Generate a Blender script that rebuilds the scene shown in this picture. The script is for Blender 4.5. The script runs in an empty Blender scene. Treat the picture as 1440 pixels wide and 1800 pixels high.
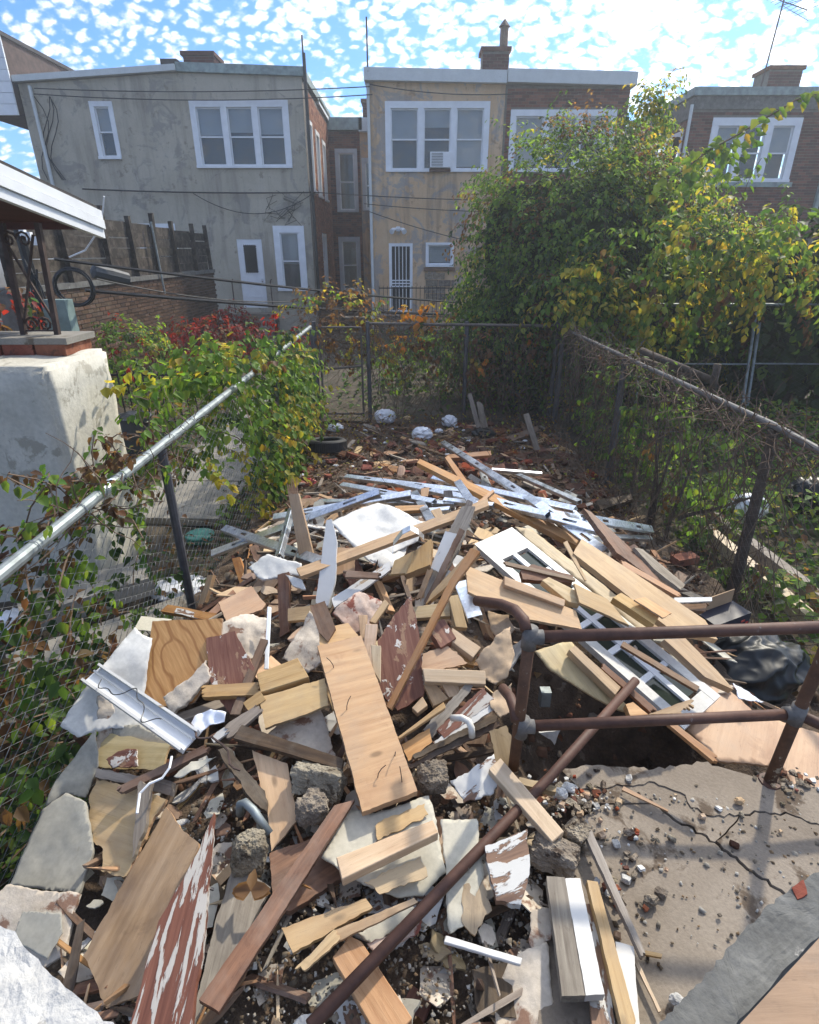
import bpy, bmesh, math, random
import numpy as np
from mathutils import Vector, Matrix, noise as mnoise
from mathutils.geometry import delaunay_2d_cdt
random.seed(7); RNG = np.random.default_rng(11)
S = bpy.context.scene; COL = S.collection; R = math.radians
# ---------------------------------------------------------------- camera, sky, sun, exposure
EYE = Vector((0, 0, 2.45)); FPX = 995.0; PITCH = R(24.8)
cd = bpy.data.cameras.new('camera'); cam = bpy.data.objects.new('camera', cd); COL.objects.link(cam)
cam.location = EYE; cam.rotation_euler = (R(90) - PITCH, 0, 0)
cd.sensor_fit = 'HORIZONTAL'; cd.sensor_width = 36; cd.lens = 36 * FPX / 1440
cd.clip_start = 0.05; cd.clip_end = 3000; S.camera = cam
SUN_AZ, SUN_EL = R(36), R(43)
sund = Vector((math.sin(SUN_AZ) * math.cos(SUN_EL), math.cos(SUN_AZ) * math.cos(SUN_EL), math.sin(SUN_EL)))
W = bpy.data.worlds.new('World'); S.world = W; W.use_nodes = True
def world_nodes():
    nt = W.node_tree; N = nt.nodes; L = nt.links; N.clear()
    out = N.new('ShaderNodeOutputWorld'); bg = N.new('ShaderNodeBackground'); bg.inputs[1].default_value = 0.15
    L.new(bg.outputs[0], out.inputs[0])
    sky = N.new('ShaderNodeTexSky'); sky.sky_type = 'NISHITA'; sky.sun_disc = False
    sky.sun_elevation = SUN_EL; sky.sun_rotation = SUN_AZ; sky.air_density = 1.0; sky.dust_density = 0.6; sky.ozone_density = 2.2
    tc = N.new('ShaderNodeTexCoord'); sp = N.new('ShaderNodeSeparateXYZ'); L.new(tc.outputs['Generated'], sp.inputs[0])
    def m(op, a, b=None, clamp=False):
        n = N.new('ShaderNodeMath'); n.operation = op; n.use_clamp = clamp
        for i, v in enumerate((a, b)):
            if v is None: continue
            if isinstance(v, (int, float)): n.inputs[i].default_value = v
            else: L.new(v, n.inputs[i])
        return n.outputs[0]
    zz = m('ADD', m('MAXIMUM', sp.outputs[2], 0.0), 0.55)
    cx = N.new('ShaderNodeCombineXYZ'); L.new(m('DIVIDE', sp.outputs[0], zz), cx.inputs[0]); L.new(m('DIVIDE', sp.outputs[1], zz), cx.inputs[1])
    mp = N.new('ShaderNodeMapping'); mp.inputs['Rotation'].default_value = (0, 0, R(38)); mp.inputs['Scale'].default_value = (1.0, 1.25, 1); L.new(cx.outputs[0], mp.inputs[0])
    def noi(sc, det, dist=0.0):
        n = N.new('ShaderNodeTexNoise'); n.inputs['Scale'].default_value = sc; n.inputs['Detail'].default_value = det
        n.inputs['Roughness'].default_value = 0.6; n.inputs['Distortion'].default_value = dist; L.new(mp.outputs[0], n.inputs['Vector']); return n.outputs[0]
    wob = N.new('ShaderNodeMixRGB'); wob.blend_type = 'ADD'; wob.inputs[0].default_value = 0.04
    nz = N.new('ShaderNodeTexNoise'); nz.inputs['Scale'].default_value = 24; nz.inputs['Detail'].default_value = 3; L.new(mp.outputs[0], nz.inputs['Vector'])
    L.new(mp.outputs[0], wob.inputs[1]); L.new(nz.outputs['Color'], wob.inputs[2])
    vo = N.new('ShaderNodeTexVoronoi'); vo.feature = 'SMOOTH_F1'; vo.inputs['Scale'].default_value = 50; vo.inputs['Smoothness'].default_value = 0.35
    L.new(wob.outputs[0], vo.inputs['Vector'])
    puff = m('SUBTRACT', 0.62, vo.outputs['Distance'])
    big = noi(3.0, 2, 0.3); fine = noi(60, 4)
    dens = m('ADD', m('ADD', m('MULTIPLY', puff, 1.2), m('MULTIPLY', m('SUBTRACT', big, 0.47), 1.3)), m('MULTIPLY', m('SUBTRACT', fine, 0.5), 0.9))
    dt = N.new('ShaderNodeVectorMath'); dt.operation = 'DOT_PRODUCT'; L.new(tc.outputs['Generated'], dt.inputs[0]); dt.inputs[1].default_value = sund
    near = m('POWER', m('MAXIMUM', dt.outputs['Value'], 0.0), 5.0)
    dens2 = m('ADD', dens, m('MULTIPLY', near, 0.58))
    rp = N.new('ShaderNodeValToRGB'); L.new(dens2, rp.inputs[0])
    e = rp.color_ramp.elements; e[0].position = -0.34; e[0].color = (0.0, 0.0, 0.0, 1); e[1].position = 0.62; e[1].color = (1, 1, 1, 1)
    rp.color_ramp.interpolation = 'EASE'
    lum = m('ADD', 6.0, m('MULTIPLY', near, 10.0))
    lum2 = m('MULTIPLY', lum, m('ADD', 0.86, m('MULTIPLY', dens, 0.3)))
    cc = N.new('ShaderNodeMixRGB'); cc.blend_type = 'MULTIPLY'; cc.inputs[0].default_value = 1; cc.inputs[1].default_value = (0.93, 0.98, 1.05, 1); L.new(lum2, cc.inputs[2])
    blue = N.new('ShaderNodeMixRGB'); blue.blend_type = 'MULTIPLY'; blue.inputs[0].default_value = 1; blue.inputs[2].default_value = (0.34, 0.56, 0.88, 1); L.new(sky.outputs[0], blue.inputs[1])
    mx = N.new('ShaderNodeMixRGB'); L.new(rp.outputs[0], mx.inputs[0]); L.new(blue.outputs[0], mx.inputs[1]); L.new(cc.outputs[0], mx.inputs[2])
    L.new(mx.outputs[0], bg.inputs[0])
world_nodes()
sl = bpy.data.lights.new('sun', 'SUN'); sl.energy = 3.0; sl.angle = R(1.8); sl.color = (1.0, 0.915, 0.76)
so = bpy.data.objects.new('sun', sl); COL.objects.link(so); so.rotation_euler = sund.to_track_quat('Z', 'Y').to_euler(); so.location = (30, 40, 40)
S.view_settings.view_transform = 'Standard'; S.view_settings.look = 'None'; S.view_settings.exposure = 0.72; S.view_settings.gamma = 1; S.view_settings.use_curve_mapping = False
S.cycles.max_bounces = 8; S.cycles.transparent_max_bounces = 12
# ---------------------------------------------------------------- rays: where a line of sight meets a depth or a height
CT, ST = math.cos(PITCH), math.sin(PITCH)
def ray(px, py):
    X = (px - 720) / FPX; Y = (900 - py) / FPX
    return Vector((X, CT + Y * ST, Y * CT - ST))
def atz(px, py, z): r = ray(px, py); return EYE + r * ((z - EYE.z) / r.z)
def aty(px, py, y): r = ray(px, py); return EYE + r * (y / r.y)
def atx(px, py, x): r = ray(px, py); return EYE + r * (x / r.x)
def fbm(x, y, s=1.0, o=3):
    v = 0; a = 1
    for i in range(o):
        v += a * mnoise.noise(Vector((x * s, y * s, 3.7 + i * 5))); s *= 2.1; a *= .5
    return v
def sst(t): t = min(1, max(0, t)); return t * t * (3 - 2 * t)
_ys = [0, .5, 1.2, 2.0, 2.8, 3.6, 4.4, 5.2, 6.2, 7.5, 8.6, 9.5]; _zs = [.60, .64, .68, .73, .76, .64, .46, .28, .17, .11, .02, 0]
def mound(x, y):                                    # the smooth shape of the heap
    p = float(np.interp(y, _ys, _zs))
    lm = float(np.interp(y, [.8, 1.2, 1.6, 1.9, 2.4, 2.9, 3.4], [.70, .74, .86, 1.04, .92, .6, .4])); l = lm + (1 - lm) * sst((x + 1.55) / .95); r = .28 + .72 * sst((2.35 - x) / 1.3)
    return p * l * r
def mound_n(x, y):
    e = .12
    return Vector((-(mound(x + e, y) - mound(x - e, y)) / (2 * e), -(mound(x, y + e) - mound(x, y - e)) / (2 * e), 1)).normalized()
def atm(px, py, off=0.0):
    r = ray(px, py); t = .3; st = .02
    while t < 14:
        p = EYE + r * t
        if p.z <= mound(p.x, p.y) + off: return p
        t += st
    return EYE + r * t
# ---------------------------------------------------------------- object helpers
def link(o, parent=None):
    COL.objects.link(o)
    if parent is not None: o.parent = parent
    return o
def tag(o, label=None, cat=None, group=None, kind=None):
    if label: o['label'] = label
    if cat: o['category'] = cat
    if group: o['group'] = group
    if kind: o['kind'] = kind
    return o
def empty(name, label, cat, loc=(0, 0, 0), group=None):
    o = bpy.data.objects.new(name, None); o.location = loc; o.empty_display_size = .1; link(o); return tag(o, label, cat, group)
def ob(name, me, mats, parent=None, M=None, smooth=False):
    for m in (mats if isinstance(mats, (list, tuple)) else [mats]): me.materials.append(m)
    if smooth: me.polygons.foreach_set('use_smooth', [True] * len(me.polygons))
    o = bpy.data.objects.new(name, me); link(o, parent)
    if M is not None: o.matrix_world = M
    if parent is not None:
        pm = Matrix.Identity(4); q = parent
        while q is not None: pm = Matrix.Translation(q.location) @ q.rotation_euler.to_matrix().to_4x4() @ pm if q.type == 'EMPTY' else q.matrix_basis @ pm; q = q.parent
        o.matrix_basis = pm.inverted() @ (M if M is not None else Matrix.Identity(4))
    return o
class MB:                                           # collects shapes into ONE mesh, in world coordinates
    def __init__(s): s.v = []; s.f = []; s.mi = []
    def add(s, V, F, mi=0):
        b = len(s.v); s.v += [tuple(p) for p in V]; s.f += [tuple(i + b for i in f) for f in F]; s.mi += [mi] * len(F); return s
    def box(s, c, e, axes=None, mi=0):              # centre, half sizes, axes
        A = axes or (Vector((1, 0, 0)), Vector((0, 1, 0)), Vector((0, 0, 1))); c = Vector(c)
        V = [c + A[0] * (e[0] * i) + A[1] * (e[1] * j) + A[2] * (e[2] * k) for i in (-1, 1) for j in (-1, 1) for k in (-1, 1)]
        return s.add(V, [(0, 1, 3, 2), (4, 6, 7, 5), (0, 4, 5, 1), (2, 3, 7, 6), (0, 2, 6, 4), (1, 5, 7, 3)], mi)
    def bar(s, a, b, w, t, up=(0, 0, 1), mi=0):
        a, b = Vector(a), Vector(b); x = (b - a).normalized(); y = Vector(up).cross(x)
        if y.length < 1e-4: y = Vector((1, 0, 0)).cross(x)
        y.normalize(); z = x.cross(y)
        return s.box((a + b) / 2, ((b - a).length / 2, w / 2, t / 2), (x, y, z), mi)
    def tube(s, pts, r, n=8, mi=0, cap=True):
        pts = [Vector(p) for p in pts]; rs = r if isinstance(r, (list, tuple)) else [r] * len(pts); V = []; up = None
        for i, p in enumerate(pts):
            d = (pts[min(i + 1, len(pts) - 1)] - pts[max(i - 1, 0)]).normalized()
            if up is None: up = Vector((0, 0, 1)) if abs(d.z) < .9 else Vector((1, 0, 0))
            y = up.cross(d).normalized(); up = d.cross(y)
            V += [p + (y * math.cos(2 * math.pi * k / n) + up * math.sin(2 * math.pi * k / n)) * rs[i] for k in range(n)]
        F = [(i * n + k, i * n + (k + 1) % n, (i + 1) * n + (k + 1) % n, (i + 1) * n + k) for i in range(len(pts) - 1) for k in range(n)]
        if cap: F += [tuple(range(n - 1, -1, -1)), tuple(range((len(pts) - 1) * n, len(pts) * n))]
        return s.add(V, F, mi)
    def mesh(s, name):
        me = bpy.data.meshes.new(name); me.from_pydata(s.v, [], s.f); me.polygons.foreach_set('material_index', s.mi); me.update(); return me
    def build(s, name, mats, parent=None, smooth=False): 
        if not s.v: return None
        c = Vector(np.mean(np.array(s.v), 0)); s.v = [tuple(Vector(p) - c) for p in s.v]
        return ob(name, s.mesh(name), mats, parent, Matrix.Translation(c), smooth)
def fast_mesh(name, V, F, col=None):                # big arrays
    V = np.asarray(V, np.float32); F = np.asarray(F, np.int32); me = bpy.data.meshes.new(name); k = F.shape[1]
    me.vertices.add(len(V)); me.vertices.foreach_set('co', V.ravel()); me.loops.add(F.size); me.loops.foreach_set('vertex_index', F.ravel())
    me.polygons.add(len(F)); me.polygons.foreach_set('loop_start', np.arange(len(F), dtype=np.int32) * k); me.update(calc_edges=True)
    if col is not None:
        a = me.color_attributes.new('Col', 'FLOAT_COLOR', 'POINT'); c4 = np.ones((len(V), 4), np.float32); c4[:, :3] = col; a.data.foreach_set('color', c4.ravel())
    return me
# ---------------------------------------------------------------- materials
class NT:
    def __init__(s, name):
        s.m = bpy.data.materials.new(name); s.m.use_nodes = True; s.t = s.m.node_tree; s.N = s.t.nodes; s.L = s.t.links
        s.b = s.N['Principled BSDF']; s.tc = s.N.new('ShaderNodeTexCoord')
    def n(s, t, **k):
        x = s.N.new('ShaderNode' + t)
        for a, v in k.items():
            if hasattr(x, a) and a not in x.inputs: setattr(x, a, v)
            elif a in x.inputs: s.put(x.inputs[a], v)
        return x
    def put(s, sock, v):
        if hasattr(v, 'links') or hasattr(v, 'is_linked'): s.L.new(v, sock)
        else: sock.default_value = v
    def co(s, scale=(1, 1, 1), rnd=True, rot=(0, 0, 0), kind='Object'):
        v = s.tc.outputs[kind]
        if rnd:
            oi = s.n('ObjectInfo'); a = s.n('VectorMath', operation='SCALE'); a.inputs[0].default_value = (37, 53, 71); s.L.new(oi.outputs['Random'], a.inputs['Scale'])
            d = s.n('VectorMath', operation='ADD'); s.L.new(v, d.inputs[0]); s.L.new(a.outputs[0], d.inputs[1]); v = d.outputs[0]
        mp = s.n('Mapping'); mp.inputs['Scale'].default_value = scale; mp.inputs['Rotation'].default_value = rot; s.L.new(v, mp.inputs[0]); return mp.outputs[0]
    def noise(s, v, sc=5, det=4, rough=.55, dist=0):
        x = s.n('TexNoise'); s.L.new(v, x.inputs['Vector']); x.inputs['Scale'].default_value = sc; x.inputs['Detail'].default_value = det; x.inputs['Roughness'].default_value = rough; x.inputs['Distortion'].default_value = dist; return x.outputs[0]
    def ramp(s, f, stops, ease=False):
        x = s.n('ValToRGB'); s.L.new(f, x.inputs[0]); e = x.color_ramp.elements
        while len(e) < len(stops): e.new(.5)
        for i, (p, c) in enumerate(stops): e[i].position = p; e[i].color = (*(c if isinstance(c, (tuple, list)) else (c, c, c)), 1)
        return x.outputs[0]
    def mix(s, f, a, b, mode='MIX'):
        x = s.n('MixRGB', blend_type=mode); s.put(x.inputs[0], f)
        for i, c in ((1, a), (2, b)):
            if isinstance(c, (tuple, list)): x.inputs[i].default_value = (*c, 1)
            elif isinstance(c, (int, float)): x.inputs[i].default_value = (c, c, c, 1)
            else: s.L.new(c, x.inputs[i])
        return x.outputs[0]
    def math(s, op, a, b=0.0):
        x = s.n('Math', operation=op); s.put(x.inputs[0], a); s.put(x.inputs[1], b); return x.outputs[0]
    def tint(s, c, lo=.8, hi=1.15, hue=.012, sat=.15):
        oi = s.n('ObjectInfo'); h = s.n('HueSaturation'); s.L.new(c, h.inputs['Color'])
        def mr(a, b, mul):
            f = s.math('FRACT', s.math('MULTIPLY', oi.outputs['Random'], mul)); x = s.n('MapRange'); s.L.new(f, x.inputs[0]); x.inputs[3].default_value = a; x.inputs[4].default_value = b; return x.outputs[0]
        s.L.new(mr(lo, hi, 1.0), h.inputs['Value']); s.L.new(mr(.5 - hue, .5 + hue, 7.3), h.inputs['Hue']); s.L.new(mr(1 - sat, 1 + sat, 13.7), h.inputs['Saturation']); return h.outputs[0]
    def bump(s, f, st=.3, d=.01, prev=None):
        x = s.n('Bump'); x.inputs['Strength'].default_value = st; x.inputs['Distance'].default_value = d; s.L.new(f, x.inputs['Height'])
        if prev is not None: s.L.new(prev, x.inputs['Normal'])
        return x.outputs[0]
    def done(s, c, rough=.7, nrm=None, metal=0.0, spec=.35):
        s.put(s.b.inputs['Base Color'], (*c, 1) if isinstance(c, tuple) else c); s.put(s.b.inputs['Roughness'], rough); s.put(s.b.inputs['Metallic'], metal); s.b.inputs['Specular IOR Level'].default_value = spec
        if nrm is not None: s.L.new(nrm, s.b.inputs['Normal'])
        return s.m
def m_wood(name, c1, c2, stain=.35, dark=(.05, .03, .02), rough=.6, gs=1.0, tint=(.82, 1.12), rings=True):
    s = NT(name); v = s.co((1.4 * gs, 22 * gs, 22 * gs)); g = s.noise(v, 3, 5, .62, .6)
    base = s.ramp(g, [(.3, c1), (.7, c2)])
    if rings:
        wv = s.n('TexWave', wave_type='BANDS', bands_direction='Y'); s.L.new(s.co((.5, 1.5, .5)), wv.inputs['Vector']); wv.inputs['Scale'].default_value = 4; wv.inputs['Distortion'].default_value = 14; wv.inputs['Detail'].default_value = 2.5; wv.inputs['Detail Scale'].default_value = .7
        base = s.mix(s.math('MULTIPLY', s.ramp(wv.outputs[0], [(.35, 0.0), (.95, 1.0)]), .15), base, tuple(x * .62 for x in c1))
    st = s.noise(s.co((2.2, 5, 5)), 1.6, 4, .6)
    base = s.mix(s.math('MULTIPLY', s.ramp(st, [(.5, 0.0), (.74, 1.0)]), stain), base, dark)
    st2 = s.noise(s.co((3.5, 3.5, 3.5)), 2.3, 6, .72, .5); base = s.mix(s.math('MULTIPLY', s.ramp(st2, [(.57, 0.0), (.63, 1.0)]), .22), base, dark)
    kn = s.n('TexVoronoi'); s.L.new(s.co((1.6, 3.6, 3.6)), kn.inputs['Vector']); kn.inputs['Scale'].default_value = 2.2
    base = s.mix(s.math('MULTIPLY', s.ramp(kn.outputs['Distance'], [(.045, 1.0), (.10, 0.0)]), .75), base, tuple(x * .38 for x in c1))
    fc = s.noise(s.co((1.2, 60, 60)), 5, 3, .6, .3); base = s.mix(s.math('MULTIPLY', s.ramp(fc, [(.62, 0.0), (.68, 1.0)]), .4), base, tuple(x * .45 for x in c1))
    du = s.noise(s.co((2.5, 3, 3)), 1.9, 6, .7); base = s.mix(s.math('MULTIPLY', s.ramp(du, [(.45, 0.0), (.75, 1.0)]), .38), base, (.31, .265, .215))
    sp = s.noise(s.co((9, 40, 40)), 4, 2, .5); base = s.mix(s.math('MULTIPLY', s.ramp(sp, [(.66, 0.0), (.75, 1.0)]), .35), base, dark)
    return s.done(s.tint(base, *tint), rough, s.bump(g, .25, .004))
def m_peel(name, paint, w1, w2, amt=.5, sx=2.2, sy=9, rough=.6, third=None):
    s = NT(name); g = s.noise(s.co((1.4, 22, 22)), 3, 5, .62, .6); wood = s.ramp(g, [(.3, w1), (.7, w2)])
    k = s.noise(s.co((sx, sy, sy)), 2.3, 6, .62, .4); mask = s.ramp(k, [(amt - .012, 0.0), (amt + .012, 1.0)])
    pc = s.mix(s.math('MULTIPLY', s.noise(s.co((6, 6, 6)), 3, 4), .5), paint, tuple(p * .68 for p in paint))
    c = s.mix(mask, wood, pc)
    if third:
        k2 = s.noise(s.co((3, 5, 5)), 3.1, 5, .6); c = s.mix(s.ramp(k2, [(.585, 0.0), (.6, 1.0)]), c, third)
    n = s.bump(mask, .6, .004); return s.done(c, rough, s.bump(g, .2, .003, n))
def m_rough(name, c1, c2, sc=6, c3=None, t3=.62, bump=.5, d=.01, rough=.85, rnd=True, tint=None, spec=.25, fine=60):
    s = NT(name); v = s.co((1, 1, 1), rnd); a = s.noise(v, sc, 6, .62); f = s.noise(v, fine, 4, .6)
    c = s.mix(s.math('MULTIPLY', s.ramp(f, [(.35, 0.0), (.7, 1.0)]), .35), s.ramp(a, [(.32, c1), (.68, c2)]), tuple(x * .6 for x in c1))
    if c3: c = s.mix(s.ramp(s.noise(v, sc * 1.7, 6, .65, .3), [(t3, 0.0), (t3 + .05, 1.0)]), c, c3)
    if tint: c = s.tint(c, *tint)
    h = s.mix(.5, a, f); return s.done(c, rough, s.bump(h, bump, d), spec=spec)
def m_plain(name, c, rough=.5, metal=0.0, var=.15, sc=8, bump=0, spec=.4, tint=None):
    s = NT(name); a = s.noise(s.co(), sc, 4); col = s.mix(s.ramp(a, [(.3, 0.0), (.7, 1.0)]), tuple(x * (1 - var) for x in c), tuple(min(1, x * (1 + var)) for x in c))
    if tint: col = s.tint(col, *tint)
    return s.done(col, rough, s.bump(a, bump, .01) if bump else None, metal, spec)
def m_attr(name, rough=.85, trans=0.0, spec=.2, bump=.3, sc=40, var=.3):
    s = NT(name); at = s.n('Attribute', attribute_name='Col'); a = s.noise(s.co(rnd=False), sc, 3); c = s.mix(s.math('MULTIPLY', a, var * 2), at.outputs['Color'], s.mix(1.0, at.outputs['Color'], .45, 'MULTIPLY'))
    s.done(c, rough, s.bump(a, bump, .004) if bump else None, spec=spec)
    if trans:
        tr = s.n('BsdfTranslucent'); s.L.new(s.mix(1.0, at.outputs['Color'], (1.5, 1.35, .7), 'MULTIPLY'), tr.inputs[0]); mx = s.n('MixShader'); mx.inputs[0].default_value = trans
        s.L.new(s.b.outputs[0], mx.inputs[1]); s.L.new(tr.outputs[0], mx.inputs[2]); s.L.new(mx.outputs[0], s.N['Material Output'].inputs[0])
    return s.m
def m_stucco(name, c1, c2, patch=None, pt=.56, drip=(.10, .09, .08), dripamt=.55):
    s = NT(name); v = s.co(rnd=False, kind='Object'); a = s.noise(v, .9, 6, .65, .4); c = s.ramp(a, [(.3, c1), (.7, c2)])
    if patch:
        p = s.noise(v, 1.3, 7, .68, .8); c = s.mix(s.ramp(p, [(pt, 0.0), (pt + .06, 1.0)]), c, patch)
        p2 = s.noise(v, 3.3, 6, .7); c = s.mix(s.math('MULTIPLY', s.ramp(p2, [(.6, 0.0), (.66, 1.0)]), .7), c, tuple(x * .55 for x in c1))
    st = s.noise(s.co((2.2, 2.2, .22), False), 1.6, 5, .6); c = s.mix(s.math('MULTIPLY', s.ramp(st, [(.5, 0.0), (.72, 1.0)]), dripamt), c, drip)
    f = s.noise(v, 22, 5, .65); c = s.mix(s.math('MULTIPLY', f, .4), c, tuple(x * .5 for x in c1)); h = s.mix(.5, f, s.noise(v, 7, 4, .6))
    return s.done(c, .9, s.bump(h, .55, .03), spec=.15)
def m_galv(name):
    s = NT(name); vo = s.n('TexVoronoi'); s.L.new(s.co((1, 1, 1)), vo.inputs['Vector']); vo.inputs['Scale'].default_value = 70
    c = s.mix(s.ramp(vo.outputs['Color'], [(.2, 0.0), (.8, 1.0)]), (.62, .66, .71), (.84, .87, .91)); return s.done(c, s.ramp(s.noise(s.co(), 9, 3), [(.3, .26), (.7, .45)]), None, 1.0)
def m_knots(name):
    s = NT(name); v = s.co((1, 1, 1), False); nz = s.n('TexNoise'); s.L.new(v, nz.inputs['Vector']); nz.inputs['Scale'].default_value = 5; nz.inputs['Detail'].default_value = 2
    wv = s.mix(.06, v, nz.outputs['Color'], 'ADD'); dm = None
    for p in ((.085, .0, 0), (.015, .015, 0), (-.06, .012, 0)):
        mp = s.n('Mapping'); mp.inputs['Location'].default_value = (-p[0] - .03, -p[1] - .03, 0); s.L.new(wv, mp.inputs[0]); l = s.n('VectorMath', operation='LENGTH'); s.L.new(mp.outputs[0], l.inputs[0]); d = l.outputs['Value']
        dm = d if dm is None else s.math('SMOOTH_MIN', dm, d)
        if dm is not d: dm.node.inputs[2].default_value = .06
    sx = s.n('SeparateXYZ'); s.L.new(wv, sx.inputs[0]); f = s.math('SMOOTH_MIN', dm, s.math('ADD', s.math('MULTIPLY', s.math('ABSOLUTE', sx.outputs[1]), .9), .05)); f.node.inputs[2].default_value = .05
    ringp = s.math('SINE', s.math('MULTIPLY', f, 150.0)); g = s.noise(s.co((2, 22, 2), False), 4, 4)
    c = s.ramp(g, [(.3, (.42, .21, .075)), (.7, (.60, .34, .14))]); c = s.mix(s.ramp(ringp, [(.55, 0.0), (1.0, .75)]), c, (.27, .11, .035)); c = s.mix(s.ramp(dm, [(.012, 1.0), (.022, 0.0)]), c, (.16, .055, .03))
    return s.done(c, .55, s.bump(g, .15, .003))
MT = {}
def mats():
    M = MT
    M['pine'] = m_wood('pine wood', (.40, .235, .11), (.56, .37, .195), .45, (.22, .12, .06))
    M['pine2'] = m_wood('pale pine wood', (.49, .35, .215), (.62, .48, .325), .35, (.30, .18, .10))
    M['ply'] = m_wood('plywood', (.50, .30, .135), (.63, .42, .215), .35, (.33, .17, .08), gs=.7)
    M['plyo'] = m_knots('knotty plywood')
    M['plyt'] = m_wood('tan hardboard', (.40, .265, .155), (.50, .355, .22), .5, (.22, .13, .08), gs=.5, rings=False)
    M['plyw'] = m_wood('weathered plywood', (.27, .19, .11), (.40, .30, .19), .75, (.10, .065, .04), gs=.6)
    M['plyy'] = m_wood('yellow torn plywood', (.48, .35, .175), (.62, .48, .28), .38, (.32, .20, .09), gs=.6)
    M['red2'] = m_wood('reddish stud wood', (.34, .16, .07), (.47, .26, .12), .3, (.14, .06, .03))
    M['brown'] = m_wood('old brown wood', (.12, .062, .035), (.24, .135, .075), .6, (.035, .02, .014))
    M['dark'] = m_wood('dark rotten wood', (.045, .028, .019), (.13, .082, .05), .6, (.015, .01, .008), rough=.8)
    M['grey'] = m_wood('grey weathered wood', (.17, .14, .115), (.34, .30, .25), .5, (.07, .05, .04), rough=.85, rings=False)
    M['fenceb'] = m_wood('old fence board', (.014, .010, .0075), (.034, .025, .019), .6, (.01, .008, .006), rough=.9, rings=False)
    M['white'] = m_peel('white painted board', (.64, .63, .605), (.30, .22, .15), (.45, .35, .25), .34)
    M['whitep'] = m_peel('peeling white paint', (.60, .59, .56), (.12, .065, .045), (.27, .16, .10), .46, 3, 7)
    M['redw'] = m_peel('red brown paint peeling to white', (.46, .425, .38), (.10, .035, .022), (.20, .08, .05), .545, 3.0, 20)
    M['redp'] = m_peel('red brown paint with white patches', (.66, .62, .57), (.12, .042, .03), (.25, .12, .08), .60, 6, 7, third=(.30, .18, .11))
    M['vinyl'] = m_rough('old white panel', (.54, .535, .50), (.66, .65, .62), 2.2, (.36, .32, .26), .66, .12, .004, .42, spec=.4)
    M['gyp'] = m_rough('grey backing board', (.27, .255, .215), (.37, .355, .305), 2.5, (.22, .19, .14), .66, .15, .004, .8)
    M['lino'] = m_rough('cream flooring', (.46, .43, .345), (.57, .54, .45), 3, (.32, .27, .18), .64, .15, .004, .6)
    M['paper'] = m_rough('stained torn paper', (.45, .38, .30), (.62, .56, .48), 4, (.22, .13, .09), .56, .4, .01, .85)
    M['kraft'] = m_rough('brown paper', (.42, .30, .19), (.53, .40, .27), 3, (.25, .15, .09), .66, .3, .006, .8)
    M['stain'] = m_rough('red stained paper', (.38, .23, .17), (.60, .50, .42), 7, (.20, .065, .045), .53, .4, .01, .85)
    M['plyd'] = m_wood('dark tan plywood', (.22, .125, .055), (.30, .18, .085), .5, (.11, .06, .03), gs=.6); M['plyedge'] = m_wood('plywood edge', (.36, .23, .12), (.52, .36, .21), .3, (.15, .08, .04), gs=2.5, rings=False)
    M['galv'] = m_galv('galvanised steel'); M['steel'] = m_plain('dull zinc pipe', (.24, .27, .275), .6, .6, .3, 14)
    M['postd'] = m_plain('dark grey post', (.10, .10, .11), .55, .5, .25, 20)
    M['rust'] = m_rough('rusted pipe', (.060, .026, .017), (.125, .060, .040), 9, (.23, .21, .19), .68, .35, .003, .62, rnd=False, spec=.4)
    M['rustp'] = m_rough('rusted post with old paint', (.085, .045, .028), (.16, .085, .05), 14, (.36, .32, .25), .60, .5, .004, .75, rnd=False)
    M['zfit'] = m_rough('grey pipe fitting', (.10, .095, .09), (.19, .18, .17), 20, (.12, .06, .035), .62, .4, .003, .55)
    M['conc'] = m_rough('old concrete', (.19, .155, .12), (.305, .26, .21), 2.6, (.105, .078, .056), .57, .55, .008, .9, rnd=False, fine=90)
    M['concl'] = m_rough('grey broken render', (.085, .085, .082), (.19, .19, .18), 9, (.34, .33, .31), .66, .6, .01, .9, rnd=False)
    M['chunk'] = m_rough('rubble stone', (.16, .125, .09), (.36, .31, .24), 13, (.07, .05, .035), .57, 1.0, .03, .95, tint=(.8, 1.2))
    M['stucwh'] = m_rough('white rough stucco', (.40, .39, .37), (.56, .55, .52), 6, (.27, .26, .24), .62, .9, .012, .9, rnd=False, fine=45)
    M['pier'] = m_rough('cream stucco', (.47, .45, .385), (.62, .595, .52), 2.6, (.34, .32, .265), .56, .6, .015, .9, rnd=False, fine=30)
    M['soil'] = m_rough('dark littered soil', (.055, .038, .027), (.15, .108, .077), 7, (.20, .155, .115), .61, .9, .03, .95, rnd=False, fine=70)
    M['earth'] = m_rough('bare yard earth', (.055, .045, .032), (.12, .098, .072), 3, (.035, .042, .018), .56, .8, .02, .95, rnd=False, fine=60)
    M['brickm'] = m_rough('broken red brick', (.20, .055, .032), (.34, .12, .07), 9, (.12, .05, .035), .58, .5, .008, .9, tint=(.7, 1.25), spec=.15)
    M['clay'] = m_rough('brown rubble', (.085, .036, .024), (.17, .080, .052), 8, (.26, .18, .13), .66, .5, .008, .9, tint=(.65, 1.3), spec=.15)
    M['brickc'] = m_attr('brickwork', .9, 0, .12, .5, 60, .35); M['mortar'] = m_rough('mortar', (.12, .105, .09), (.20, .18, .16), 8, None, .6, .4, .004, .95, rnd=False)
    M['stA'] = m_stucco('grey stucco', (.40, .36, .28), (.54, .49, .40), (.32, .30, .26), .54, (.13, .115, .10), .5)
    M['stC'] = m_stucco('peach stucco', (.57, .37, .21), (.70, .52, .34), (.36, .335, .31), .50, (.12, .09, .075), .6)
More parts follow.
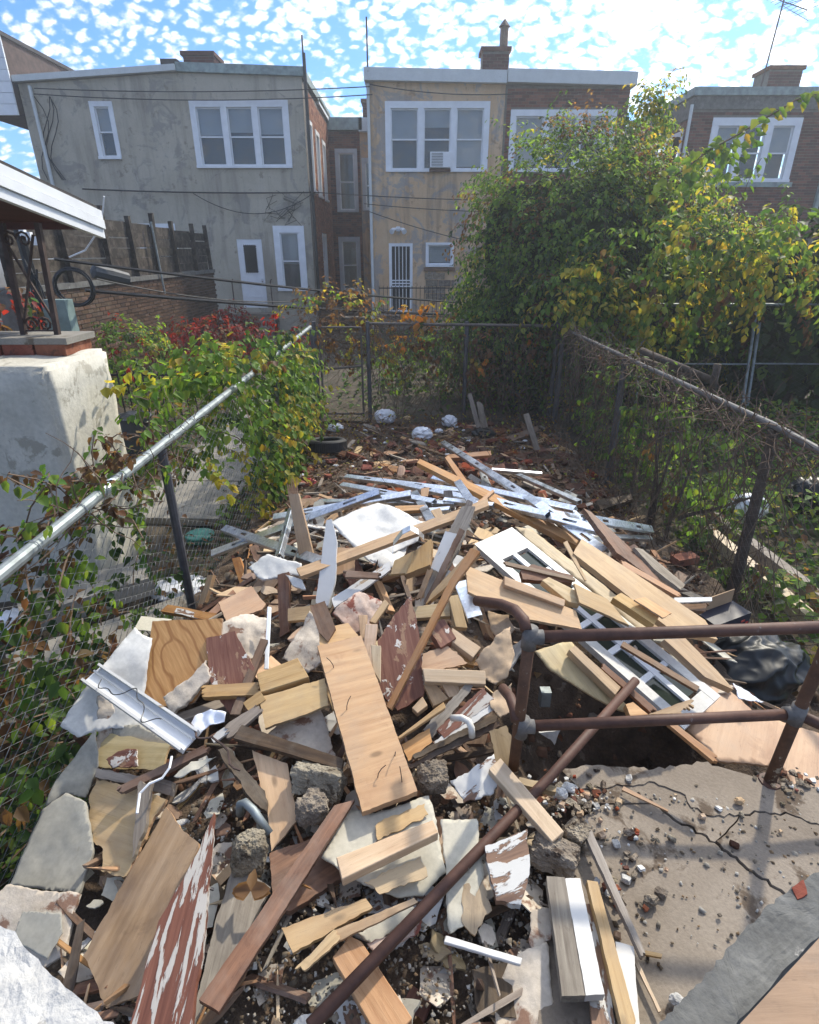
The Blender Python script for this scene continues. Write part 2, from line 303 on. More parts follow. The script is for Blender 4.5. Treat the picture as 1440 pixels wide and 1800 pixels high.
    M['wpaint'] = m_plain('white trim paint', (.72, .74, .76), .5, 0, .06, 5); M['gpaint'] = m_plain('grey trim', (.52, .55, .58), .5, 0, .1, 4)
    s = NT('window glass'); s.done((.03, .04, .032), .05, None, 0, .3); M['glass'] = s.m
    s = NT('clear pane'); s.done((.8, .85, .84), .03); s.b.inputs['Transmission Weight'].default_value = .93; s.b.inputs['IOR'].default_value = 1.5; M['clear'] = s.m
    M['blind'] = m_plain('window blind', (.50, .53, .56), .7, 0, .06, 2); M['black'] = m_plain('black plastic', (.012, .012, .013), .4, 0, .3, 9)
    M['bag'] = m_plain('black bag film', (.008, .009, .010), .42, 0, .3, 6, spec=.4); M['bagw'] = m_plain('white bag film', (.74, .75, .78), .4, 0, .12, 10)
    M['tyre'] = m_plain('tyre rubber', (.016, .016, .018), .7, 0, .35, 20); M['can'] = m_plain('grey bin plastic', (.055, .06, .065), .5, 0, .15, 4)
    M['redpl'] = m_plain('red plastic', (.32, .02, .025), .35, 0, .2); M['green'] = m_plain('green lid', (.05, .22, .17), .5, 0, .25, 12); M['boxg'] = m_plain('pale green enamel box', (.19, .26, .25), .5, 0, .2, 8)
    M['rustred'] = m_plain('red brown timber paint', (.09, .028, .022), .7, 0, .3); M['roofd'] = m_plain('dark roof felt', (.045, .04, .04), .9, 0, .3); M['roofg'] = m_plain('weathered roof edge', (.23, .29, .28), .8, 0, .3, 6); M['gutter'] = m_rough('painted fascia', (.55, .58, .57), (.66, .69, .68), 3, (.36, .36, .33), .66, .2, .005, .6, rnd=False)
    M['shing'] = m_plain('brown shingle wall', (.07, .045, .038), .9, 0, .35, 6, .3)
    M['box'] = m_plain('printed carton', (.02, .02, .035), .5, 0, .2); M['card'] = m_plain('cardboard', (.36, .24, .14), .8, 0, .15)
    M['leaf'] = m_attr('leaves', .55, .6, .35, 0, 30, .2); M['twig'] = m_rough('dry vine stems', (.085, .055, .038), (.21, .15, .105), 9, None, .6, .4, .003, .9, rnd=False); M['bark'] = m_rough('bark', (.055, .042, .033), (.13, .105, .085), 9, None, .6, .8, .012, .95, rnd=False)
    M['core'] = m_rough('dark blocking core', (.022, .034, .012), (.048, .066, .024), 6, None, .6, .8, .05, 1, rnd=False); M['wire'] = m_plain('fence wire', (.30, .305, .305), .5, .7, .25, 30); M['wirer'] = m_plain('rusted fence wire', (.13, .11, .095), .7, .4, .35, 30)  # core colour stands in for the shade inside the crowns
    M['iron'] = m_plain('rusty wrought iron', (.075, .05, .042), .7, .3, .4, 12); M['print'] = m_plain('carton print', (.45, .06, .04), .6); M['printw'] = m_plain('carton white print', (.6, .6, .6), .6)
    M['gravel'] = m_attr('small rubble', .95, 0, .1, .5, 50, .4); M['pvc'] = m_plain('old white pipe', (.60, .58, .53), .45, 0, .15, 10); M['foil'] = m_plain('bright film', (.75, .77, .82), .3, .0, .12, 12)
    M['path'] = m_rough('pale concrete path', (.20, .185, .16), (.32, .30, .265), 2, (.13, .11, .085), .60, .4, .006, .9, rnd=False)
mats()
# ---------------------------------------------------------------- ground
def grid_mesh(name, x0, x1, y0, y1, nx, ny, zf):
    xs = np.linspace(x0, x1, nx); ys = np.linspace(y0, y1, ny); V = [(x, y, zf(x, y)) for y in ys for x in xs]
    F = [(j * nx + i, j * nx + i + 1, (j + 1) * nx + i + 1, (j + 1) * nx + i) for j in range(ny - 1) for i in range(nx - 1)]
    return fast_mesh(name, V, F)
tag(ob('ground', grid_mesh('ground', -400, 400, -200, 900, 60, 60, lambda x, y: -.16), MT['earth']), kind='structure')
tag(ob('neighbour_yard_ground', grid_mesh('ng', -9, -1.36, 1.2, 19.9, 60, 110, lambda x, y: -.03 + .05 * fbm(x, y, 1.5)), MT['earth'], smooth=True), kind='structure')
tag(ob('far_yard_ground', grid_mesh('ng2', -1.45, 14, 8.7, 19.9, 60, 60, lambda x, y: .0 + .05 * fbm(x, y, 1.5)), MT['earth'], smooth=True), kind='structure')
tag(ob('side_yard_ground', grid_mesh('ng3', 2.2, 14, -1, 8.8, 60, 60, lambda x, y: -.02 + .05 * fbm(x, y, 1.5)), MT['earth'], smooth=True), kind='structure')
def heap_z(x, y):
    d = .55 * sst((-1.16 - x) / .2) * sst((3.4 - y) / .8) + .55 * math.exp(-((x - .95) / .55) ** 2 - ((y - 1.78) / .28) ** 2) + .18 * math.exp(-((x + .9) / .4) ** 2 - ((y - 1.45) / .5) ** 2)
    return mound(x, y) - d + .055 * fbm(x, y, 2.2) + .022 * fbm(x + 9, y, 9, 2) - .03
tag(ob('rubble_heap_ground', grid_mesh('rg', -1.5, 2.32, .1, 8.9, 150, 330, heap_z), MT['soil'], smooth=True), kind='structure')
pth = MB()
for i in range(6): pth.box((-2.15 - .02 * (i % 2), 5.6 + i * 1.02, .035 + .006 * (i % 3)), (.55, .495, .04))
def path_slab():
    for i in range(5):
        b = MB().box((0, 0, 0), (.5, .49, .04)); o = ob('garden_path_slab', b.mesh('ps'), MT['path'], None, Matrix.Translation((-2.35 + .03 * (i % 2), 5.5 + i * 1.0, .03)) @ Matrix.Rotation(.02 * (i - 2), 4, 'Z')); tag(o, kind='structure')
path_slab()
# ---------------------------------------------------------------- houses
class Face:                                         # a facade: u along it, v up, d outwards
    def __init__(s, o, u, n): s.o = Vector(o); s.u = Vector(u).normalized(); s.n = Vector(n).normalized()
    def p(s, u, v, d=0): return s.o + s.u * u + Vector((0, 0, v)) + s.n * d
    def box(s, mb, u0, u1, v0, v1, d0, d1, mi=0): return mb.box(s.p((u0 + u1) / 2, (v0 + v1) / 2, (d0 + d1) / 2), (abs(u1 - u0) / 2, abs(v1 - v0) / 2, abs(d1 - d0) / 2), (s.u, Vector((0, 0, 1)), s.n), mi)
def facade(mb, fc, u0, u1, v0, va, vb, holes, dep=.14):      # wall sheet with real openings and reveals; its top runs from va to vb
    us = sorted({u0, u1, *[h[0] for h in holes], *[h[1] for h in holes]}); vs = sorted({v0, *[h[2] for h in holes], *[h[3] for h in holes]}) + [None]
    top = lambda u: va + (vb - va) * (u - u0) / (u1 - u0)
    for i in range(len(us) - 1):
        for j in range(len(vs) - 1):
            a, b = us[i], us[i + 1]; c = vs[j]; d = vs[j + 1]; um = (a + b) / 2; vm = c + .01
            if any(h[0] < um < h[1] and h[2] < vm < h[3] for h in holes): continue
            mb.add([fc.p(a, c), fc.p(b, c), fc.p(b, top(b) if d is None else d), fc.p(a, top(a) if d is None else d)], [(0, 1, 2, 3)])
    for h in holes:
        q = [(h[0], h[2]), (h[1], h[2]), (h[1], h[3]), (h[0], h[3])]
        for k in range(4): a, b = q[k], q[(k + 1) % 4]; mb.add([fc.p(*a), fc.p(*b), fc.p(*b, -dep), fc.p(*a, -dep)], [(0, 1, 2, 3)])
def window(house, fc, u0, u1, v0, v1, n=1, trim=.13, mt='wpaint', blind=(0, 0, 0), sill=True, split=True, cas=.03):
    f = MB(); c = (u1 - u0 - trim * (n + 1)) / n
    fc.box(f, u0, u1, v1 - trim, v1, -.09, cas); fc.box(f, u0, u1, v0, v0 + .07, -.09, cas + .05 if sill else cas)
    for i in range(n + 1): a = u0 + i * (c + trim); fc.box(f, a, a + trim, v0 + .071, v1 - trim - .001, -.088, cas - .002)
    w = f.build('window', MT[mt], house)
    for i in range(n):
        a = u0 + trim + i * (c + trim); b = a + c; lo = v0 + .071; hi = v1 - trim; mid = (lo + hi) / 2
        s = MB(); g = .035
        for (p, q, d) in (((mid - .02, hi, -.05)), ((lo, mid + .02, -.075))) if split else (((lo, hi, -.06),)):
            fc.box(s, a + .001, a + g, p, q, d - .015, d + .015); fc.box(s, b - g, b - .001, p, q, d - .015, d + .015); fc.box(s, a + g, b - g, q - .04, q, d - .014, d + .014); fc.box(s, a + g, b - g, p, p + .04, d - .014, d + .014)
        s.build('sash', MT['wpaint'], w)
        for (p, q, d) in ((mid, hi, -.055), (lo, mid, -.08)) if split else ((lo, hi, -.06),):
            MB().add([fc.p(a + .01, p + .01, d), fc.p(b - .01, p + .01, d), fc.p(b - .01, q - .01, d), fc.p(a + .01, q - .01, d)], [(0, 1, 2, 3)]).build('pane', MT['clear'], w)
        bl = blind[i % len(blind)]
        if bl: k = hi - (hi - lo) * bl; fc.box(MB(), 0, 0, 0, 0, 0, 0); bb = MB(); fc.box(bb, a + .02, b - .02, k, hi, -.125, -.115); bb.build('blind', MT['blind'], w)
        bb = MB(); fc.box(bb, a - .02, b + .02, lo - .02, hi + .02, -.42, -.40); bb.build('room_shade_sheet', MT['black'], w)  # black sheet painted in place of the unlit room's shade
    return w
def brickfield(mb, cols, fc, u0, u1, v0, va, vb, holes, L=.205, Hh=.065, g=.011, tones=((.20, .07, .045), (.13, .05, .04), (.25, .10, .065)), pad=0.0):
    nrow = int((max(va, vb) - v0) / (Hh + g)); idx = 0
    for r in range(nrow):
        v = v0 + r * (Hh + g); u = u0 - (L / 2 if r % 2 else 0)
        while u < u1:
            a, b = max(u, u0), min(u + L, u1); u += L + g
            t = va + (vb - va) * ((a + b) / 2 - u0) / (u1 - u0)
            if b - a < .03 or v + Hh > t: continue
            segs = [(a, b)]
            for h in holes:
                if h[2] - pad < v + Hh and v < h[3] + pad:
                    ns = []
                    for (p, q) in segs:
                        if q <= h[0] - pad or p >= h[1] + pad: ns.append((p, q)); continue
                        if p < h[0] - pad: ns.append((p, h[0] - pad))
                        if q > h[1] + pad: ns.append((h[1] + pad, q))
                    segs = ns
            for (p, q) in segs:
                if q - p < .02: continue
                d = .008 + random.uniform(-.003, .004); fc.box(mb, p, q, v, v + Hh, -.02, d)
                c = np.array(random.choice(tones)) * random.uniform(.7, 1.25); cols.extend([c] * 8)
def brickpart(house, fields):
    mb = MB(); cols = []
    for f in fields: brickfield(mb, cols, *f[:7], **(f[7] if len(f) > 7 else {}))
    o = mb.build('brickwork', MT['brickc'], house); a = o.data.color_attributes.new('Col', 'FLOAT_COLOR', 'POINT'); c4 = np.ones((len(cols), 4), np.float32); c4[:, :3] = np.array(cols); a.data.foreach_set('color', c4.ravel()); tag(o, kind='stuff')
def shell(mb, x0, x1, y0, y1, z, faces='lrbt'):
    P = lambda x, y, zz: (x, y, zz)
    if 'l' in faces: mb.add([P(x0, y0, -.1), P(x0, y1, -.1), P(x0, y1, z[0]), P(x0, y0, z[0])], [(0, 1, 2, 3)])
    if 'r' in faces: mb.add([P(x1, y0, -.1), P(x1, y1, -.1), P(x1, y1, z[1]), P(x1, y0, z[1])], [(0, 1, 2, 3)])
    if 'b' in faces: mb.add([P(x0, y1, -.1), P(x1, y1, -.1), P(x1, y1, z[1]), P(x0, y1, z[0])], [(0, 1, 2, 3)])
def roof(house, x0, x1, y0, y1, za, zb, mt='roofg', th=.16, over=.12, name='roof'):
    mb = MB(); V = [(x, y, (za if x == x0 else zb) + dz) for dz in (0, th) for y in (y0 - over, y1) for x in (x0, x1)]
    mb.add(V, [(0, 1, 5, 4), (1, 3, 7, 5), (3, 2, 6, 7), (2, 0, 4, 6), (4, 5, 7, 6), (0, 2, 3, 1)]); return mb.build(name, MT[mt], house)
YH = 20.0
FF = Face((0, YH, 0), (1, 0, 0), (0, -1, 0))
# left twin: one stucco building of two units
hA = empty('twin_house', 'long grey stucco twin house with flat roof and white storm door behind the plank fence', 'house', (-7, YH, 0))
HA = [(-9.36, -8.68, 4.95, 6.40), (-6.44, -3.55, 4.72, 6.43), (-8.62, -7.4, 2.0, 3.22), (-5.52, -4.72, .72, 2.78), (-4.32, -3.34, 1.24, 3.16)]
mb = MB(); facade(mb, FF, -11.3, -6.67, -.1, 6.82, 7.08, HA[:1] + HA[2:3]); facade(mb, FF, -6.67, -3.1, -.1, 7.08, 6.98, [HA[1]] + HA[3:]); shell(mb, -11.3, -3.1, YH, 26, (6.8, 6.9), 'lb')
for i in range(1): FF.box(mb, -6.69, -6.655, 0, 7.0, -.02, .012)
mb.build('wall', MT['stA'], hA)
roof(hA, -11.45, -6.66, YH, 26, 6.83, 7.1, 'gutter', .15, .16); r2 = roof(hA, -6.655, -3.02, YH, 26, 7.09, 6.98, 'roofg', .22, .10)
window(hA, FF, *HA[0], blind=(.48,)); window(hA, FF, *HA[1], n=3, trim=.17, blind=(.47, .42, .45)); window(hA, FF, *HA[4], trim=.2, blind=(.55,)); window(hA, FF, *HA[2], trim=.12)
dn = MB(); FF.box(dn, -5.52, -4.72, .72, 2.78, -.10, -.02); dr = dn.build('storm_door', MT['wpaint'], hA)
gl = MB(); FF.box(gl, -5.33, -4.91, 1.78, 2.62, -.03, -.012)
gl.build('pane', MT['black'], dr)
sc = MB()
for i in range(8):
    for vv in (1.78, 2.62): sc.tube([FF.p(-5.33 + .06 * i - .002, vv, -.008), FF.p(-5.33 + .06 * i - .002, vv, .004)], .020, 8)
for i in range(14):
    for uu in (-5.33, -4.91): sc.tube([FF.p(uu, 1.8 + .0615 * i, -.0085), FF.p(uu, 1.8 + .0615 * i, .0035)], .018, 8)
FF.box(sc, -5.36, -4.88, 1.42, 1.46, -.02, -.008); FF.box(sc, -5.36, -4.88, 1.04, 1.08, -.02, -.008); sc.build('scalloped_trim', MT['wpaint'], dr)
FF.box(MB(), 0, 0, 0, 0, 0, 0); hd = MB(); FF.box(hd, -4.83, -4.79, 1.5, 1.62, -.02, .04); hd.build('handle', MT['galv'], dr)
st = MB()
for i in range(4): st.box((-5.1, YH - .35 - i * .28, .58 - i * .17 - .3), (.75, .15 + .13, .08 + .22))
st.build('step', MT['conc'], hA)
for xx in (-5.75, -4.5): MB().tube([(xx, YH - .25, 0), (xx, YH - .25, 1.55), (xx, YH - .1, 1.6)], .018, 6).build('step_rail', MT['iron'], hA)
SF = Face((-3.1, YH, 0), (0, 1, 0), (1, 0, 0))       # the brick side of the wing, facing the light
HS = [(.3, 1.35, 4.15, 6.1), (2.0, 2.9, 4.1, 6.05), (3.6, 4.4, 4.1, 6.0), (2.3, 3.3, 1.2, 3.0)]
mb = MB(); facade(mb, SF, 0, 5.6, -.1, 6.9, 6.8, HS); mb.build('side_wall', MT['mortar'], hA)
for h in HS: window(hA, SF, *h, trim=.12, blind=(.5,))
brickpart(hA, [(SF, .35, 5.6, .9, 6.85, 6.75, HS, dict(tones=((.33, .15, .09), (.27, .11, .07), (.38, .19, .12))))])
MB().bar((-3.1, YH + 2.9, 7.0), (-3.1, YH + 5.7, 6.95), .16, .2).build('roof_edge', MT['gutter'], hA)
def chimney(house, x0, x1, z0, z1, y0, y1, cap=True, flue=None):
    m = MB(); m.box(((x0 + x1) / 2, (y0 + y1) / 2, (z0 + z1) / 2), ((x1 - x0) / 2, (y1 - y0) / 2, (z1 - z0) / 2)); c = m.build('chimney', MT['mortar'], house)
    b = MB(); cols = []; kw = dict(tones=((.14, .06, .05), (.10, .045, .04)))
    brickfield(b, cols, Face((0, y0, 0), (1, 0, 0), (0, -1, 0)), x0, x1, z0, z1, z1, [], **kw); brickfield(b, cols, Face((x1, 0, 0), (0, 1, 0), (1, 0, 0)), y0, y1, z0, z1, z1, [], **kw)
    o = b.build('brickwork', MT['brickc'], c); a = o.data.color_attributes.new('Col', 'FLOAT_COLOR', 'POINT'); c4 = np.ones((len(cols), 4), np.float32); c4[:, :3] = np.array(cols); a.data.foreach_set('color', c4.ravel()); tag(o, kind='stuff')
    if cap: MB().box(((x0 + x1) / 2, (y0 + y1) / 2, z1 + .05), ((x1 - x0) / 2 + .06, (y1 - y0) / 2 + .06, .05)).build('cap', MT['clay'], c)
    if flue: MB().tube([(flue, (y0 + y1) / 2, z1), (flue, (y0 + y1) / 2, z1 + .62)], .12, 8).build('flue_pipe', MT['brown'], c); MB().tube([(flue, (y0 + y1) / 2, z1 + .63), (flue, (y0 + y1) / 2, z1 + .82)], [.17, .01], 8).build('flue_cap', MT['iron'], c)
    return c
chimney(hA, -6.62, -5.75, 7.0, 7.62, 20.6, 21.5)
MB().box((-7.0, 20.7, 7.28), (.24, .3, .22)).build('roof_vent', MT['roofd'], hA)
MB().tube([FF.p(-10.95, 6.75, .05), FF.p(-10.93, 6.5, .09), FF.p(-10.9, 2.8, .08), FF.p(-10.9, .3, .08)], .05, 8).build('downspout', MT['gutter'], hA)
MB().tube([(-2.98, YH - .12, 0), (-2.98, YH - .12, 7.5)], .05, 8).build('downspout', MT['black'], hA)
# far neighbour with its bare side wall
mb = MB(); mb.box((-11.92, 24.5, 6.95), (.56, 4.7, .92)); sb_ = mb.build('side_bay', MT['shing'], hA)
MB().box((-11.92, 24.4, 7.92), (.62, 4.86, .05)).build('bay_roof', MT['roofd'], sb_)
for i in range(7): MB().box((-11.90, 19.77, 6.15 + i * .27), (.55, .025, .13)).build('siding_board', MT['wpaint'], sb_)
# recessed bay between the twins
hR = empty('recessed_house', 'dark brick house front set back in the gap between the stucco houses', 'house', (-2, 25.6, 0))
FR = Face((0, 25.6, 0), (1, 0, 0), (0, -1, 0)); HR = [(-2.88, -2.02, 3.85, 6.0), (-2.9, -2.02, .9, 2.95), (-1.86, -1.3, 3.9, 5.7)]
mb = MB(); facade(mb, FR, -3.1, -1.9, -.1, 6.8, 6.8, HR[:2]); mb.build('wall', MT['mortar'], hR); mb = MB(); facade(mb, FR, -1.9, -1.2, -.1, 6.9, 6.9, HR[2:]); mb.build('stucco_wall', MT['stC'], hR)
brickpart(hR, [(FR, -3.1, -1.92, .4, 6.6, 6.6, HR)])
for h in HR: window(hR, FR, *h, trim=.14, blind=(.0,), mt='gpaint')
MB().box((-2.45, 25.7, 6.78), (.66, .3, .2)).build('cornice', MT['roofg'], hR); MB().box((-1.5, 25.7, 6.75), (.42, .3, .22)).build('cornice', MT['gutter'], hR); chimney(hR, -1.8, -1.25, 6.9, 7.6, 26.2, 26.9)
# middle house, peach stucco
hC = empty('peach_house', 'peach stucco house with barred white security door and window air conditioner', 'house', (.8, YH, 0))
HC = [(-.72, 2.36, 4.62, 6.4), (-.66, .1, .58, 2.66), (.52, 1.42, 1.97, 2.68)]
mb = MB(); facade(mb, FF, -1.25, 2.78, -.1, 6.86, 6.86, HC); shell(mb, -1.25, 2.78, YH, 25.5, (6.86, 6.86), 'lb'); mb.build('wall', MT['stC'], hC)
roof(hC, -1.3, 2.78, YH, 26, 6.87, 6.80, 'gutter', .3, .18)
w = window(hC, FF, *HC[0], n=3, trim=.17, blind=(.5, .3, .95)); window(hC, FF, *HC[2], trim=.07, blind=(.9,), split=False)
ac = MB(); FF.box(ac, .62, 1.22, 4.72, 5.12, -.05, .22); a = ac.build('air_conditioner', MT['wpaint'], hC); gr = MB()
for i in range(9): FF.box(gr, .66, 1.0, 4.75 + i * .04, 4.765 + i * .04, .22, .23)
gr.build('grille', MT['can'], a); sh = MB(); FF.box(sh, .6, 1.24, 4.62, 4.7, .0, .14); sh.build('bracket', MT['rust'], a)
FF.box(MB(), 0, 0, 0, 0, 0, 0); d = MB(); u0, u1, v0, v1 = HC[1]
FF.box(d, u0, u0 + .09, v0, v1, -.06, .02); FF.box(d, u1 - .09, u1, v0, v1, -.06, .02); FF.box(d, u0 + .09, u1 - .09, v1 - .09, v1, -.06, .02); FF.box(d, u0 + .09, u1 - .09, v0, v0 + .06, -.06, .02)
for vv in (1.38, 1.47, 1.56): FF.box(d, u0 + .09, u1 - .09, vv - .018, vv + .018, -.04, .015)
sd = d.build('security_door', MT['wpaint'], hC)
for i in range(1, 5): b = MB(); uu = u0 + .09 + (u1 - u0 - .18) * i / 5; FF.box(b, uu - .012, uu + .012, v0 + .06, v1 - .09, -.035, -.012); b.build('bar', MT['wpaint'], sd)
lk = MB(); FF.box(lk, u1 - .085, u1 - .03, 1.36, 1.44, .02, .05); FF.box(lk, u1 - .085, u1 - .03, 1.5, 1.57, .02, .05); lk.build('lock', MT['galv'], sd)
b = MB(); FF.box(b, u0 + .05, u1 - .05, v0 + .02, v1 - .02, -.14, -.12); b.build('inner_door', MT['black'], sd)
for vv in (2.1, 1.0):
    scr = MB()
    for s_ in (-1, 1): scr.tube([FF.p(-.28 + s_ * (.03 + .09 * math.sin(t * .7)), vv - .15 + .03 * t, -.03) for t in range(10)], .008, 5)
    scr.build('scrollwork', MT['iron'], sd)
lt = MB(); FF.box(lt, -.42, -.30, 3.0, 3.14, 0, .06)
fl = lt.build('flood_light', MT['wpaint'], hC)
for s_ in (-1, 1): MB().tube([FF.p(-.36 + s_ * .05, 3.08, .05), FF.p(-.36 + s_ * .16, 3.04, .2), FF.p(-.36 + s_ * .2, 2.98, .3)], [.03, .06, .08], 10).build('lamp_head', MT['wpaint'], fl)
for r in range(4):
    for c in range(3):
        if c == 2 and r % 2: continue
        b = MB(); uu = .53 + c * .42 - (.2 if r % 2 else 0); FF.box(b, max(.5, uu), min(1.46, uu + .40), .96 + r * .21, 1.15 + r * .21, -.02, .012 + .004 * ((r + c) % 3)); b.build('concrete_block', MT['chunk'], hC)
b = MB(); FF.box(b, .46, 1.48, 1.84, 1.95, -.02, .06); b.build('sill', MT['brown'], hC)
MB().tube([FF.p(-1.2, 0, .07), FF.p(-1.2, 6.5, .07), FF.p(-1.2, 6.8, .05)], .045, 8).build('downspout', MT['gutter'], hC)
MB().tube([FF.p(-1.19, 6.9, .1), FF.p(-1.19, 8.3, .1)], .025, 6).build('vent_pole', MT['iron'], hC)
MB().tube([FF.p(-3.0, 7.5, .12), FF.p(-3.0, 7.9, .12)], .025, 6).build('vent_pole', MT['iron'], hA)
chimney(hC, 2.1, 2.85, 6.8, 7.62, 20.2, 20.8, True, 2.72)
st = MB(); st.box((-.3, YH - .5, .27), (.7, .5, .28)); st.build('step', MT['conc'], hC)
# brick house beside it
hD = empty('brick_house', 'dark brick house with white fascia half hidden behind the vine covered tree', 'house', (4.5, YH, 0))
HD = [(2.98, 6.1, 4.62, 6.2)]; FD = Face((0, YH + .02, 0), (1, 0, 0), (0, -1, 0))
mb = MB(); facade(mb, FD, 2.78, 6.4, -.1, 6.8, 6.75, HD); shell(mb, 2.78, 6.4, YH + .02, 25.5, (6.8, 6.7), 'rb'); mb.build('wall', MT['mortar'], hD)
brickpart(hD, [(FD, 2.85, 6.4, 3.6, 6.78, 6.72, HD), (Face((6.4, YH, 0), (0, 1, 0), (1, 0, 0)), .02, 3, 4, 6.7, 6.7, [])])
window(hD, FD, *HD[0], n=3, trim=.16, blind=(.9, .4, .5)); roof(hD, 2.80, 6.5, YH, 26, 6.82, 6.74, 'gutter', .32, .2)
# right house
hE = empty('red_brick_house', 'red brick house with triple window and television aerial on its flat roof', 'house', (10, YH, 0))
HE = [(8.95, 11.6, 4.35, 6.0)]; FE = Face((0, YH, 0), (1, 0, 0), (0, -1, 0))
mb = MB(); facade(mb, FE, 8.3, 14, -.1, 6.5, 6.5, HE)
SE = Face((8.3, YH, 0), (0, 1, 0), (-1, 0, 0)); HSE = [(.35, 2.7, 4.3, 5.75)]
facade(mb, SE, 0, 5.5, -.1, 6.5, 6.4, HSE); mb.build('wall', MT['mortar'], hE)
kw = dict(tones=((.15, .05, .04), (.10, .04, .035), (.19, .075, .055)))
brickpart(hE, [(FE, 8.3, 14, 2.8, 6.2, 6.2, HE, kw), (SE, 0, 5.5, 2.8, 6.0, 6.0, HSE, kw)])
window(hE, FE, *HE[0], n=3, trim=.2, blind=(.3, .0, .5)); window(hE, SE, *HSE[0], n=2, trim=.14, blind=(.4,))
MB().box((11.1, 23, 6.62), (2.9, 3.15, .1)).build('roof', MT['roofg'], hE); b = MB(); FE.box(b, 8.3, 14, 6.2, 6.52, -.05, .05); SE.box(b, 0, 5.5, 6.0, 6.5, -.05, .04); b.build('cornice', MT['concl'], hE)
b = MB(); FE.box(b, 8.85, 11.7, 4.22, 4.345, -.02, .09); b.build('sill', MT['roofg'], hE)
MB().tube([(8.22, YH - .1, .2), (8.22, YH - .1, 6.3)], .05, 8).build('downspout', MT['gutter'], hE)
chimney(hE, 11.1, 12.1, 6.7, 7.5, 21.5, 22.4)
b = MB().box((12.6, YH - .08, 4.8), (.06, .06, 1.3)); b.build('pipe', MT['roofg'], hE)
ant = empty('television_aerial', 'thin metal television aerial with many arms standing on the red brick house roof', 'aerial', (10.55, 20.8, 6.72))
pt, tp = Vector((10.55, 20.8, 6.72)), Vector((10.75, 20.8, 9.9)); MB().tube([pt, tp], .022, 6).build('mast', MT['iron'], ant)
a0 = pt.lerp(tp, .66); bm_ = MB(); bm_.tube([a0 + Vector((-.5, 0, .22)), a0 + Vector((.75, 0, -.1))], .014, 5); bm_.build('boom', MT['iron'], ant)
for i in range(9): t = i / 8; c = a0 + Vector((-.5 + 1.25 * t, 0, .22 - .32 * t)); l = .12 + .32 * t; MB().tube([c + Vector((.3 * l, -l, .05 * l)), c + Vector((-.3 * l, l, -.05 * l))], .007, 4).build('element', MT['iron'], ant)
for s_ in (-1, 1): MB().tube([a0, a0 + Vector((.95, .2, .28 * s_))], .008, 4).build('element', MT['iron'], ant)
MB().box(tp + Vector((.05, 0, -.12)), (.15, .03, .09)).build('top_box', MT['gpaint'], ant)
# ---------------------------------------------------------------- retaining wall with plank fence, left
XW = -6.0
WF = Face((XW, 9.2, 0), (0, 1, 0), (1, 0, 0)); WL = 9.6
hW = empty('brick_yard_wall', 'low old brick yard wall under the dark plank fence', 'wall', (XW, 14, 0))
b = MB(); b.box((XW - .16, 9.2 + WL / 2, .84), (.15, WL / 2, 1.0)); b.build('mortar_core', MT['mortar'], hW)
b = MB(); b.box((XW - .15, 9.2 + WL / 2, 1.885), (.2, WL / 2 + .03, .045)); b.build('coping', MT['concl'], hW)
bm1 = bpy.data.meshes.new('brick'); bb = MB().box((0, 0, 0), (.102, .05, .031)); bm1 = bb.mesh('brick'); bm1.materials.append(m_rough('old wall brick', (.075, .048, .034), (.15, .092, .06), 6, (.19, .17, .14), .62, .5, .006, .9, tint=(.6, 1.3)))
near = []; rest = MB(); cols = []
for r in range(24):
    for k in range(int(WL / .217)):
        near.append((abs(r * .077 - 1.0) * 1.2 + k * .217 * .5, r, k))
near.sort()
for i, (q, r, k) in enumerate(near):
    p = WF.p(k * .217 + (.1 if r % 2 else 0) + .1, .03 + r * .077, -.038 + random.uniform(-.003, .005))
    if i < 300:
        o = bpy.data.objects.new('brick', bm1); link(o, hW); o.location = p - Vector(hW.location); o.rotation_euler = (0, 0, R(90))
    else: rest.box(p, (.05, .102, .031)); c = np.array((.105, .065, .045)) * random.uniform(.6, 1.3); cols += [c] * 8
o = rest.build('brickwork', MT['brickc'], hW); a = o.data.color_attributes.new('Col', 'FLOAT_COLOR', 'POINT'); c4 = np.ones((len(cols), 4), np.float32); c4[:, :3] = np.array(cols); a.data.foreach_set('color', c4.ravel()); tag(o, kind='stuff')
hP = empty('plank_fence', 'dark weathered horizontal plank fence standing on the brick yard wall', 'fence', (XW, 13.5, 1.93))
ys = [9.2, 10.9, 12.4, 13.6, 14.8, 16.0, 17.4, 18.6]
for i in range(len(ys) - 1):
    for r in range(6):
        z = 2.03 + r * .19 + random.uniform(-.01, .01) - (.03 * i if r == 5 else 0)
        MB().bar((XW - .08 + random.uniform(-.01, .01), ys[i] + .02, z), (XW - .08, ys[i + 1] - .02, z + random.uniform(-.008, .008)), .025, .187).build('plank', MT['fenceb'], hP)
for i, y in enumerate(ys): MB().bar((XW + .0, y, 1.93), (XW + .0 - .03 * (i % 2), y, 3.12 + (.12 if i in (2, 4) else 0)), .10, .09, (1, 0, 0)).build('post', MT['fenceb'], hP)
MB().tube([(XW + .1, 14.6, 1.5), (XW + .08, 14.55, 3.05)], .025, 6).build('pipe_post', MT['steel'], hP)
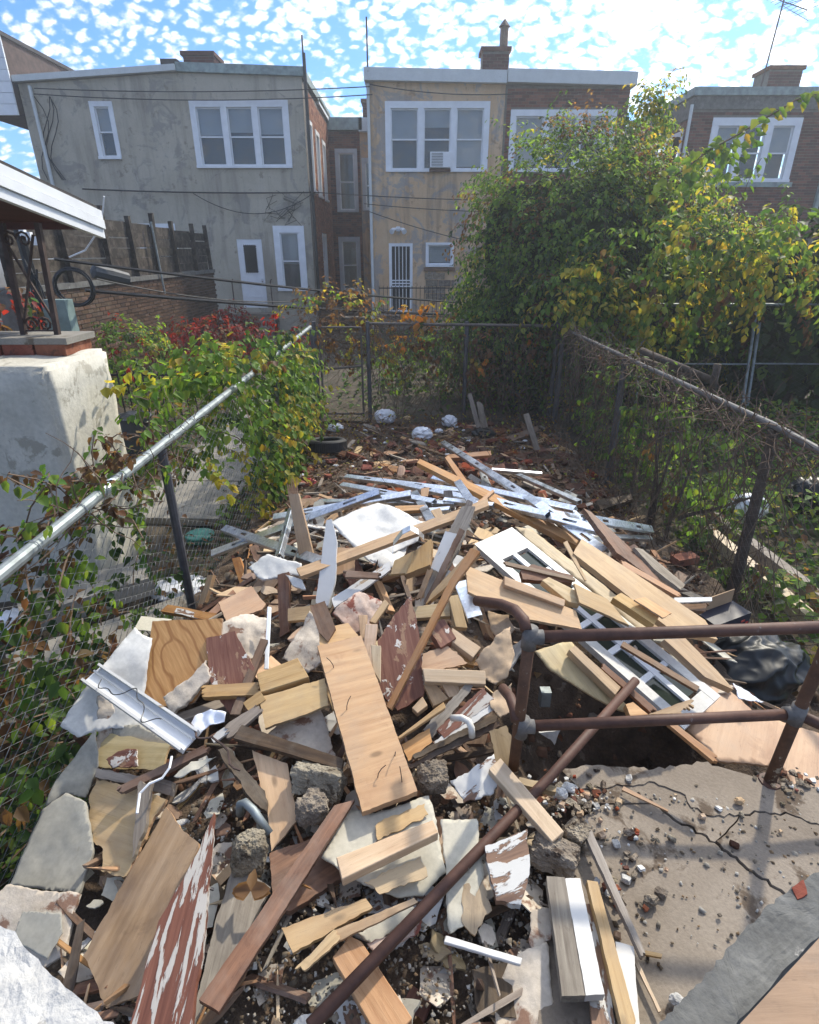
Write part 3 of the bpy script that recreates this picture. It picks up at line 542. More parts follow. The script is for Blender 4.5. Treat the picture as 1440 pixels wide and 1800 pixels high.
# cream stuccoed pier and porch
pier = empty('porch_pier', 'thick cream stucco porch wall with rounded worn edges', 'wall', (-2.9, 4.1, 0))
me = bpy.data.meshes.new('stucco_block'); bm = bmesh.new(); bmesh.ops.create_cube(bm, size=1)
for v in bm.verts: v.co = Vector((-3.15 + v.co.x * 1.6, 4.1 + v.co.y * .82, .75 + v.co.z * 2.02))
bmesh.ops.bevel(bm, geom=bm.edges[:], offset=.028, segments=2, affect='EDGES'); bmesh.ops.subdivide_edges(bm, edges=[e for e in bm.edges if e.calc_length() > .3], cuts=14, use_grid_fill=True)
for v in bm.verts: v.co += Vector((1, .6, .7)) * .013 * mnoise.noise(v.co * 3.1) + Vector((.8, .8, 1)) * .010 * mnoise.noise(v.co * 9)
bm.to_mesh(me); bm.free(); ob('stucco_block', me, MT['pier'], pier, None, True)
b = MB(); b.box((-3.50, 4.38, 1.86), (1.05, .2, .022)); cp = b.build('cap', MT['path'], pier)
for i in range(9): MB().box((-4.46 + i * .235, 4.36, 1.798), (.108, .18, .038)).build('brick', MT['brickm'], pier)
for i, (x, y, z, l) in enumerate([(-1.95, 3.0, .12, .55), (-2.0, 2.55, -.0, .62), (-2.25, 3.35, .27, .4)]):
    o = tag(MB().box((0, 0, 0), (l, .17, .07)).build('concrete_step', MT['path']), ['worn pale concrete step nearest the cream pier foot', 'long pale concrete step leaning below the upper one', 'small pale concrete step block behind the leafy netting'][i], 'step'); o.matrix_world = Matrix.Translation((x, y, z)) @ Matrix.Rotation(R(38), 4, 'Z')
aw = empty('porch_roof', 'white edged sloping porch roof over the wrought iron posts', 'roof', (-3.4, 4.5, 2.8))
def slope(y): return 2.93 - .165 * (y - 4.0)
for nm, x0, x1, z0, z1, mt in (('roof_deck', -6, -2.5, .0, .03, 'roofd'), ('soffit', -6, -2.52, -.10, -.07, 'rustred')):
    m = MB(); V = [(x, y, slope(y) + dz) for dz in (z0, z1) for y in (2.5, 5.13) for x in (x0, x1)]; m.add(V, [(0, 1, 5, 4), (1, 3, 7, 5), (3, 2, 6, 7), (2, 0, 4, 6), (4, 5, 7, 6), (0, 2, 3, 1)]); m.build(nm, MT[mt], aw)
for k in range(3):
    m = MB(); dz0, dz1 = -.20 + k * .068, -.136 + k * .068; off = .012 * (k % 2) + .006 * k; V = [(x, y, slope(y) + dz) for dz in (dz0, dz1) for y in (2.5, 5.15) for x in (-2.5 + off - .03, -2.49 + off)]
    m.add(V, [(0, 1, 5, 4), (1, 3, 7, 5), (3, 2, 6, 7), (2, 0, 4, 6), (4, 5, 7, 6), (0, 2, 3, 1)]); m.build('fascia_strip', MT['wpaint'], aw)
MB().box((-4.3, 5.1, slope(5.1) - .085), (1.7, .05, .06)).build('front_beam', MT['rustred'], aw); MB().box((-4.2, 5.14, slope(5.1) - .06), (1.69, .015, .06)).build('end_fascia', MT['rustred'], aw)
col = empty('wrought_iron_column', 'rusty wrought iron porch column with scrolls standing on the brick cap', 'column', (-3.2, 4.36, 1.9))
for x in (-2.87, -2.62): MB().bar((x, 4.38, 1.88), (x + .03, 4.42, slope(4.4) - .24), .035, .035, (1, 0, 0)).build('post', MT['iron'], col)
for s_, x in ((1, -2.855), (-1, -2.635)):
    for zc in (1.955, 2.52):
        m = MB(); m.tube([(x + s_ * (.06 + .055 * (1 - t / 14) * math.cos(t * .75)), 4.385, zc + .055 * (1 - t / 16) * math.sin(t * .75)) for t in range(14)], .008, 5); m.build('scroll', MT['iron'], col)
m = MB(); m.bar((-2.85, 4.385, 1.96), (-2.63, 4.40, 2.55), .014, .014); m.build('brace', MT['iron'], col); m = MB(); m.bar((-2.86, 4.385, 1.91), (-2.63, 4.385, 1.91), .012, .012); m.build('brace', MT['iron'], col)
m = MB(); m.bar((-2.63, 4.392, 1.98), (-2.85, 4.405, 2.54), .014, .014); m.build('brace', MT['iron'], col)
# utility post, box, coil, splice, cables
up = empty('utility_post', 'dark utility post wrapped in cables behind the cream pier', 'post', (-5.0, 8.0, 0))
MB().tube([(-4.86, 8.0, -.1), (-4.95, 8.0, 2.75)], [.07, .06], 8).build('pole', MT['black'], up); MB().tube([(-4.95, 8.0, 2.75), (-4.955, 8, 2.85), (-4.956, 8, 2.9)], [.1, .1, .02], 8).build('cap', MT['iron'], up)
for i in range(7):
    a = Vector((-4.93 + .02 * i, 7.93, 2.35 - .03 * i)); MB().tube([a + Vector((.05 * math.sin(i * 2 + t), -.02 * t, -.16 * t)) for t in range(7)], .012, 5).build('cable', MT['black'], up)
for i in range(3): MB().box((-4.84 + .07 * i, 7.9, 2.66 - .05 * i), (.03, .03, .05)).build('insulator', MT['wpaint'], up)
o = tag(MB().box((-4.45, 7.6, 1.62), (.15, .09, .27)).build('utility_box', MT['boxg']), 'pale green metal utility box below the cable coil', 'box')
m = MB(); ccen = Vector((-4.3, 7.8, 2.02)); m.tube([ccen + Vector((.24 * math.cos(t * .3) * (1 + .06 * math.sin(t * .13)), .02 * math.sin(t * .4), .22 * math.sin(t * .3) + .015 * math.sin(t * .21))) for t in range(64)], .014, 5); tag(m.build('cable_coil', MT['black']), 'round coil of black cable hanging beside the utility post', 'cable')
def sag(a, b, s, n=18): a, b = Vector(a), Vector(b); return [a.lerp(b, i / n) - Vector((0, 0, 4 * s * (i / n) * (1 - i / n))) for i in range(n + 1)]
CB = [((95, 455, 8.0), (800, 531, 12.5), .05, .022, 'thick black overhead cable, upper of the two crossing the yards', 'overhead cables'),
      ((150, 510, 8.0), (800, 553, 12.5), .05, .026, 'thick black overhead cable, lower of the two crossing the yards', 'overhead cables'),
      ((170, 490, 8.0), (540, 528, 11), .12, .010, 'thin slack black wire between the two thick cables', 'wires'),
      ((60, 155, 19.8), (650, 152, 19.8), .10, .014, 'uppermost black wire strung along the house eaves', 'wires'),
      ((60, 165, 19.8), (655, 166, 19.8), .14, .014, 'second black wire strung just under the house eaves', 'wires'),
      ((145, 332, 19.8), (555, 338, 19.8), .05, .022, 'black wire across the middle of the grey stucco wall', 'wires'),
      ((340, 340, 19.8), (550, 340, 19.8), .55, .012, 'slack looping wire hanging on the grey stucco wall', 'wires'),
      ((555, 338, 19.8), (860, 352, 19.7), .03, .014, 'upper thin wire across the peach stucco wall', 'wires'),
      ((640, 358, 19.8), (850, 372, 19.7), .03, .012, 'middle thin wire across the peach stucco wall', 'wires'),
      ((650, 372, 19.8), (830, 425, 18.5), .05, .012, 'lowest thin wire slanting down the peach stucco wall', 'wires'),
      ((650, 148, 19.8), (900, 165, 19.7), .10, .014, 'black wire below the white fascia of the peach house', 'wires'),
      ((790, 553, 12.5), (1440, 470, 9), .1, .02, 'black cable disappearing into the vine covered tree', 'overhead cables')]
for a, b_, s_, r, lb, gp in CB: m = MB(); m.tube(sag(aty(*a), aty(*b_), s_), r, 6); tag(m.build('overhead_cable' if r > .018 else 'wire', MT['black']), lb, 'cable', gp)
m = MB(); q = sag(aty(95, 455, 8.0), aty(800, 531, 12.5), .05); p0 = aty(160, 476, 8.3); p1 = aty(228, 492, 8.7); m.tube([p0, p0.lerp(p1, .06), p0.lerp(p1, .5), p0.lerp(p1, .94), p1], [.03, .09, .1, .09, .03], 10); tag(m.build('cable_splice', MT['can']), 'dark cylindrical cable splice box on the upper cable', 'splice box')
m = MB(); m.tube([aty(183, 345, 7.5), aty(178, 398, 7.6), aty(150, 440, 7.8), aty(122, 452, 7.9)], .01, 5); tag(m.build('white_wire', MT['wpaint']), 'white drop wire curving down to the utility post', 'wire')
tang = MB()
for i in range(9):
    a = FF.p(-3.9 + random.uniform(-.5, .5), 3.9 + random.uniform(-.1, .3), .03); tang.tube([a + Vector((random.uniform(-.25, .25) + .2 * math.sin(t + i), -.02, -random.uniform(.08, .2) * t)) for t in range(6)], .007, 4)
tag(tang.build('wire_tangle', MT['black']), 'messy tangle of loose black wires on the grey stucco wall', 'wires')
tang = MB()
for i in range(4):
    a = FF.p(-11.0 + random.uniform(-.1, .5), 6.5, .05); tang.tube([a + Vector((.25 * math.sin(t * .8 + i * .5), -.02, -.3 * t)) for t in range(8)], .014, 4)
tag(tang.build('wire_tangle', MT['black']), 'loop of black service wires at the far corner of the grey twin house', 'wires')
# ---------------------------------------------------------------- chain link
def netting(p0, p1, h, cell=.055, r=.0017, bend=.0, seed=0):  # zigzag wires woven side by side
    p0, p1 = np.array(p0, float), np.array(p1, float); L = np.linalg.norm((p1 - p0)[:2]); u = (p1 - p0) / L; n = np.array([-u[1], u[0], 0]); rg = np.random.default_rng(seed)
    nw = int(L / cell); nr = int(h / (cell / 2)); Vs = []; Fs = []; base = 0
    j = np.arange(nr + 1)
    for i in range(nw):
        s_ = i * cell + np.where((j + i) % 2 == 0, 0, cell); z = j * (h / nr); w = bend * np.sin(s_ * 1.9 + z * 2.3 + seed) + bend * .6 * np.sin(s_ * 4.3 - z * 3.1)
        P = p0[None] + u[None] * s_[:, None] + n[None] * (w + np.where(j % 2 == 0, .0015, -.0015))[:, None]; P[:, 2] += z + .012 * np.sin(s_ * 2.7 + seed)
        ring = np.stack([P + u * r, P + n * r * .9 - u * r * .5, P - n * r * .9 - u * r * .5], 1).reshape(-1, 3); Vs.append(ring)
        a = base + 3 * np.arange(nr)[:, None, None]; k = np.arange(3)[None, :, None]; F = np.concatenate([a + k, a + (k + 1) % 3, a + 3 + (k + 1) % 3, a + 3 + k], 2).reshape(-1, 4); Fs.append(F); base += len(ring)
    return fast_mesh('netting', np.concatenate(Vs), np.concatenate(Fs))
def ties(mb, a, b, n):
    a, b = Vector(a), Vector(b)
    for i in range(n): c = a.lerp(b, (i + .5) / n); d = (b - a).normalized(); mb.tube([c + Vector((d.y * .033 * math.cos(t), -d.x * .033 * math.cos(t), .033 * math.sin(t))) for t in np.linspace(0, 6.28, 9)], .0022, 4)
fL = empty('chain_link_fence', 'chain link fence with pale galvanised top rail beside the leafy vines', 'fence', (-1.42, 5, 0))
m = MB(); m.tube([(-1.375, .9, 1.455), (-1.385, 2.4, 1.462), (-1.40, 5.2, 1.455), (-1.415, 8.42, 1.46)], .025, 12); m.build('top_rail', MT['steel'], fL)
m = MB(); m.tube([(-1.385, 2.35, 1.462), (-1.3855, 2.45, 1.4625)], .029, 12); m.build('rail_sleeve', MT['galv'], fL)
ob('wire_netting', netting((-1.43, .7, .12), (-1.45, 8.4, 0), 1.33, .056, .0017, .025, 1), MT['wire'], fL)
for (y, z) in ((3.05, .05), (5.9, 0), (8.42, 0)):
    m = MB(); m.tube([(-1.40, y, z - .1), (-1.40, y, 1.43)], .026, 10); m.build('post', MT['postd'], fL)
m = MB(); ties(m, (-1.38, 1, 1.458), (-1.41, 8.3, 1.458), 22); m.build('wire_tie', MT['wire'], fL)
fR = empty('chain_link_fence', 'sagging chain link fence overgrown with dry brown vine stems, its rail rusty', 'fence', (2.24, 5, 0))
m = MB(); m.tube([(2.26, 2.2, 1.42), (2.25, 3.4, 1.47), (2.235, 5.6, 1.45), (2.22, 8.6, 1.43)], .021, 12); m.build('top_rail', MT['zfit'], fR)
ob('wire_netting', netting((2.24, .7, .0), (2.22, 8.7, 0), 1.42, .056, .0017, .035, 2), MT['wirer'], fR)
for y in (3.35, 6.0, 8.6): m = MB(); m.tube([(2.26, y, -.1), (2.25, y + .03, 1.45)], [.045, .03], 10); m.build('post', MT['bark' if y < 4 else 'postd'], fR)
m = MB(); ties(m, (2.26, 2.3, 1.43), (2.22, 8.3, 1.44), 16); m.build('wire_tie', MT['wirer'], fR)
fB = empty('chain_link_fence', 'back chain link fence with a narrow gate, hung with dead autumn vines', 'fence', (.5, 8.75, 0))
ob('wire_netting', netting((-.62, 8.76, 0), (2.22, 8.72, 0), 1.45, .056, .0017, .03, 3), MT['wirer'], fB)
m = MB(); m.tube([(-.62, 8.76, 1.47), (2.22, 8.72, 1.44)], .022, 10); m.build('top_rail', MT['wirer'], fB)
for x in (-1.42, -.62, .85, 2.2): m = MB(); m.tube([(x, 8.76, -.1), (x, 8.76, 1.5)], .032, 10); m.build('post', MT['postd'], fB)
g = MB()
for a, b_ in (((-1.34, .12), (-1.34, 1.42)), ((-.72, .12), (-.72, 1.42)), ((-1.34, .12), (-.72, .12)), ((-1.34, 1.42), (-.72, 1.42)), ((-1.34, .8), (-.72, .86))): g.tube([(a[0], 8.73, a[1]), (b_[0], 8.73, b_[1])], .016, 8)
gt = g.build('gate_frame', MT['wirer'], fB); ob('wire_netting', netting((-1.34, 8.74, .12), (-.72, 8.74, .12), 1.3, .056, .0014, .01, 4), MT['wirer'], gt)
fF = empty('chain_link_gate', 'chain link gate panels with steel frames leaning under the yellow vines', 'gate', (5, 8.2, 0))
for i, (x, w_) in enumerate(((3.35, 1.55), (5.0, 1.5), (6.6, 1.5))):
    m = MB(); A = [Vector((x, 8.2, -.02)), Vector((x + w_, 8.15, -.02)), Vector((x + w_ + .02, 8.5, 1.75)), Vector((x + .02, 8.55, 1.75))]
    for k in range(4): m.tube([A[k], A[(k + 1) % 4]], .022, 8)
    m.tube([A[0].lerp(A[3], .55), A[1].lerp(A[2], .55)], .012, 6); f_ = m.build('gate_frame', MT['steel'], fF); o = ob('wire_netting', netting((0, 0, 0), (w_, 0, 0), 1.78, .056, .0015, .01, 6 + i), MT['wirer'], f_, Matrix.Translation(A[0]) @ Matrix.Rotation(R(-10), 4, 'X'))
# black picket fence by the peach house and one in the yard at the left
def pickets(lb, x0, x1, y, z0, z1, n):
    e = empty('picket_fence', lb, 'fence', ((x0 + x1) / 2, y, z0))
    for z in (z0 + .08, z1 - .06): MB().bar((x0, y, z), (x1, y, z), .025, .03).build('rail', MT['black'], e)
    for i in range(n): x = x0 + (x1 - x0) * i / (n - 1); MB().bar((x, y, z0), (x, y, z1), .016, .016, (1, 0, 0)).build('picket', MT['black'], e)
pickets('black iron picket railing in front of the peach house door', -.9, 1.9, 18.0, .55, 1.5, 24)
pickets('low black iron picket fence behind the grey bin', -6.0, -3.2, 8.4, 0, .85, 24)
# ---------------------------------------------------------------- landing slab, broken by cracks
ZS = .72
def crack(pts, seed):
    rg = random.Random(seed); out = []
    for i in range(len(pts) - 1):
        a, b = Vector(pts[i]), Vector(pts[i + 1]); n = max(2, int((b - a).length / 9)); d = Vector((-(b - a).y, (b - a).x)).normalized()
        for k in range(n): out.append(tuple(a.lerp(b, k / n) + d * (rg.uniform(-3.4, 3.4) if k else 0)))
    return out + [tuple(pts[-1])]
slab = empty('concrete_landing', 'cracked dirty concrete landing slab under the rusty pipe railing', 'landing', (.9, 1.1, ZS))
c1 = crack([(1150, 1412), (1185, 1440), (1258, 1480), (1300, 1515), (1380, 1572), (1470, 1640)], 3)
c2 = crack([(1258, 1480), (1283, 1455), (1300, 1432), (1345, 1427), (1390, 1432), (1480, 1470)], 5)
c3 = crack([(1300, 1432), (1255, 1435), (1215, 1420), (1205, 1398), (1150, 1375), (1020, 1388)], 8)
def pix_poly(pp, z): return [atz(p[0], p[1], z) for p in pp]
def prism(nm, pts, th, mt, parent, shrink=.0015):
    c = sum(pts, Vector()) / len(pts); me = bpy.data.meshes.new(nm); bm = bmesh.new(); vs = [bm.verts.new(p - c) for p in pts]; f = bm.faces.new(vs)
    if f.normal.z < 0: f.normal_flip()
    r = bmesh.ops.extrude_face_region(bm, geom=[f]); bm.normal_update()
    for v in [g for g in r['geom'] if isinstance(g, bmesh.types.BMVert)]: v.co.z += 0
    for v in vs: v.co.z -= th
    bmesh.ops.recalc_face_normals(bm, faces=bm.faces[:]); bm.to_mesh(me); bm.free(); return ob(nm, me, mt, parent, Matrix.Translation(c))
def inset(p, q, k=1.0):  # move a shared crack line a little to one side
    return [(a[0] + q[0] * k, a[1] + q[1] * k) for a in p]
i4 = c1.index(min(c1, key=lambda a: abs(a[0] - 1258) + abs(a[1] - 1480)))
edge_back = crack([(985, 1352), (1060, 1345), (1150, 1352), (1235, 1340), (1262, 1345)], 12)
A_ = inset(c1, (-1.9, 2.0)); prism('slab_piece', pix_poly(A_ + [(1480, 1900), (930, 1950), (950, 1750), (968, 1570), (985, 1480), (1010, 1445), (1060, 1415)], ZS), .14, MT['conc'], slab)
B_ = inset(c1[i4:], (1.9, -1.8)); prism('slab_piece', pix_poly(B_ + [(1480, 1560)] + inset(c2[::-1], (.8, 1.8))[:-1], ZS + .004), .14, MT['conc'], slab)
C_ = inset(c2, (-.8, -1.8)); prism('slab_piece', pix_poly(inset(c3, (.6, -1.0))[::-1] + C_[c2.index(min(c2, key=lambda a: abs(a[0] - 1300) + abs(a[1] - 1432))) + 1:] + [(1480, 1390), (1350, 1372), (1262, 1347)] + edge_back[::-1][1:], ZS + .007), .14, MT['conc'], slab)
D_ = inset(c1[:i4], (1.1, -1.1)) ; k3 = c2.index(min(c2, key=lambda a: abs(a[0] - 1300) + abs(a[1] - 1432)))
prism('slab_piece', pix_poly(D_ + inset(c2[:k3], (-1.2, -.4)) + inset(c3, (-.6, 1.1)) + [(1000, 1400), (1040, 1412)], ZS + .002), .14, MT['conc'], slab)
prism('slab_bed', pix_poly([(960, 1420), (1010, 1370), (1240, 1356), (1480, 1405), (1480, 1890), (960, 1890)], ZS - .045), .4, MT['soil'], slab)
# wall opening the picture is taken from: broken stucco edge, grey render, plywood sheet
def lump(nm, poly, y_of, dep, mt, parent, lb=None, cat=None, rough=.012, seed=0):
    pts = [y_of(*p) for p in poly]; c = sum(pts, Vector()) / len(pts); me = bpy.data.meshes.new(nm); bm = bmesh.new(); vs = [bm.verts.new(p - c) for p in pts]; f = bm.faces.new(vs)
    r = bmesh.ops.extrude_face_region(bm, geom=[f])
    for v in [g for g in r['geom'] if isinstance(g, bmesh.types.BMVert)]: v.co += Vector(dep)
    bmesh.ops.recalc_face_normals(bm, faces=bm.faces[:]); bmesh.ops.triangulate(bm, faces=bm.faces[:]); bmesh.ops.subdivide_edges(bm, edges=bm.edges[:], cuts=4, use_grid_fill=True); bmesh.ops.subdivide_edges(bm, edges=[e for e in bm.edges if e.calc_length() > .02], cuts=2, use_grid_fill=True)
    for v in bm.verts: q = (v.co + c) * 22; v.co += rough * Vector((mnoise.noise(q), mnoise.noise(q + Vector((7, 0, 0))), mnoise.noise(q + Vector((0, 9, 0))))) + rough * .5 * Vector((mnoise.noise(q * 3), mnoise.noise(q * 3.1), mnoise.noise(q * 2.9)))
    bm.to_mesh(me); bm.free(); o = ob(nm, me, mt, parent, Matrix.Translation(c), False); return tag(o, lb, cat) if lb else o
lump('broken_stucco_wall', [(-40, 1590), (25, 1640), (75, 1695), (130, 1745), (195, 1800), (260, 1880), (-60, 1880)], lambda x, y: atz(x, y, 1.62), (0, -.05, -.5), MT['stucwh'], None, 'rough white broken stucco wall edge at the lower corner of the view', 'wall', .006)
je = crack([(1480, 1495), (1440, 1532), (1390, 1560), (1345, 1600), (1280, 1670), (1240, 1720), (1185, 1770), (1120, 1850)], 21)
lump('render_wall_edge', je + [(1260, 1850), (1300, 1795), (1480, 1600)], lambda x, y: atz(x, y, 1.30), (.02, -.03, -.6), MT['concl'], None, 'grey broken render wall top with a chipped edge and one red brick showing', 'wall', .004)
o = prism('plywood_sheet', pix_poly([(1480, 1606), (1302, 1799), (1260, 1850), (1480, 1850)], 1.36), .018, MT['plyd'], None); tag(o, 'tan plywood sheet covering the opening beyond the grey render edge', 'plywood')
lump('red_brick_stub', [(1392, 1562), (1412, 1546), (1418, 1572), (1402, 1582)], lambda x, y: atz(x, y, 1.303), (0, -.01, -.05), MT['brickm'], None, 'orange red brick stub exposed in the grey render edge', 'brick', .004)
# rusty pipe railing
rl = empty('pipe_railing', 'rusty two rail pipe handrail with grey fittings on the landing', 'railing', (.8, 1.4, ZS))
PY = 1.42; ptl = aty(931, 1120, PY + .03); pml = aty(917, 1277, PY + .01); pbl = aty(903, 1350, PY); pbr = atz(1352, 1376, ZS); prm = aty(1402, 1255, pbr.y + .01); prt = aty(1440, 1170, pbr.y + .02)
zt = ptl.z
top_r = ray(1600, 1096); top_r = EYE + top_r * ((zt - EYE.z) / top_r.z)
def up_to(a, b): return [a, b]
MB().tube([ptl, aty(1200, 1111, PY + .02), aty(1700, 1093, PY + .0)], .019, 14).build('top_rail', MT['rust'], rl, True)
MB().tube([pml, prm], .0185, 14).build('mid_rail', MT['rust'], rl, True); MB().tube([pbl, ptl], .019, 14).build('post', MT['rustp'], rl, True)
MB().tube([pbr, prm, prt, aty(1475, 1080, pbr.y + .03)], .0195, 14).build('post', MT['rustp'], rl, True)
MB().tube([prm, aty(1500, 1300, pbr.y - .03)], .019, 12).build('mid_rail', MT['rust'], rl, True)
q = [aty(925, 1108, PY + .02), aty(921, 1090, PY + .05), aty(905, 1072, PY + .11), aty(880, 1062, PY + .18), aty(838, 1056, PY + .27)]; MB().tube(q, .0185, 14).build('bent_rail', MT['rust'], rl, True)
q = [aty(908, 1268, PY), aty(904, 1245, PY + .04), aty(897, 1226, PY + .10), aty(884, 1210, PY + .17)]; MB().tube(q, .0185, 14).build('bent_rail', MT['rust'], rl, True)
for c, dr in ((ptl, (pbl - ptl)), (pml, (pbl - pml)), (prm, (pbr - prm))):
    d = dr.normalized() * .035; MB().tube([c - d, c + d * 1.1], .025, 12).build('pipe_fitting', MT['zfit'], rl, True); x = Vector((1, 0, -.02)) * .05
    s_ = -1 if c is prm else 1; MB().tube([c, c + x * s_ * .85], .0245, 12).build('pipe_fitting', MT['zfit'], rl, True)
MB().tube([pbr + Vector((0, 0, -.02)), pbr + Vector((0, 0, .012))], [.05, .035], 10).build('rust_collar', MT['rust'], rl)
lp = empty('loose_pipe', 'long loose rusty pipe lying across the rubble and the landing edge', 'pipe', (.3, 1.1, .8))
MB().tube([aty(1118, 1196, 1.72), aty(965, 1368, 1.36), atm(880, 1455, .14), atm(545, 1805, .20)], .0165, 14).build('tube', MT['rust'], lp, True)
# ---------------------------------------------------------------- the heap: sheets, boards, studs, stones
def jagged(pts2, jag, rg, step=.011, ends=0.0):
    out = []; mx = max((Vector(pts2[(i + 1) % len(pts2)]) - Vector(pts2[i])).length for i in range(len(pts2)))
    for i in range(len(pts2)):
        a, b = Vector(pts2[i]), Vector(pts2[(i + 1) % len(pts2)]); L = (b - a).length; n = max(1, min(90, int(L / step))); d = Vector((-(b - a).y, (b - a).x)).normalized() if L > 1e-6 else Vector((0, 0)); w = 0
        out.append(a)
        if ends and L < mx * .4:
            n = max(3, int(L / .006))
            for k in range(1, n): out.append(a.lerp(b, k / n) + d * rg.uniform(-ends, ends) * (1.6 if rg.random() < .25 else 1))
        else:
            for k in range(1, n): w = .72 * w + rg.uniform(-jag, jag) * .62; out.append(a.lerp(b, k / n) + d * w)
    return out
def plane_of(poly, off, tilt, z=None, y=None):
    cx = sum(p[0] for p in poly) / len(poly); cy = sum(p[1] for p in poly) / len(poly)
    o = aty(cx, cy, y) if y is not None else atz(cx, cy, z) if z is not None else atm(cx, cy, off)
    n = mound_n(o.x, o.y) if z is None and y is None else Vector((0, 0, 1))
    n = (n + Vector((tilt[0], tilt[1], 0))).normalized(); return o, n
def hit(p, o, n): r = ray(*p); return EYE + r * ((o - EYE).dot(n) / r.dot(n))
NITEM = [0]
def sheet(name, label, mat, poly, off=.05, th=.02, tilt=(0, 0), jag=.0, warp=0.0, z=None, y=None, cat=None, edge=None, group=None, axis=None, bevel=0.0, parent=None, jstep=.011):
    NITEM[0] += 1; rg = random.Random(NITEM[0] * 17 + 3)
    o, n = plane_of(poly, off, tilt, z, y); P = [hit(p, o, n) for p in poly]; c = sum(P, Vector()) / len(P)
    if axis is None:
        best = max(range(len(P)), key=lambda i: (P[(i + 1) % len(P)] - P[i]).length); ax = P[(best + 1) % len(P)] - P[best]
    else: ax = P[axis[1]] - P[axis[0]]
    if n.dot(EYE - c) < 0: n = -n
    ax = (ax - n * ax.dot(n)).normalized(); ay = n.cross(ax); M = Matrix((ax, ay, n)).transposed().to_4x4(); M.translation = c
    q = [Vector(((p - c).dot(ax), (p - c).dot(ay))) for p in P]
    if sum(q[i].x * q[(i + 1) % len(q)].y - q[(i + 1) % len(q)].x * q[i].y for i in range(len(q))) < 0: q.reverse()
    if jag > 0: q = jagged(q, jag, rg, jstep, .011 if len(q) == 4 and mat in ('brown', 'dark', 'grey', 'red2', 'pine') and name in ('board', 'lath', 'plank', 'stick', 'splintered_board') and rg.random() < .75 else 0)
    bm = bmesh.new()
    if warp > 0:
        xs = [p.x for p in q]; ys_ = [p.y for p in q]; g = max(max(xs) - min(xs), max(ys_) - min(ys_)) / 22; nb = len(q)
        if jag <= 0: q = jagged(q, 0.0, rg, g); nb = len(q)
        pts = [Vector((p.x, p.y)) for p in q]; x = min(xs)
        while x < max(xs):
            y_ = min(ys_)
            while y_ < max(ys_): pts.append(Vector((x + rg.uniform(-.2, .2) * g, y_ + rg.uniform(-.2, .2) * g))); y_ += g
            x += g
        vv, ee, ff = delaunay_2d_cdt(pts, [(i, (i + 1) % nb) for i in range(nb)], [], 1, 1e-5)[:3]
        s = rg.uniform(0, 50); k = 1.2 / max(max(xs) - min(xs), .25)
        vs = [bm.verts.new((p.x, p.y, warp * (mnoise.noise(Vector((p.x * k * 1.6 + s, p.y * k * 1.6, s))) + .25 * mnoise.noise(Vector((p.x * k * 6, p.y * k * 6 + s, 1)))))) for p in vv]
        for f in ff:
            try: bm.faces.new([vs[i] for i in f])
            except ValueError: pass
    else:
        bm.faces.new([bm.verts.new((p.x, p.y, 0)) for p in q])
    bm.normal_update()
    for f in bm.faces:
        if f.normal.z < 0: f.normal_flip()
    top = bm.faces[:]; r = bmesh.ops.extrude_face_region(bm, geom=top, use_keep_orig=True)
    nv = {v for v in r['geom'] if isinstance(v, bmesh.types.BMVert)}
    for v in nv: v.co.z -= th
    topset = set(top); 
    for f in bm.faces:
        nn = sum(1 for v in f.verts if v in nv)
        if nn == len(f.verts): f.normal_flip() if f.normal.z > 0 else None
        elif nn and edge: f.material_index = 1
    bm.normal_update(); bmesh.ops.recalc_face_normals(bm, faces=bm.faces[:])
    if bevel and not warp: bmesh.ops.bevel(bm, geom=[e for e in bm.edges if e.is_manifold and len(e.link_faces) == 2 and e.link_faces[0].normal.angle(e.link_faces[1].normal, 0) > .5], offset=bevel, segments=1, affect='EDGES')
    me = bpy.data.meshes.new(name); bm.to_mesh(me); bm.free()
    ms = [MT[mat]] + ([MT[edge]] if edge else [])
    ob_ = ob(name, me, ms, parent, M, False)
    if warp: 
        me.polygons.foreach_set('use_smooth', [p.normal.z > .35 or p.normal.z < -.35 for p in me.polygons])
    if parent is None: tag(ob_, label, cat or name.split('_')[-1], group)
    return ob_
def B(label, mat, poly, off=.08, th=.035, tilt=(0, 0), jag=.0012, name='board', **k):    # a board or block
    k.setdefault('bevel', .002 if jag < .001 else 0); k.setdefault('cat', name.split('_')[-1]); return sheet(name, label, mat, poly, off, th, tilt, jag, **k)
def P_(label, mat, poly, off=.06, th=.012, tilt=(0, 0), jag=.004, warp=0.0, name='plywood_piece', **k): k.setdefault('edge', 'plyedge' if mat.startswith('ply') else None); k.setdefault('cat', 'plywood' if 'plywood' in name else name.split('_')[-1]); return sheet(name, label, mat, poly, off, th, tilt, jag, warp, **k)
def strip(a, b, w0, w1=None):                       # pixel quad from a centre line
    w1 = w1 or w0; dx, dy = b[0] - a[0], b[1] - a[1]; l = math.hypot(dx, dy); nx, ny = -dy / l, dx / l
    return [(a[0] + nx * w0 / 2, a[1] + ny * w0 / 2), (b[0] + nx * w1 / 2, b[1] + ny * w1 / 2), (b[0] - nx * w1 / 2, b[1] - ny * w1 / 2), (a[0] - nx * w0 / 2, a[1] - ny * w0 / 2)]
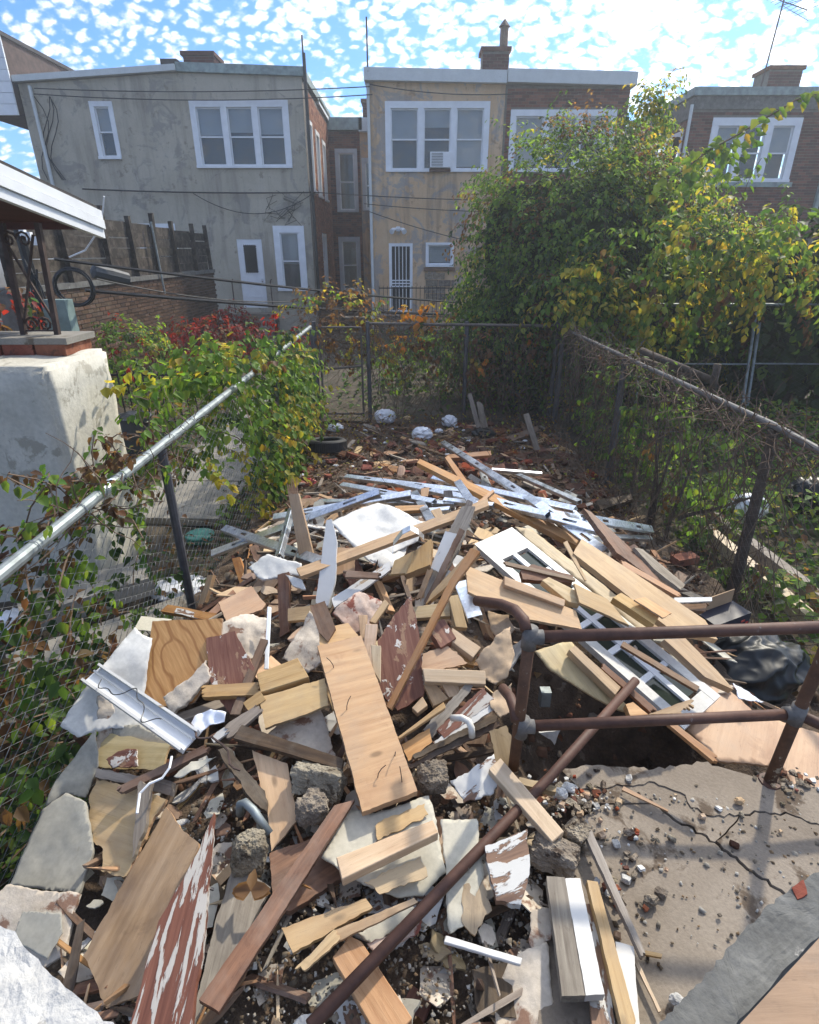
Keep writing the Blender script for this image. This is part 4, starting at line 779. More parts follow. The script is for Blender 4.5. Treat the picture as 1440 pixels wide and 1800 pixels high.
# --- lower left
P_('beige backing panel sheet at the lower left of the heap, its torn top curling', 'gyp', [(75, 1422), (115, 1393), (149, 1409), (158, 1461), (163, 1492), (139, 1570), (14, 1558)], .13, .012, (.2, -.3), .003, .012, 'panel_sheet')
P_('tan and grey torn panel strip below the beige backing panel', 'paper', [(12, 1556), (142, 1572), (128, 1610), (112, 1680), (80, 1700), (0, 1650), (-30, 1600)], .10, .012, (.2, -.3), .005, .012, 'panel_sheet')
P_('pale grey patch stuck on the tan torn panel strip', 'gyp', [(40, 1602), (108, 1604), (110, 1640), (84, 1688), (25, 1655)], .118, .003, (.2, -.3), .004, .004, 'panel_sheet')
P_('dull grey bent sheet standing beside the netting at the left', 'gyp', [(98, 1372), (130, 1330), (170, 1283), (174, 1340), (152, 1402), (115, 1395), (80, 1418)], .12, .006, (.5, -.4), .004, .03, 'panel_sheet')
P_('yellow torn plywood with a jagged right edge, lower left', 'plyy', [(156, 1405), (170, 1368), (292, 1405), (250, 1481), (222, 1540), (177, 1530), (181, 1492), (163, 1478)], .10, .012, (-.1, -.25), .007)
P_('yellow plywood scrap under the curled white paper', 'plyy', [(193, 1290), (300, 1308), (285, 1356), (170, 1348), (164, 1320)], .10, .012, (-.1, -.3), .004)
P_('grey drywall scrap along the top of the yellow plywood scrap', 'gyp', [(196, 1276), (245, 1274), (296, 1302), (290, 1326), (200, 1294)], .12, .012, (-.1, -.5), .004, .006, 'drywall_piece')
P_('curled cream torn paper standing on the yellow plywood scrap', 'paper', [(169, 1224), (180, 1222), (198, 1246), (193, 1298), (177, 1335), (163, 1325), (172, 1290)], .15, .003, (.2, -.7), .006, .035, 'paper_scrap')
P_('small torn chip with white paint on the yellow plywood scrap', 'redp', [(186, 1335), (212, 1320), (240, 1317), (241, 1346), (196, 1350)], .125, .005, (-.1, -.3), .006, .006, 'paint_chip')
P_('big white panel bent against the netting, upper sheet', 'vinyl', [(237, 1101), (250, 1116), (268, 1122), (252, 1235), (262, 1275), (205, 1235), (165, 1190), (205, 1141)], .19, .005, (.55, -.5), .003, .03, 'wall_panel')
P_('lower white panel folded over below the white window rail', 'vinyl', [(142, 1215), (168, 1190), (300, 1290), (250, 1284), (198, 1280), (135, 1296), (106, 1276)], .15, .005, (.35, -.4), .004, .03, 'wall_panel')
t_ = empty('window_rail', 'long white grooved window rail with loose wire lying on the white panels', 'rail', (0, 0, 0))
a, b = atm(163, 1186, .24), atm(336, 1306, .2); t_.location = (a + b) / 2; up = Vector((.2, -.5, 1)).normalized(); sd_ = (b - a).normalized().cross(up).normalized()
for k, (dw, w_, h_, dz) in enumerate(((0, .085, .008, 0), (-.038, .009, .03, .015), (.038, .009, .03, .015), (-.012, .007, .016, .009))):
    m = MB(); o_ = sd_ * dw + up * dz; m.bar(a + o_, b + o_, w_, h_, up); m.build(['rail_base', 'rail_flange', 'rail_flange', 'rail_rib'][k], MT['white'] if k else MT['wpaint'], t_)
m = MB(); m.tube([a.lerp(b, .12 + .62 * i / 40) + up * (.028 + .02 * abs(math.sin(i * .21))) + sd_ * (.03 * math.sin(i * .23) + .012 * math.sin(i * .61)) for i in range(41)], .0022, 4); m.build('loose_wire', MT['black'], t_)
P_('orange plywood with three dark knots, leaning by the netting post', 'plyo', [(268, 1092), (391, 1087), (384, 1170), (340, 1235), (272, 1243), (250, 1222)], .17, .012, (-.15, -.55), .002, 0, axis=(3, 0))
P_('tan plywood piece above the stained torn paper', 'plyt', [(384, 1058), (443, 1030), (467, 1062), (461, 1071), (397, 1092)], .14, .012, (.2, -.2), .004)
P_('stained torn paper heap right of the knotty plywood', 'paper', [(375, 1106), (419, 1084), (445, 1077), (476, 1095), (470, 1150), (440, 1160), (400, 1130)], .15, .004, (.1, -.2), .008, .035, 'paper_scrap')
P_('red brown painted board with a white plaster splash beside the knotty plywood', 'redp', [(362, 1122), (413, 1109), (447, 1173), (439, 1250), (407, 1256), (372, 1212)], .185, .014, (-.1, -.5), .004)
B('dark charred stick beside the white metal strip', 'dark', [(458, 1122), (471, 1125), (421, 1256), (404, 1256)], .20, .02, (.1, -.2))
B('thin white metal strip standing in the rubble', 'wpaint', [(470, 1066), (477, 1067), (472, 1176), (464, 1176)], .19, .006, (0, -.4), .0005, 'metal_strip')
B('short pale round edged stick pointing at the pine block', 'pine', [(357, 1205), (455, 1199), (456, 1221), (359, 1225)], .20, .03, (0, -.3))
B('thick pale pine block on top of a plywood offcut', 'pine', [(451, 1184), (523, 1156), (543, 1190), (458, 1217)], .24, .05, (0, -.25), .0006, 'wood_block')
P_('rough cut plywood offcut below the pine block', 'ply', [(456, 1226), (571, 1192), (577, 1240), (466, 1280)], .21, .016, (0, -.3), .003)
B('plywood offcut tucked under the top of the long plywood plank', 'ply', [(561, 1106), (612, 1095), (640, 1130), (562, 1138)], .22, .014, (0, -.2))
pl = B('long pale plywood plank with bent nails on top of the heap', 'ply', [(558, 1135), (635, 1117), (734, 1391), (637, 1427)], .235, .028, (.05, -.12), .0018, 'plank', edge='plyedge', axis=(0, 1))
nm_ = bpy.data.meshes.new('nail'); nb_ = MB(); nb_.tube([(0, 0, 0), (.002, .002, .018), (.014, .006, .034), (.03, .01, .04)], .0016, 5); nm_ = nb_.mesh('nail'); nm_.materials.append(MT['iron'])
for u, v, rz in ((-.26, .02, 0), (-.30, -.05, 1.2), (.22, .05, 2), (.02, .05, .5), (-.2, -.06, 4)): n_ = bpy.data.objects.new('nail', nm_); link(n_, pl); n_.location = (-v, u, 0); n_.rotation_euler = (0, 0, rz)
B('dark charred board pointing at the broken stone block', 'dark', [(425, 1274), (604, 1334), (600, 1352), (410, 1297)], .20, .03, (0, -.3))
B('rotten dark board slanting down left of the cream plywood strip', 'dark', [(383, 1318), (400, 1312), (466, 1390), (470, 1428), (440, 1402)], .17, .03, (.1, -.2), .006)
B('old brown lath lying over the yellow plywood, lower left', 'brown', [(207, 1383), (216, 1393), (364, 1322), (358, 1310)], .17, .02, (0, -.3))
B('grey rotten board under the old brown lath', 'grey', [(170, 1350), (240, 1364), (302, 1374), (298, 1398), (167, 1366)], .13, .03, (0, -.4), .004)
B('split grey stake standing at the edge of the yellow torn plywood', 'grey', [(243, 1377), (267, 1371), (257, 1447), (233, 1509)], .16, .02, (.1, -.4), .004)
P_('wide weathered brown board leaning at the bottom of the heap', 'plyw', [(292, 1418), (316, 1454), (349, 1482), (262, 1745), (187, 1773), (146, 1680)], .13, .014, (.0, -.25), .004)
P_('red brown board with long peeling white paint streaks', 'redw', [(376, 1428), (369, 1527), (355, 1672), (330, 1850), (215, 1850), (278, 1620), (351, 1492)], .20, .018, (-.1, -.2), .003, name='painted_board')
B('grey speckled board beside the peeling red brown board', 'grey', [(413, 1516), (476, 1560), (436, 1638), (360, 1760), (325, 1830), (384, 1603)], .10, .02, (.1, -.1), .003)
B('long dark brown board running from the stones to the bottom edge', 'brown', [(588, 1416), (624, 1405), (385, 1779), (350, 1757)], .17, .025, (.15, -.1))
P_('cream plywood strip with a curved left edge under the stones', 'ply', [(443, 1318), (505, 1342), (524, 1440), (477, 1497), (470, 1430), (457, 1375)], .12, .012, (0, -.3), .002)
B('dark brown plank under the cream floor tiles', 'brown', [(474, 1500), (560, 1470), (598, 1500), (602, 1542), (510, 1602), (480, 1592)], .10, .03, (.1, -.1), .003)
P_('torn stained sheet left of the cream plywood strip', 'paper', [(520, 1255), (565, 1245), (590, 1330), (560, 1342), (470, 1292)], .13, .004, (0, -.2), .006, .02, 'paper_scrap')
# --- bottom centre
P_('cream floor vinyl with tile joints under the pine two by six', 'lino', [(565, 1506), (612, 1420), (660, 1429), (754, 1398), (768, 1443), (784, 1534), (744, 1574), (699, 1577), (640, 1556)], .135, .006, (.05, -.12), .004, .008, 'floor_sheet')
P_('cream floor vinyl panel right of the pine two by six', 'lino', [(775, 1440), (838, 1440), (850, 1544), (819, 1624), (792, 1640), (785, 1568)], .125, .006, (.05, -.12), .005, .008, 'floor_sheet')
P_('torn tan plywood layer showing through the cream floor vinyl', 'plyt', [(660, 1452), (747, 1412), (753, 1431), (664, 1477)], .150, .004, (.05, -.12), .008)
P_('torn tan layer below the pine two by six', 'plyt', [(640, 1550), (740, 1505), (752, 1540), (690, 1562), (668, 1572)], .150, .004, (.05, -.12), .008)
B('pale pine two by six lying across the cream floor vinyl', 'pine2', [(591, 1507), (761, 1441), (771, 1464), (601, 1546)], .215, .045, (0, -.12), .0006, 'plank')
P_('tan plywood with one nail near the bottom centre', 'plyt', [(495, 1631), (643, 1579), (655, 1595), (515, 1675)], .15, .016, (0, -.1), .003)
B('broken tan lath, its long upper half', 'pine', [(586, 1636), (728, 1578), (735, 1585), (596, 1654)], .17, .014, (0, -.2), .002, 'lath')
B('broken tan lath, its short lower half', 'pine', [(518, 1703), (587, 1634), (598, 1650), (536, 1706)], .165, .014, (0, -.2), .003, 'lath')
B('pale plank under the long rusty pipe, bottom centre', 'pine', [(584, 1683), (615, 1645), (635, 1655), (725, 1790), (690, 1830), (650, 1800)], .14, .035, (0, -.05), .0008, 'plank')
P_('torn cream vinyl strip beside the long rusty pipe', 'lino', [(630, 1640), (722, 1585), (735, 1600), (660, 1662)], .12, .005, (0, -.1), .006, .01, 'floor_sheet')
P_('torn tan and cream scrap under the long rusty pipe', 'stain', [(645, 1660), (700, 1640), (745, 1605), (735, 1640), (690, 1672), (655, 1672)], .115, .006, (0, -.1), .006, .012, 'floor_sheet')
B('thin white strip lying on the gravel near the bottom', 'white', strip((782, 1650), (917, 1690), 13), .11, .012, (0, 0), .0006, 'trim_strip')
P_('dark brown board flat on the gravel near the bottom', 'dark', [(830, 1704), (900, 1690), (908, 1790), (841, 1780)], .07, .015, (0, 0), .005)
P_('grey torn sheet left of the paired siding boards', 'paper', [(895, 1690), (960, 1660), (975, 1770), (990, 1830), (880, 1830), (870, 1760)], .065, .005, (0, 0), .006, .02, 'paper_scrap')
P_('small torn brown sheet near the white chunk', 'paper', [(935, 1600), (975, 1595), (968, 1650), (945, 1680), (932, 1660)], .085, .004, (0, 0), .006, .015, 'paper_scrap')
P_('white painted chunk with peeled spots next to the landing', 'whitep', [(853, 1487), (927, 1457), (931, 1537), (916, 1591), (873, 1584), (862, 1540)], .15, .03, (0, -.15), .005, name='painted_board')
P_('grey broken sheet right of the cream floor vinyl', 'plyw', [(815, 1555), (850, 1545), (865, 1600), (835, 1645), (812, 1620)], .10, .008, (0, -.1), .008)
# --- siding boards on the landing
B('grey weathered siding board with a white painted partner at its side', 'grey', [(961, 1540), (993, 1542), (1029, 1750), (988, 1751)], z=.80, th=.03, name='siding_board')
B('white painted siding board beside the grey weathered one', 'white', [(994, 1544), (1020, 1544), (1063, 1748), (1030, 1750)], z=.80, th=.028, name='siding_board')
B('narrow brown tan edged lath on the landing boards', 'pine', [(1032, 1547), (1051, 1550), (1118, 1795), (1100, 1830)], z=.79, th=.03, name='lath')
B('cream white siding board under the narrow lath', 'white', [(1082, 1655), (1114, 1664), (1128, 1830), (1096, 1830)], z=.765, th=.02, name='siding_board')
B('grey white siding board in the lowest layer on the landing', 'whitep', [(1024, 1590), (1048, 1588), (1086, 1830), (1044, 1830)], z=.76, th=.015, name='siding_board')
B('long grey round stick lying on the landing', 'grey', strip((1026, 1444), (1131, 1678), 15, 9), z=.78, th=.02, name='stick')
B('thin pale splinter near the bottom of the landing', 'pine2', strip((1114, 1680), (1160, 1778), 7, 5), z=.745, th=.008, name='splinter')
B('short curved splinter at the foot of the grey stick', 'pine', strip((1134, 1674), (1164, 1680), 7, 6), z=.745, th=.008, name='splinter')
B('tan lath with two nail holes propped on the edge of the landing', 'pine2', [(859, 1352), (880, 1332), (992, 1462), (971, 1480)], z=.84, th=.03, tilt=(0, -.15), jag=.0005, name='plank')
B('reddish splinter lying at the head of the long landing crack', 'red2', strip((1095, 1385), (1175, 1425), 7, 3), z=.75, th=.006, name='splinter')
B('long splinter at the edge of the dark gap by the railing post', 'plyw', strip((912, 1372), (978, 1387), 12, 10), z=.80, th=.02, name='splinter')
# --- centre
P_('torn brown stained sheet behind the top of the long plywood plank', 'paper', [(497, 1160), (545, 1074), (562, 1095), (572, 1157), (540, 1180)], .13, .004, (-.2, -.4), .006, .03, 'paper_scrap')
B('dull brown board standing behind the long plywood plank', 'brown', [(545, 1066), (571, 1056), (590, 1104), (577, 1128), (560, 1110)], .26, .02, (0, -.5))
P_('red stained lump of torn board above the small wood offcuts', 'stain', [(584, 1078), (632, 1039), (672, 1055), (664, 1095), (619, 1112)], .20, .02, (0, -.4), .006, .03, 'paper_scrap')
P_('red painted board with white patches in the middle of the heap', 'redp', [(664, 1125), (690, 1085), (723, 1047), (742, 1141), (744, 1224), (699, 1249), (665, 1212)], .20, .016, (-.1, -.45), .005, name='painted_board')
for lb, mt, pp, off, th, tl in (
    ('short upright offcut left of the red painted board', 'pine2', [(643, 1097), (664, 1097), (654, 1172), (638, 1145)], .235, .03, (0, -.5)),
    ('thin upright offcut touching the long plywood plank', 'pine', [(630, 1081), (646, 1081), (642, 1136), (634, 1130)], .235, .02, (0, -.5)),
    ('slanted lath offcut above the short upright offcut', 'pine', [(649, 1092), (676, 1053), (684, 1061), (660, 1096)], .25, .02, (0, -.4)),
    ('narrow pale offcut leaning on the red painted board', 'pine2', [(652, 1133), (670, 1135), (669, 1200), (655, 1176)], .25, .025, (0, -.5)),
    ('pale board end behind the red painted board', 'pine2', [(724, 1067), (790, 1058), (792, 1083), (728, 1087)], .20, .03, (0, -.5)),
    ('upright pale block beside the bright steel stud end', 'pine2', [(788, 1048), (807, 1045), (822, 1104), (801, 1102)], .22, .035, (.1, -.5)),
    ('pale two by four block right of the red block', 'pine2', [(795, 1103), (846, 1138), (832, 1156), (792, 1126)], .24, .04, (.1, -.3)),
    ('horizontal pale two by four below the torn plywood flap', 'pine2', [(743, 1175), (853, 1179), (854, 1203), (747, 1198)], .24, .04, (0, -.5)),
    ('short pale block under the right end of the pale two by four', 'pine', [(812, 1138), (838, 1150), (834, 1170), (808, 1165)], .20, .03, (.1, -.4)),
    ('slanted pale two by two near the dark gap', 'pine', [(699, 1296), (780, 1234), (784, 1244), (702, 1299)], .23, .035, (.1, -.5)),
    ('stub of pale wood at the lower tip of the red painted board', 'pine', [(724, 1244), (743, 1224), (752, 1240), (734, 1254)], .21, .03, (0, -.3)),
    ('tan board end under the pale two by four', 'pine', [(745, 1203), (768, 1205), (790, 1228), (762, 1242)], .18, .03, (0, -.4)),
    ('pale block at the right of the tan board end', 'pine2', [(775, 1200), (805, 1202), (812, 1222), (790, 1226)], .19, .03, (0, -.4))):
    B(lb, mt, pp, off, th, tl, .0006, 'wood_offcut', group='pine offcuts in the middle of the heap')
B('square red painted wood block with a scuffed face', 'redp', [(753, 1104), (779, 1088), (802, 1121), (775, 1138)], .27, .05, (0, -.3), .002, 'wood_block')
P_('torn plywood flap below the square red block', 'plyt', [(742, 1148), (788, 1136), (822, 1165), (775, 1177), (762, 1190), (744, 1180)], .22, .008, (0, -.35), .006)
P_('orange plywood corner right of the long plywood plank', 'plyo', [(706, 1308), (756, 1280), (760, 1304), (718, 1338)], .18, .012, (0, -.3), .003)
for i, (lb, mt, a, b_, w0, w1, off) in enumerate((
    ('grey bark like board, uppermost of the curved strips near the railing post', 'grey', (752, 1290), (830, 1200), 22, 10, .20), ('dull red brown curved board among the strips near the railing post', 'redw', (775, 1290), (860, 1220), 20, 30, .19),
    ('dirty white curved board among the strips near the railing post', 'whitep', (765, 1310), (872, 1232), 14, 22, .18), ('dark curved strip lowest of the bundle near the railing post', 'dark', (721, 1347), (878, 1268), 9, 16, .17), ('black brown curved strip just above the lowest one', 'dark', (728, 1330), (870, 1262), 8, 12, .175))):
    B(lb, mt, strip(a, b_, w0, w1), off, .015, (.2, -.4), .004, 'splintered_board', group='splintered boards near the railing post')
m = MB(); m.tube([atm(x, y, o_) for x, y, o_ in ((795, 1262, .24), (812, 1262, .27), (824, 1268, .27), (829, 1280, .26), (830, 1294, .22))], .012, 10); tag(m.build('plastic_pipe', MT['pvc'], None, True), 'small bent white plastic pipe among the splintered boards', 'pipe')
P_('crumpled brown paper sheet left of the railing post', 'kraft', [(836, 1163), (868, 1130), (897, 1100), (905, 1150), (893, 1190), (871, 1202), (850, 1190)], .23, .004, (-.2, -.4), .006, .04, 'paper_sheet')
P_('brown paper roll end under the bent railing', 'kraft', [(858, 1075), (895, 1085), (905, 1110), (880, 1130), (862, 1105)], .22, .01, (-.2, -.4), .005, .04, 'paper_sheet')
P_('torn brown paper strip at the foot of the railing post', 'kraft', [(868, 1215), (900, 1200), (898, 1250), (880, 1262), (862, 1245)], .2, .004, (-.2, -.4), .006, .03, 'paper_sheet')
P_('peeling white and brown sheet below the curved strips', 'whitep', [(790, 1373), (868, 1327), (880, 1360), (868, 1395), (815, 1412)], .13, .006, (0, -.3), .008, .015, 'painted_board')
P_('brown torn sheet over the dark gap left of the railing post', 'plyw', [(860, 1285), (890, 1275), (905, 1310), (890, 1350), (872, 1340)], .16, .008, (0, -.5), .008)
# --- upper left of the heap
bt = B('broken two by four standing up with a splintered top', 'plyt', [(506, 864), (525, 868), (564, 1030), (540, 1062)], y=2.95, th=.04, tilt=(0, -2.2), jag=.0008, name='broken_stud')
m = MB()
for i in range(9): p = aty(508 + i * 1.8, 866 + (i % 3), 2.96); m.tube([p, p + Vector((random.uniform(-.012, .008), random.uniform(-.01, .01), random.uniform(.04, .1)))], [.006, .001], 5)
o = m.build('splinter', MT['pine'], bt)
P_('big white hardboard sheet arching over the heap', 'vinyl', [(581, 923), (625, 900), (663, 885), (710, 900), (749, 918), (735, 950), (700, 962), (655, 985), (628, 966)], .24, .004, (0, -.3), .002, .04, 'white_sheet')
P_('white torn sheet corner below the long lath', 'vinyl', [(640, 975), (720, 950), (700, 1000), (672, 1000)], .17, .004, (0, -.2), .004, .03, 'white_sheet')
B('long pine lath lying across the heap over the white sheet', 'pine', [(521, 999), (815, 892), (857, 876), (860, 888), (818, 906), (529, 1013)], .34, .03, (0, -.4), .001, 'lath')
B('white moulded trim board standing left of the white sheet', 'white', [(574, 914), (583, 912), (592, 950), (590, 1017), (577, 1065), (555, 1060)], .27, .02, (-.1, -.8), .002, 'trim_board')
B('white trim board leaning right of the moulded one', 'white', [(583, 1052), (685, 986), (687, 1001), (647, 1030), (588, 1068)], .20, .015, (0, -.4), .002, 'trim_board')
P_('plywood scrap behind the long lath', 'ply', [(576, 960), (621, 963), (624, 1003), (574, 1013)], .22, .012, (0, -.6), .004)
B('thin dark brown stick right of the plywood scrap', 'brown', [(605, 1002), (669, 1007), (669, 1016), (607, 1014)], .25, .015, (0, -.4), .001, 'stick')
B('dark brown post stump behind the white drywall shards', 'brown', [(488, 1010), (508, 1005), (508, 1110), (492, 1120)], .12, .05, (0, -.9), .003, 'post_stump')
P_('white drywall shard left of the broken two by four', 'vinyl', [(437, 998), (470, 976), (530, 990), (535, 1010), (505, 1008), (460, 1018)], .22, .012, (0, -.4), .006, .02, 'drywall_piece')
P_('small white drywall shard hanging beside the broken two by four', 'vinyl', [(502, 1010), (530, 1018), (538, 1036), (515, 1030)], .2, .012, (0, -.6), .005, .01, 'drywall_piece')
B('horizontal brown board end below the broken two by four', 'pine', [(506, 1070), (548, 1064), (548, 1088), (506, 1092)], .14, .03, (0, -.7), .001, 'wood_offcut')
B('thick laminated plywood block with its layers showing', 'ply', [(727, 970), (758, 947), (756, 992), (712, 1010)], .30, .05, (-.3, -.5), .002, 'wood_block', edge='plyedge')
P_('striped plywood edge piece left of the laminated block', 'plyt', [(694, 985), (728, 968), (714, 1008), (686, 1010)], .27, .02, (-.3, -.5), .004)
B('weathered grey siding board, tallest of the upright bundle', 'grey', [(812, 890), (835, 890), (808, 963), (770, 1030), (744, 1066), (755, 1000)], .30, .012, (-.4, -.5), .003, 'siding_board')
B('white faced siding board of the upright bundle', 'white', [(783, 933), (810, 940), (771, 1006), (757, 998)], .33, .012, (-.5, -.5), .002, 'siding_board')
B('narrow grey siding board at the back of the upright bundle', 'grey', strip((826, 880), (760, 1050), 10, 12), .26, .012, (-.5, -.5), .002, 'siding_board')
B('greyish brown siding board at the front of the upright bundle', 'brown', strip((812, 930), (750, 1060), 9, 10), .31, .012, (-.5, -.5), .003, 'siding_board')
B('long brown lath leaning across the middle of the heap', 'red2', [(828, 963), (844, 969), (801, 1026), (688, 1247), (679, 1241), (791, 1019)], .36, .02, (-.2, -.5), .001, 'lath')
B('short pale board leaning right of the upright bundle', 'pine', [(836, 958), (843, 974), (775, 1040), (748, 1062), (760, 1040)], .29, .03, (-.3, -.5), .001, 'board')
B('broken stick end poking up at the top of the heap', 'pine', strip((835, 890), (868, 862), 8, 5), .42, .02, (0, -.4), .003, 'stick')
B('dark rusty stick standing beside the laminated block', 'brown', strip((757, 1000), (735, 1055), 9, 9), .29, .015, (0, -.6), .002, 'stick')
m = MB(); pts = [atm(x, y, o_) for x, y, o_ in ((690, 985, .3), (692, 955, .36), (708, 935, .42), (722, 928, .44), (735, 935, .42), (745, 945, .36))]
V = []
for p in pts: V += [p + Vector((-.0, -.03, 0)), p + Vector((.0, .03, 0))]
m.add(V, [(2 * i, 2 * i + 1, 2 * i + 3, 2 * i + 2) for i in range(len(pts) - 1)]); o = tag(m.build('metal_band', MT['galv']), 'thin bent bright metal band arching over the white sheet', 'metal band'); sm_ = o.modifiers.new('thick', 'SOLIDIFY'); sm_.thickness = .002
# --- steel studs
def stud(label, a, b, offa, offb, w=.09, roll=0.0, holes=2, fl=.03, ya=None, yb=None):
    w *= .66
    A = aty(*a, ya) if ya else atm(*a, offa); Bp = aty(*b, yb) if yb else atm(*b, offb); x = (Bp - A).normalized(); y = Vector((0, 0, 1)).cross(x).normalized(); z = x.cross(y)
    q = Matrix.Rotation(roll, 3, x); y = q @ y; z = q @ z; L = (Bp - A).length; m = MB(); t = .0016
    hs = [L * (k + .5) / holes for k in range(holes)] if L > .5 else []; cuts = [0]
    for h in hs: cuts += [h - .05, h + .05]
    cuts.append(L); ax = (x, y, z)
    for i in range(0, len(cuts) - 1):
        l0, l1 = cuts[i], cuts[i + 1]; c = A + x * ((l0 + l1) / 2)
        if i % 2 == 0: m.box(c, ((l1 - l0) / 2, w / 2, t), ax)
        else:
            for s_ in (-1, 1): m.box(c + y * s_ * (w / 2 + .010) / 2 * 1.0, ((l1 - l0) / 2, (w / 2 - .010) / 2, t), ax)
    for s_ in (-1, 1):
        m.box(A + x * L / 2 + y * s_ * (w / 2 + t) - z * fl / 2, (L / 2, t, fl / 2), ax); m.box(A + x * L / 2 + y * s_ * (w / 2 - .005) - z * (fl + t), (L / 2, .006, t), ax)
    return tag(m.build('steel_stud', MT['galv']), label, 'steel stud', 'steel studs on the heap')
for s_ in (
    ('long bright steel stud crossing behind the broken two by four', (371, 972), (666, 863), .18, .30, .075, .5, 3),
    ('short steel stud crossing the long one near the netting', (393, 927), (578, 990), .26, .16, .085, .45, 2),
    ('long steel stud lying level above the white sheet', (607, 836), (905, 872), .16, .22, .075, .3, 3),
    ('dark shaded steel stud below the level one', (560, 879), (800, 883), .10, .2, .06, .2, 2),
    ('thin steel stud standing left of the broken two by four', (510, 893), (487, 976), .3, .2, .05, .6, 1),
    ('short bright steel stud end above the white sheet', (728, 863), (757, 913), .2, .24, .075, .3, 0),
    ('longest steel stud slanting down right over the brown two by four', (778, 776), (946, 884), .2, .24, .085, .4, 3),
    ('lower bent end of the longest steel stud', (946, 884), (1062, 968), .24, .14, .085, .4, 2),
    ('white topped steel stud lying on the brick rubble', (911, 833), (1018, 880), .12, .14, .065, .2, 0),
    ('short level steel stud on the brick rubble', (865, 824), (953, 831), .14, .14, .05, .2, 0),
    ('twisted steel stud folded under the longest one', (825, 836), (868, 864), .14, .2, .07, .8, 1),
    ('small upright steel stud inside the folded one', (846, 822), (860, 858), .2, .18, .07, 0, 1),
    ('bright steel stud end sticking up through the brown two by fours', (804, 845), (834, 888), .34, .3, .07, .4, 0),
    ('level steel stud right of the bright upright end', (846, 862), (965, 880), .16, .16, .07, .3, 2),
    ('steel stud with punched hole beside the rotten dark board', (998, 894), (1050, 940), .2, .14, .08, .4, 2),
    ('farthest right steel stud reaching toward the overgrown fence', (1030, 910), (1148, 930), .2, .18, .08, .9, 2),
    ('dull steel stud below the farthest right one', (1078, 942), (1146, 945), .08, .08, .05, .6, 0),
    ('steel stud showing left of the brown two by four', (780, 877), (867, 886), .22, .22, .05, .3, 1),
    ('slanting steel stud under the longest one', (894, 885), (1012, 908), .14, .14, .06, .4, 1),
    ('steel stud partly buried behind the white door', (930, 897), (962, 922), .16, .14, .06, .4, 0),
    ('dark steel stud lying flat behind the white sheet', (640, 905), (790, 893), .1, .2, .06, .2, 1),
    ('long steel stud right behind the white hardboard sheet', (480, 908), (722, 866), .2, .26, .075, .4, 2),
    ('steel stud fanning out from under the reddish two by four', (700, 848), (962, 902), .2, .24, .075, .3, 2),
    ('steel stud fanning out above the white door corner', (850, 874), (1062, 932), .24, .22, .08, .4, 2),
    ('bright narrow steel stud crossing the longest one', (760, 838), (1010, 893), .26, .24, .06, .5, 2),
    ('short steel stud by the far end of the level stud', (600, 850), (762, 880), .2, .22, .07, .3, 1),
    ('short wide steel stud with a shiny end by the railing', (811, 1022), (835, 1084), .34, .30, .09, .2, 0)): stud(*s_)
B('long reddish two by four running from the rubble under the white door', 'red2', [(733, 813), (738, 806), (868, 866), (1020, 946), (1012, 958), (860, 878)], .24, .04, (0, -.3), .0008, 'stud_timber')
B('reddish two by four crossing the long one', 'red2', [(782, 804), (789, 800), (822, 845), (813, 850)], .24, .04, (0, -.3), .0008, 'stud_timber')
B('reddish two by four lying level on the brick rubble', 'red2', [(783, 799), (863, 792), (864, 800), (785, 806)], .14, .04, (0, -.4), .0008, 'stud_timber')
for i, (lb, pp) in enumerate((('pale board end under the white topped stud, left', [(693, 889), (746, 887), (747, 896), (700, 899)]), ('pale block end above the white sheet', [(757, 897), (774, 892), (780, 908), (768, 915)]), ('tan block end under the level steel stud', [(740, 858), (755, 856), (752, 872), (740, 874)]), ('grey block end under the level steel stud', [(780, 862), (795, 862), (800, 892), (786, 895)]))): B(lb, 'pine' if i < 3 else 'grey', pp, .2, .03, (0, -.5), .0008, 'wood_offcut')
# --- white glazed door
door = empty('glazed_door', 'white panelled door with glass panes lying slanted on the heap', 'door', (0, 0, 0))
o_, n_ = plane_of([(900, 960), (1100, 1110)], .17, (.12, -.2)); D0 = hit((834, 956), o_, n_); D1 = hit((875, 893), o_, n_); D2 = hit((1232, 1196), o_, n_); D3 = hit((1185, 1246), o_, n_)
ox = ((D2 - D1).normalized() + (D3 - D0).normalized()).normalized(); oy = n_.cross(ox); wd = .5 * ((D1 - D0).dot(oy) + (D2 - D3).dot(oy)); Ld = .5 * ((D2 - D1).length + (D3 - D0).length); oc = D0; door.location = D0
if wd < 0: oy = -oy; wd = -wd
nz_ = n_ if n_.z > 0 else -n_
def db(nm, u0, u1, v0, v1, d0, d1, mt): m = MB(); m.box(oc + ox * (u0 + u1) / 2 + oy * (v0 + v1) / 2 + nz_ * (d0 + d1) / 2, ((u1 - u0) / 2, (v1 - v0) / 2, (d1 - d0) / 2), (ox, oy, nz_)); return m.build(nm, MT[mt], door)
print('door', round(Ld, 2), round(wd, 2))
st_ = wd * .17; db('stile', 0, Ld, 0, st_, -.035, 0, 'vinyl'); db('stile', 0, Ld, wd - st_, wd, -.035, 0, 'vinyl'); db('rail', 0, Ld * .13, st_, wd - st_, -.035, -.001, 'vinyl'); db('rail', Ld * .95, Ld, st_, wd - st_, -.035, -.001, 'vinyl')
u0, u1 = Ld * .13, Ld * .95; db('muntin', u0, u1, wd / 2 - .014, wd / 2 + .014, -.03, -.004, 'wpaint')
for k in range(1, 6): u = u0 + (u1 - u0) * k / 6; db('muntin', u - .014, u + .014, st_, wd / 2 - .015, -.03, -.005, 'wpaint'); db('muntin', u - .014, u + .014, wd / 2 + .015, wd - st_, -.03, -.005, 'wpaint')
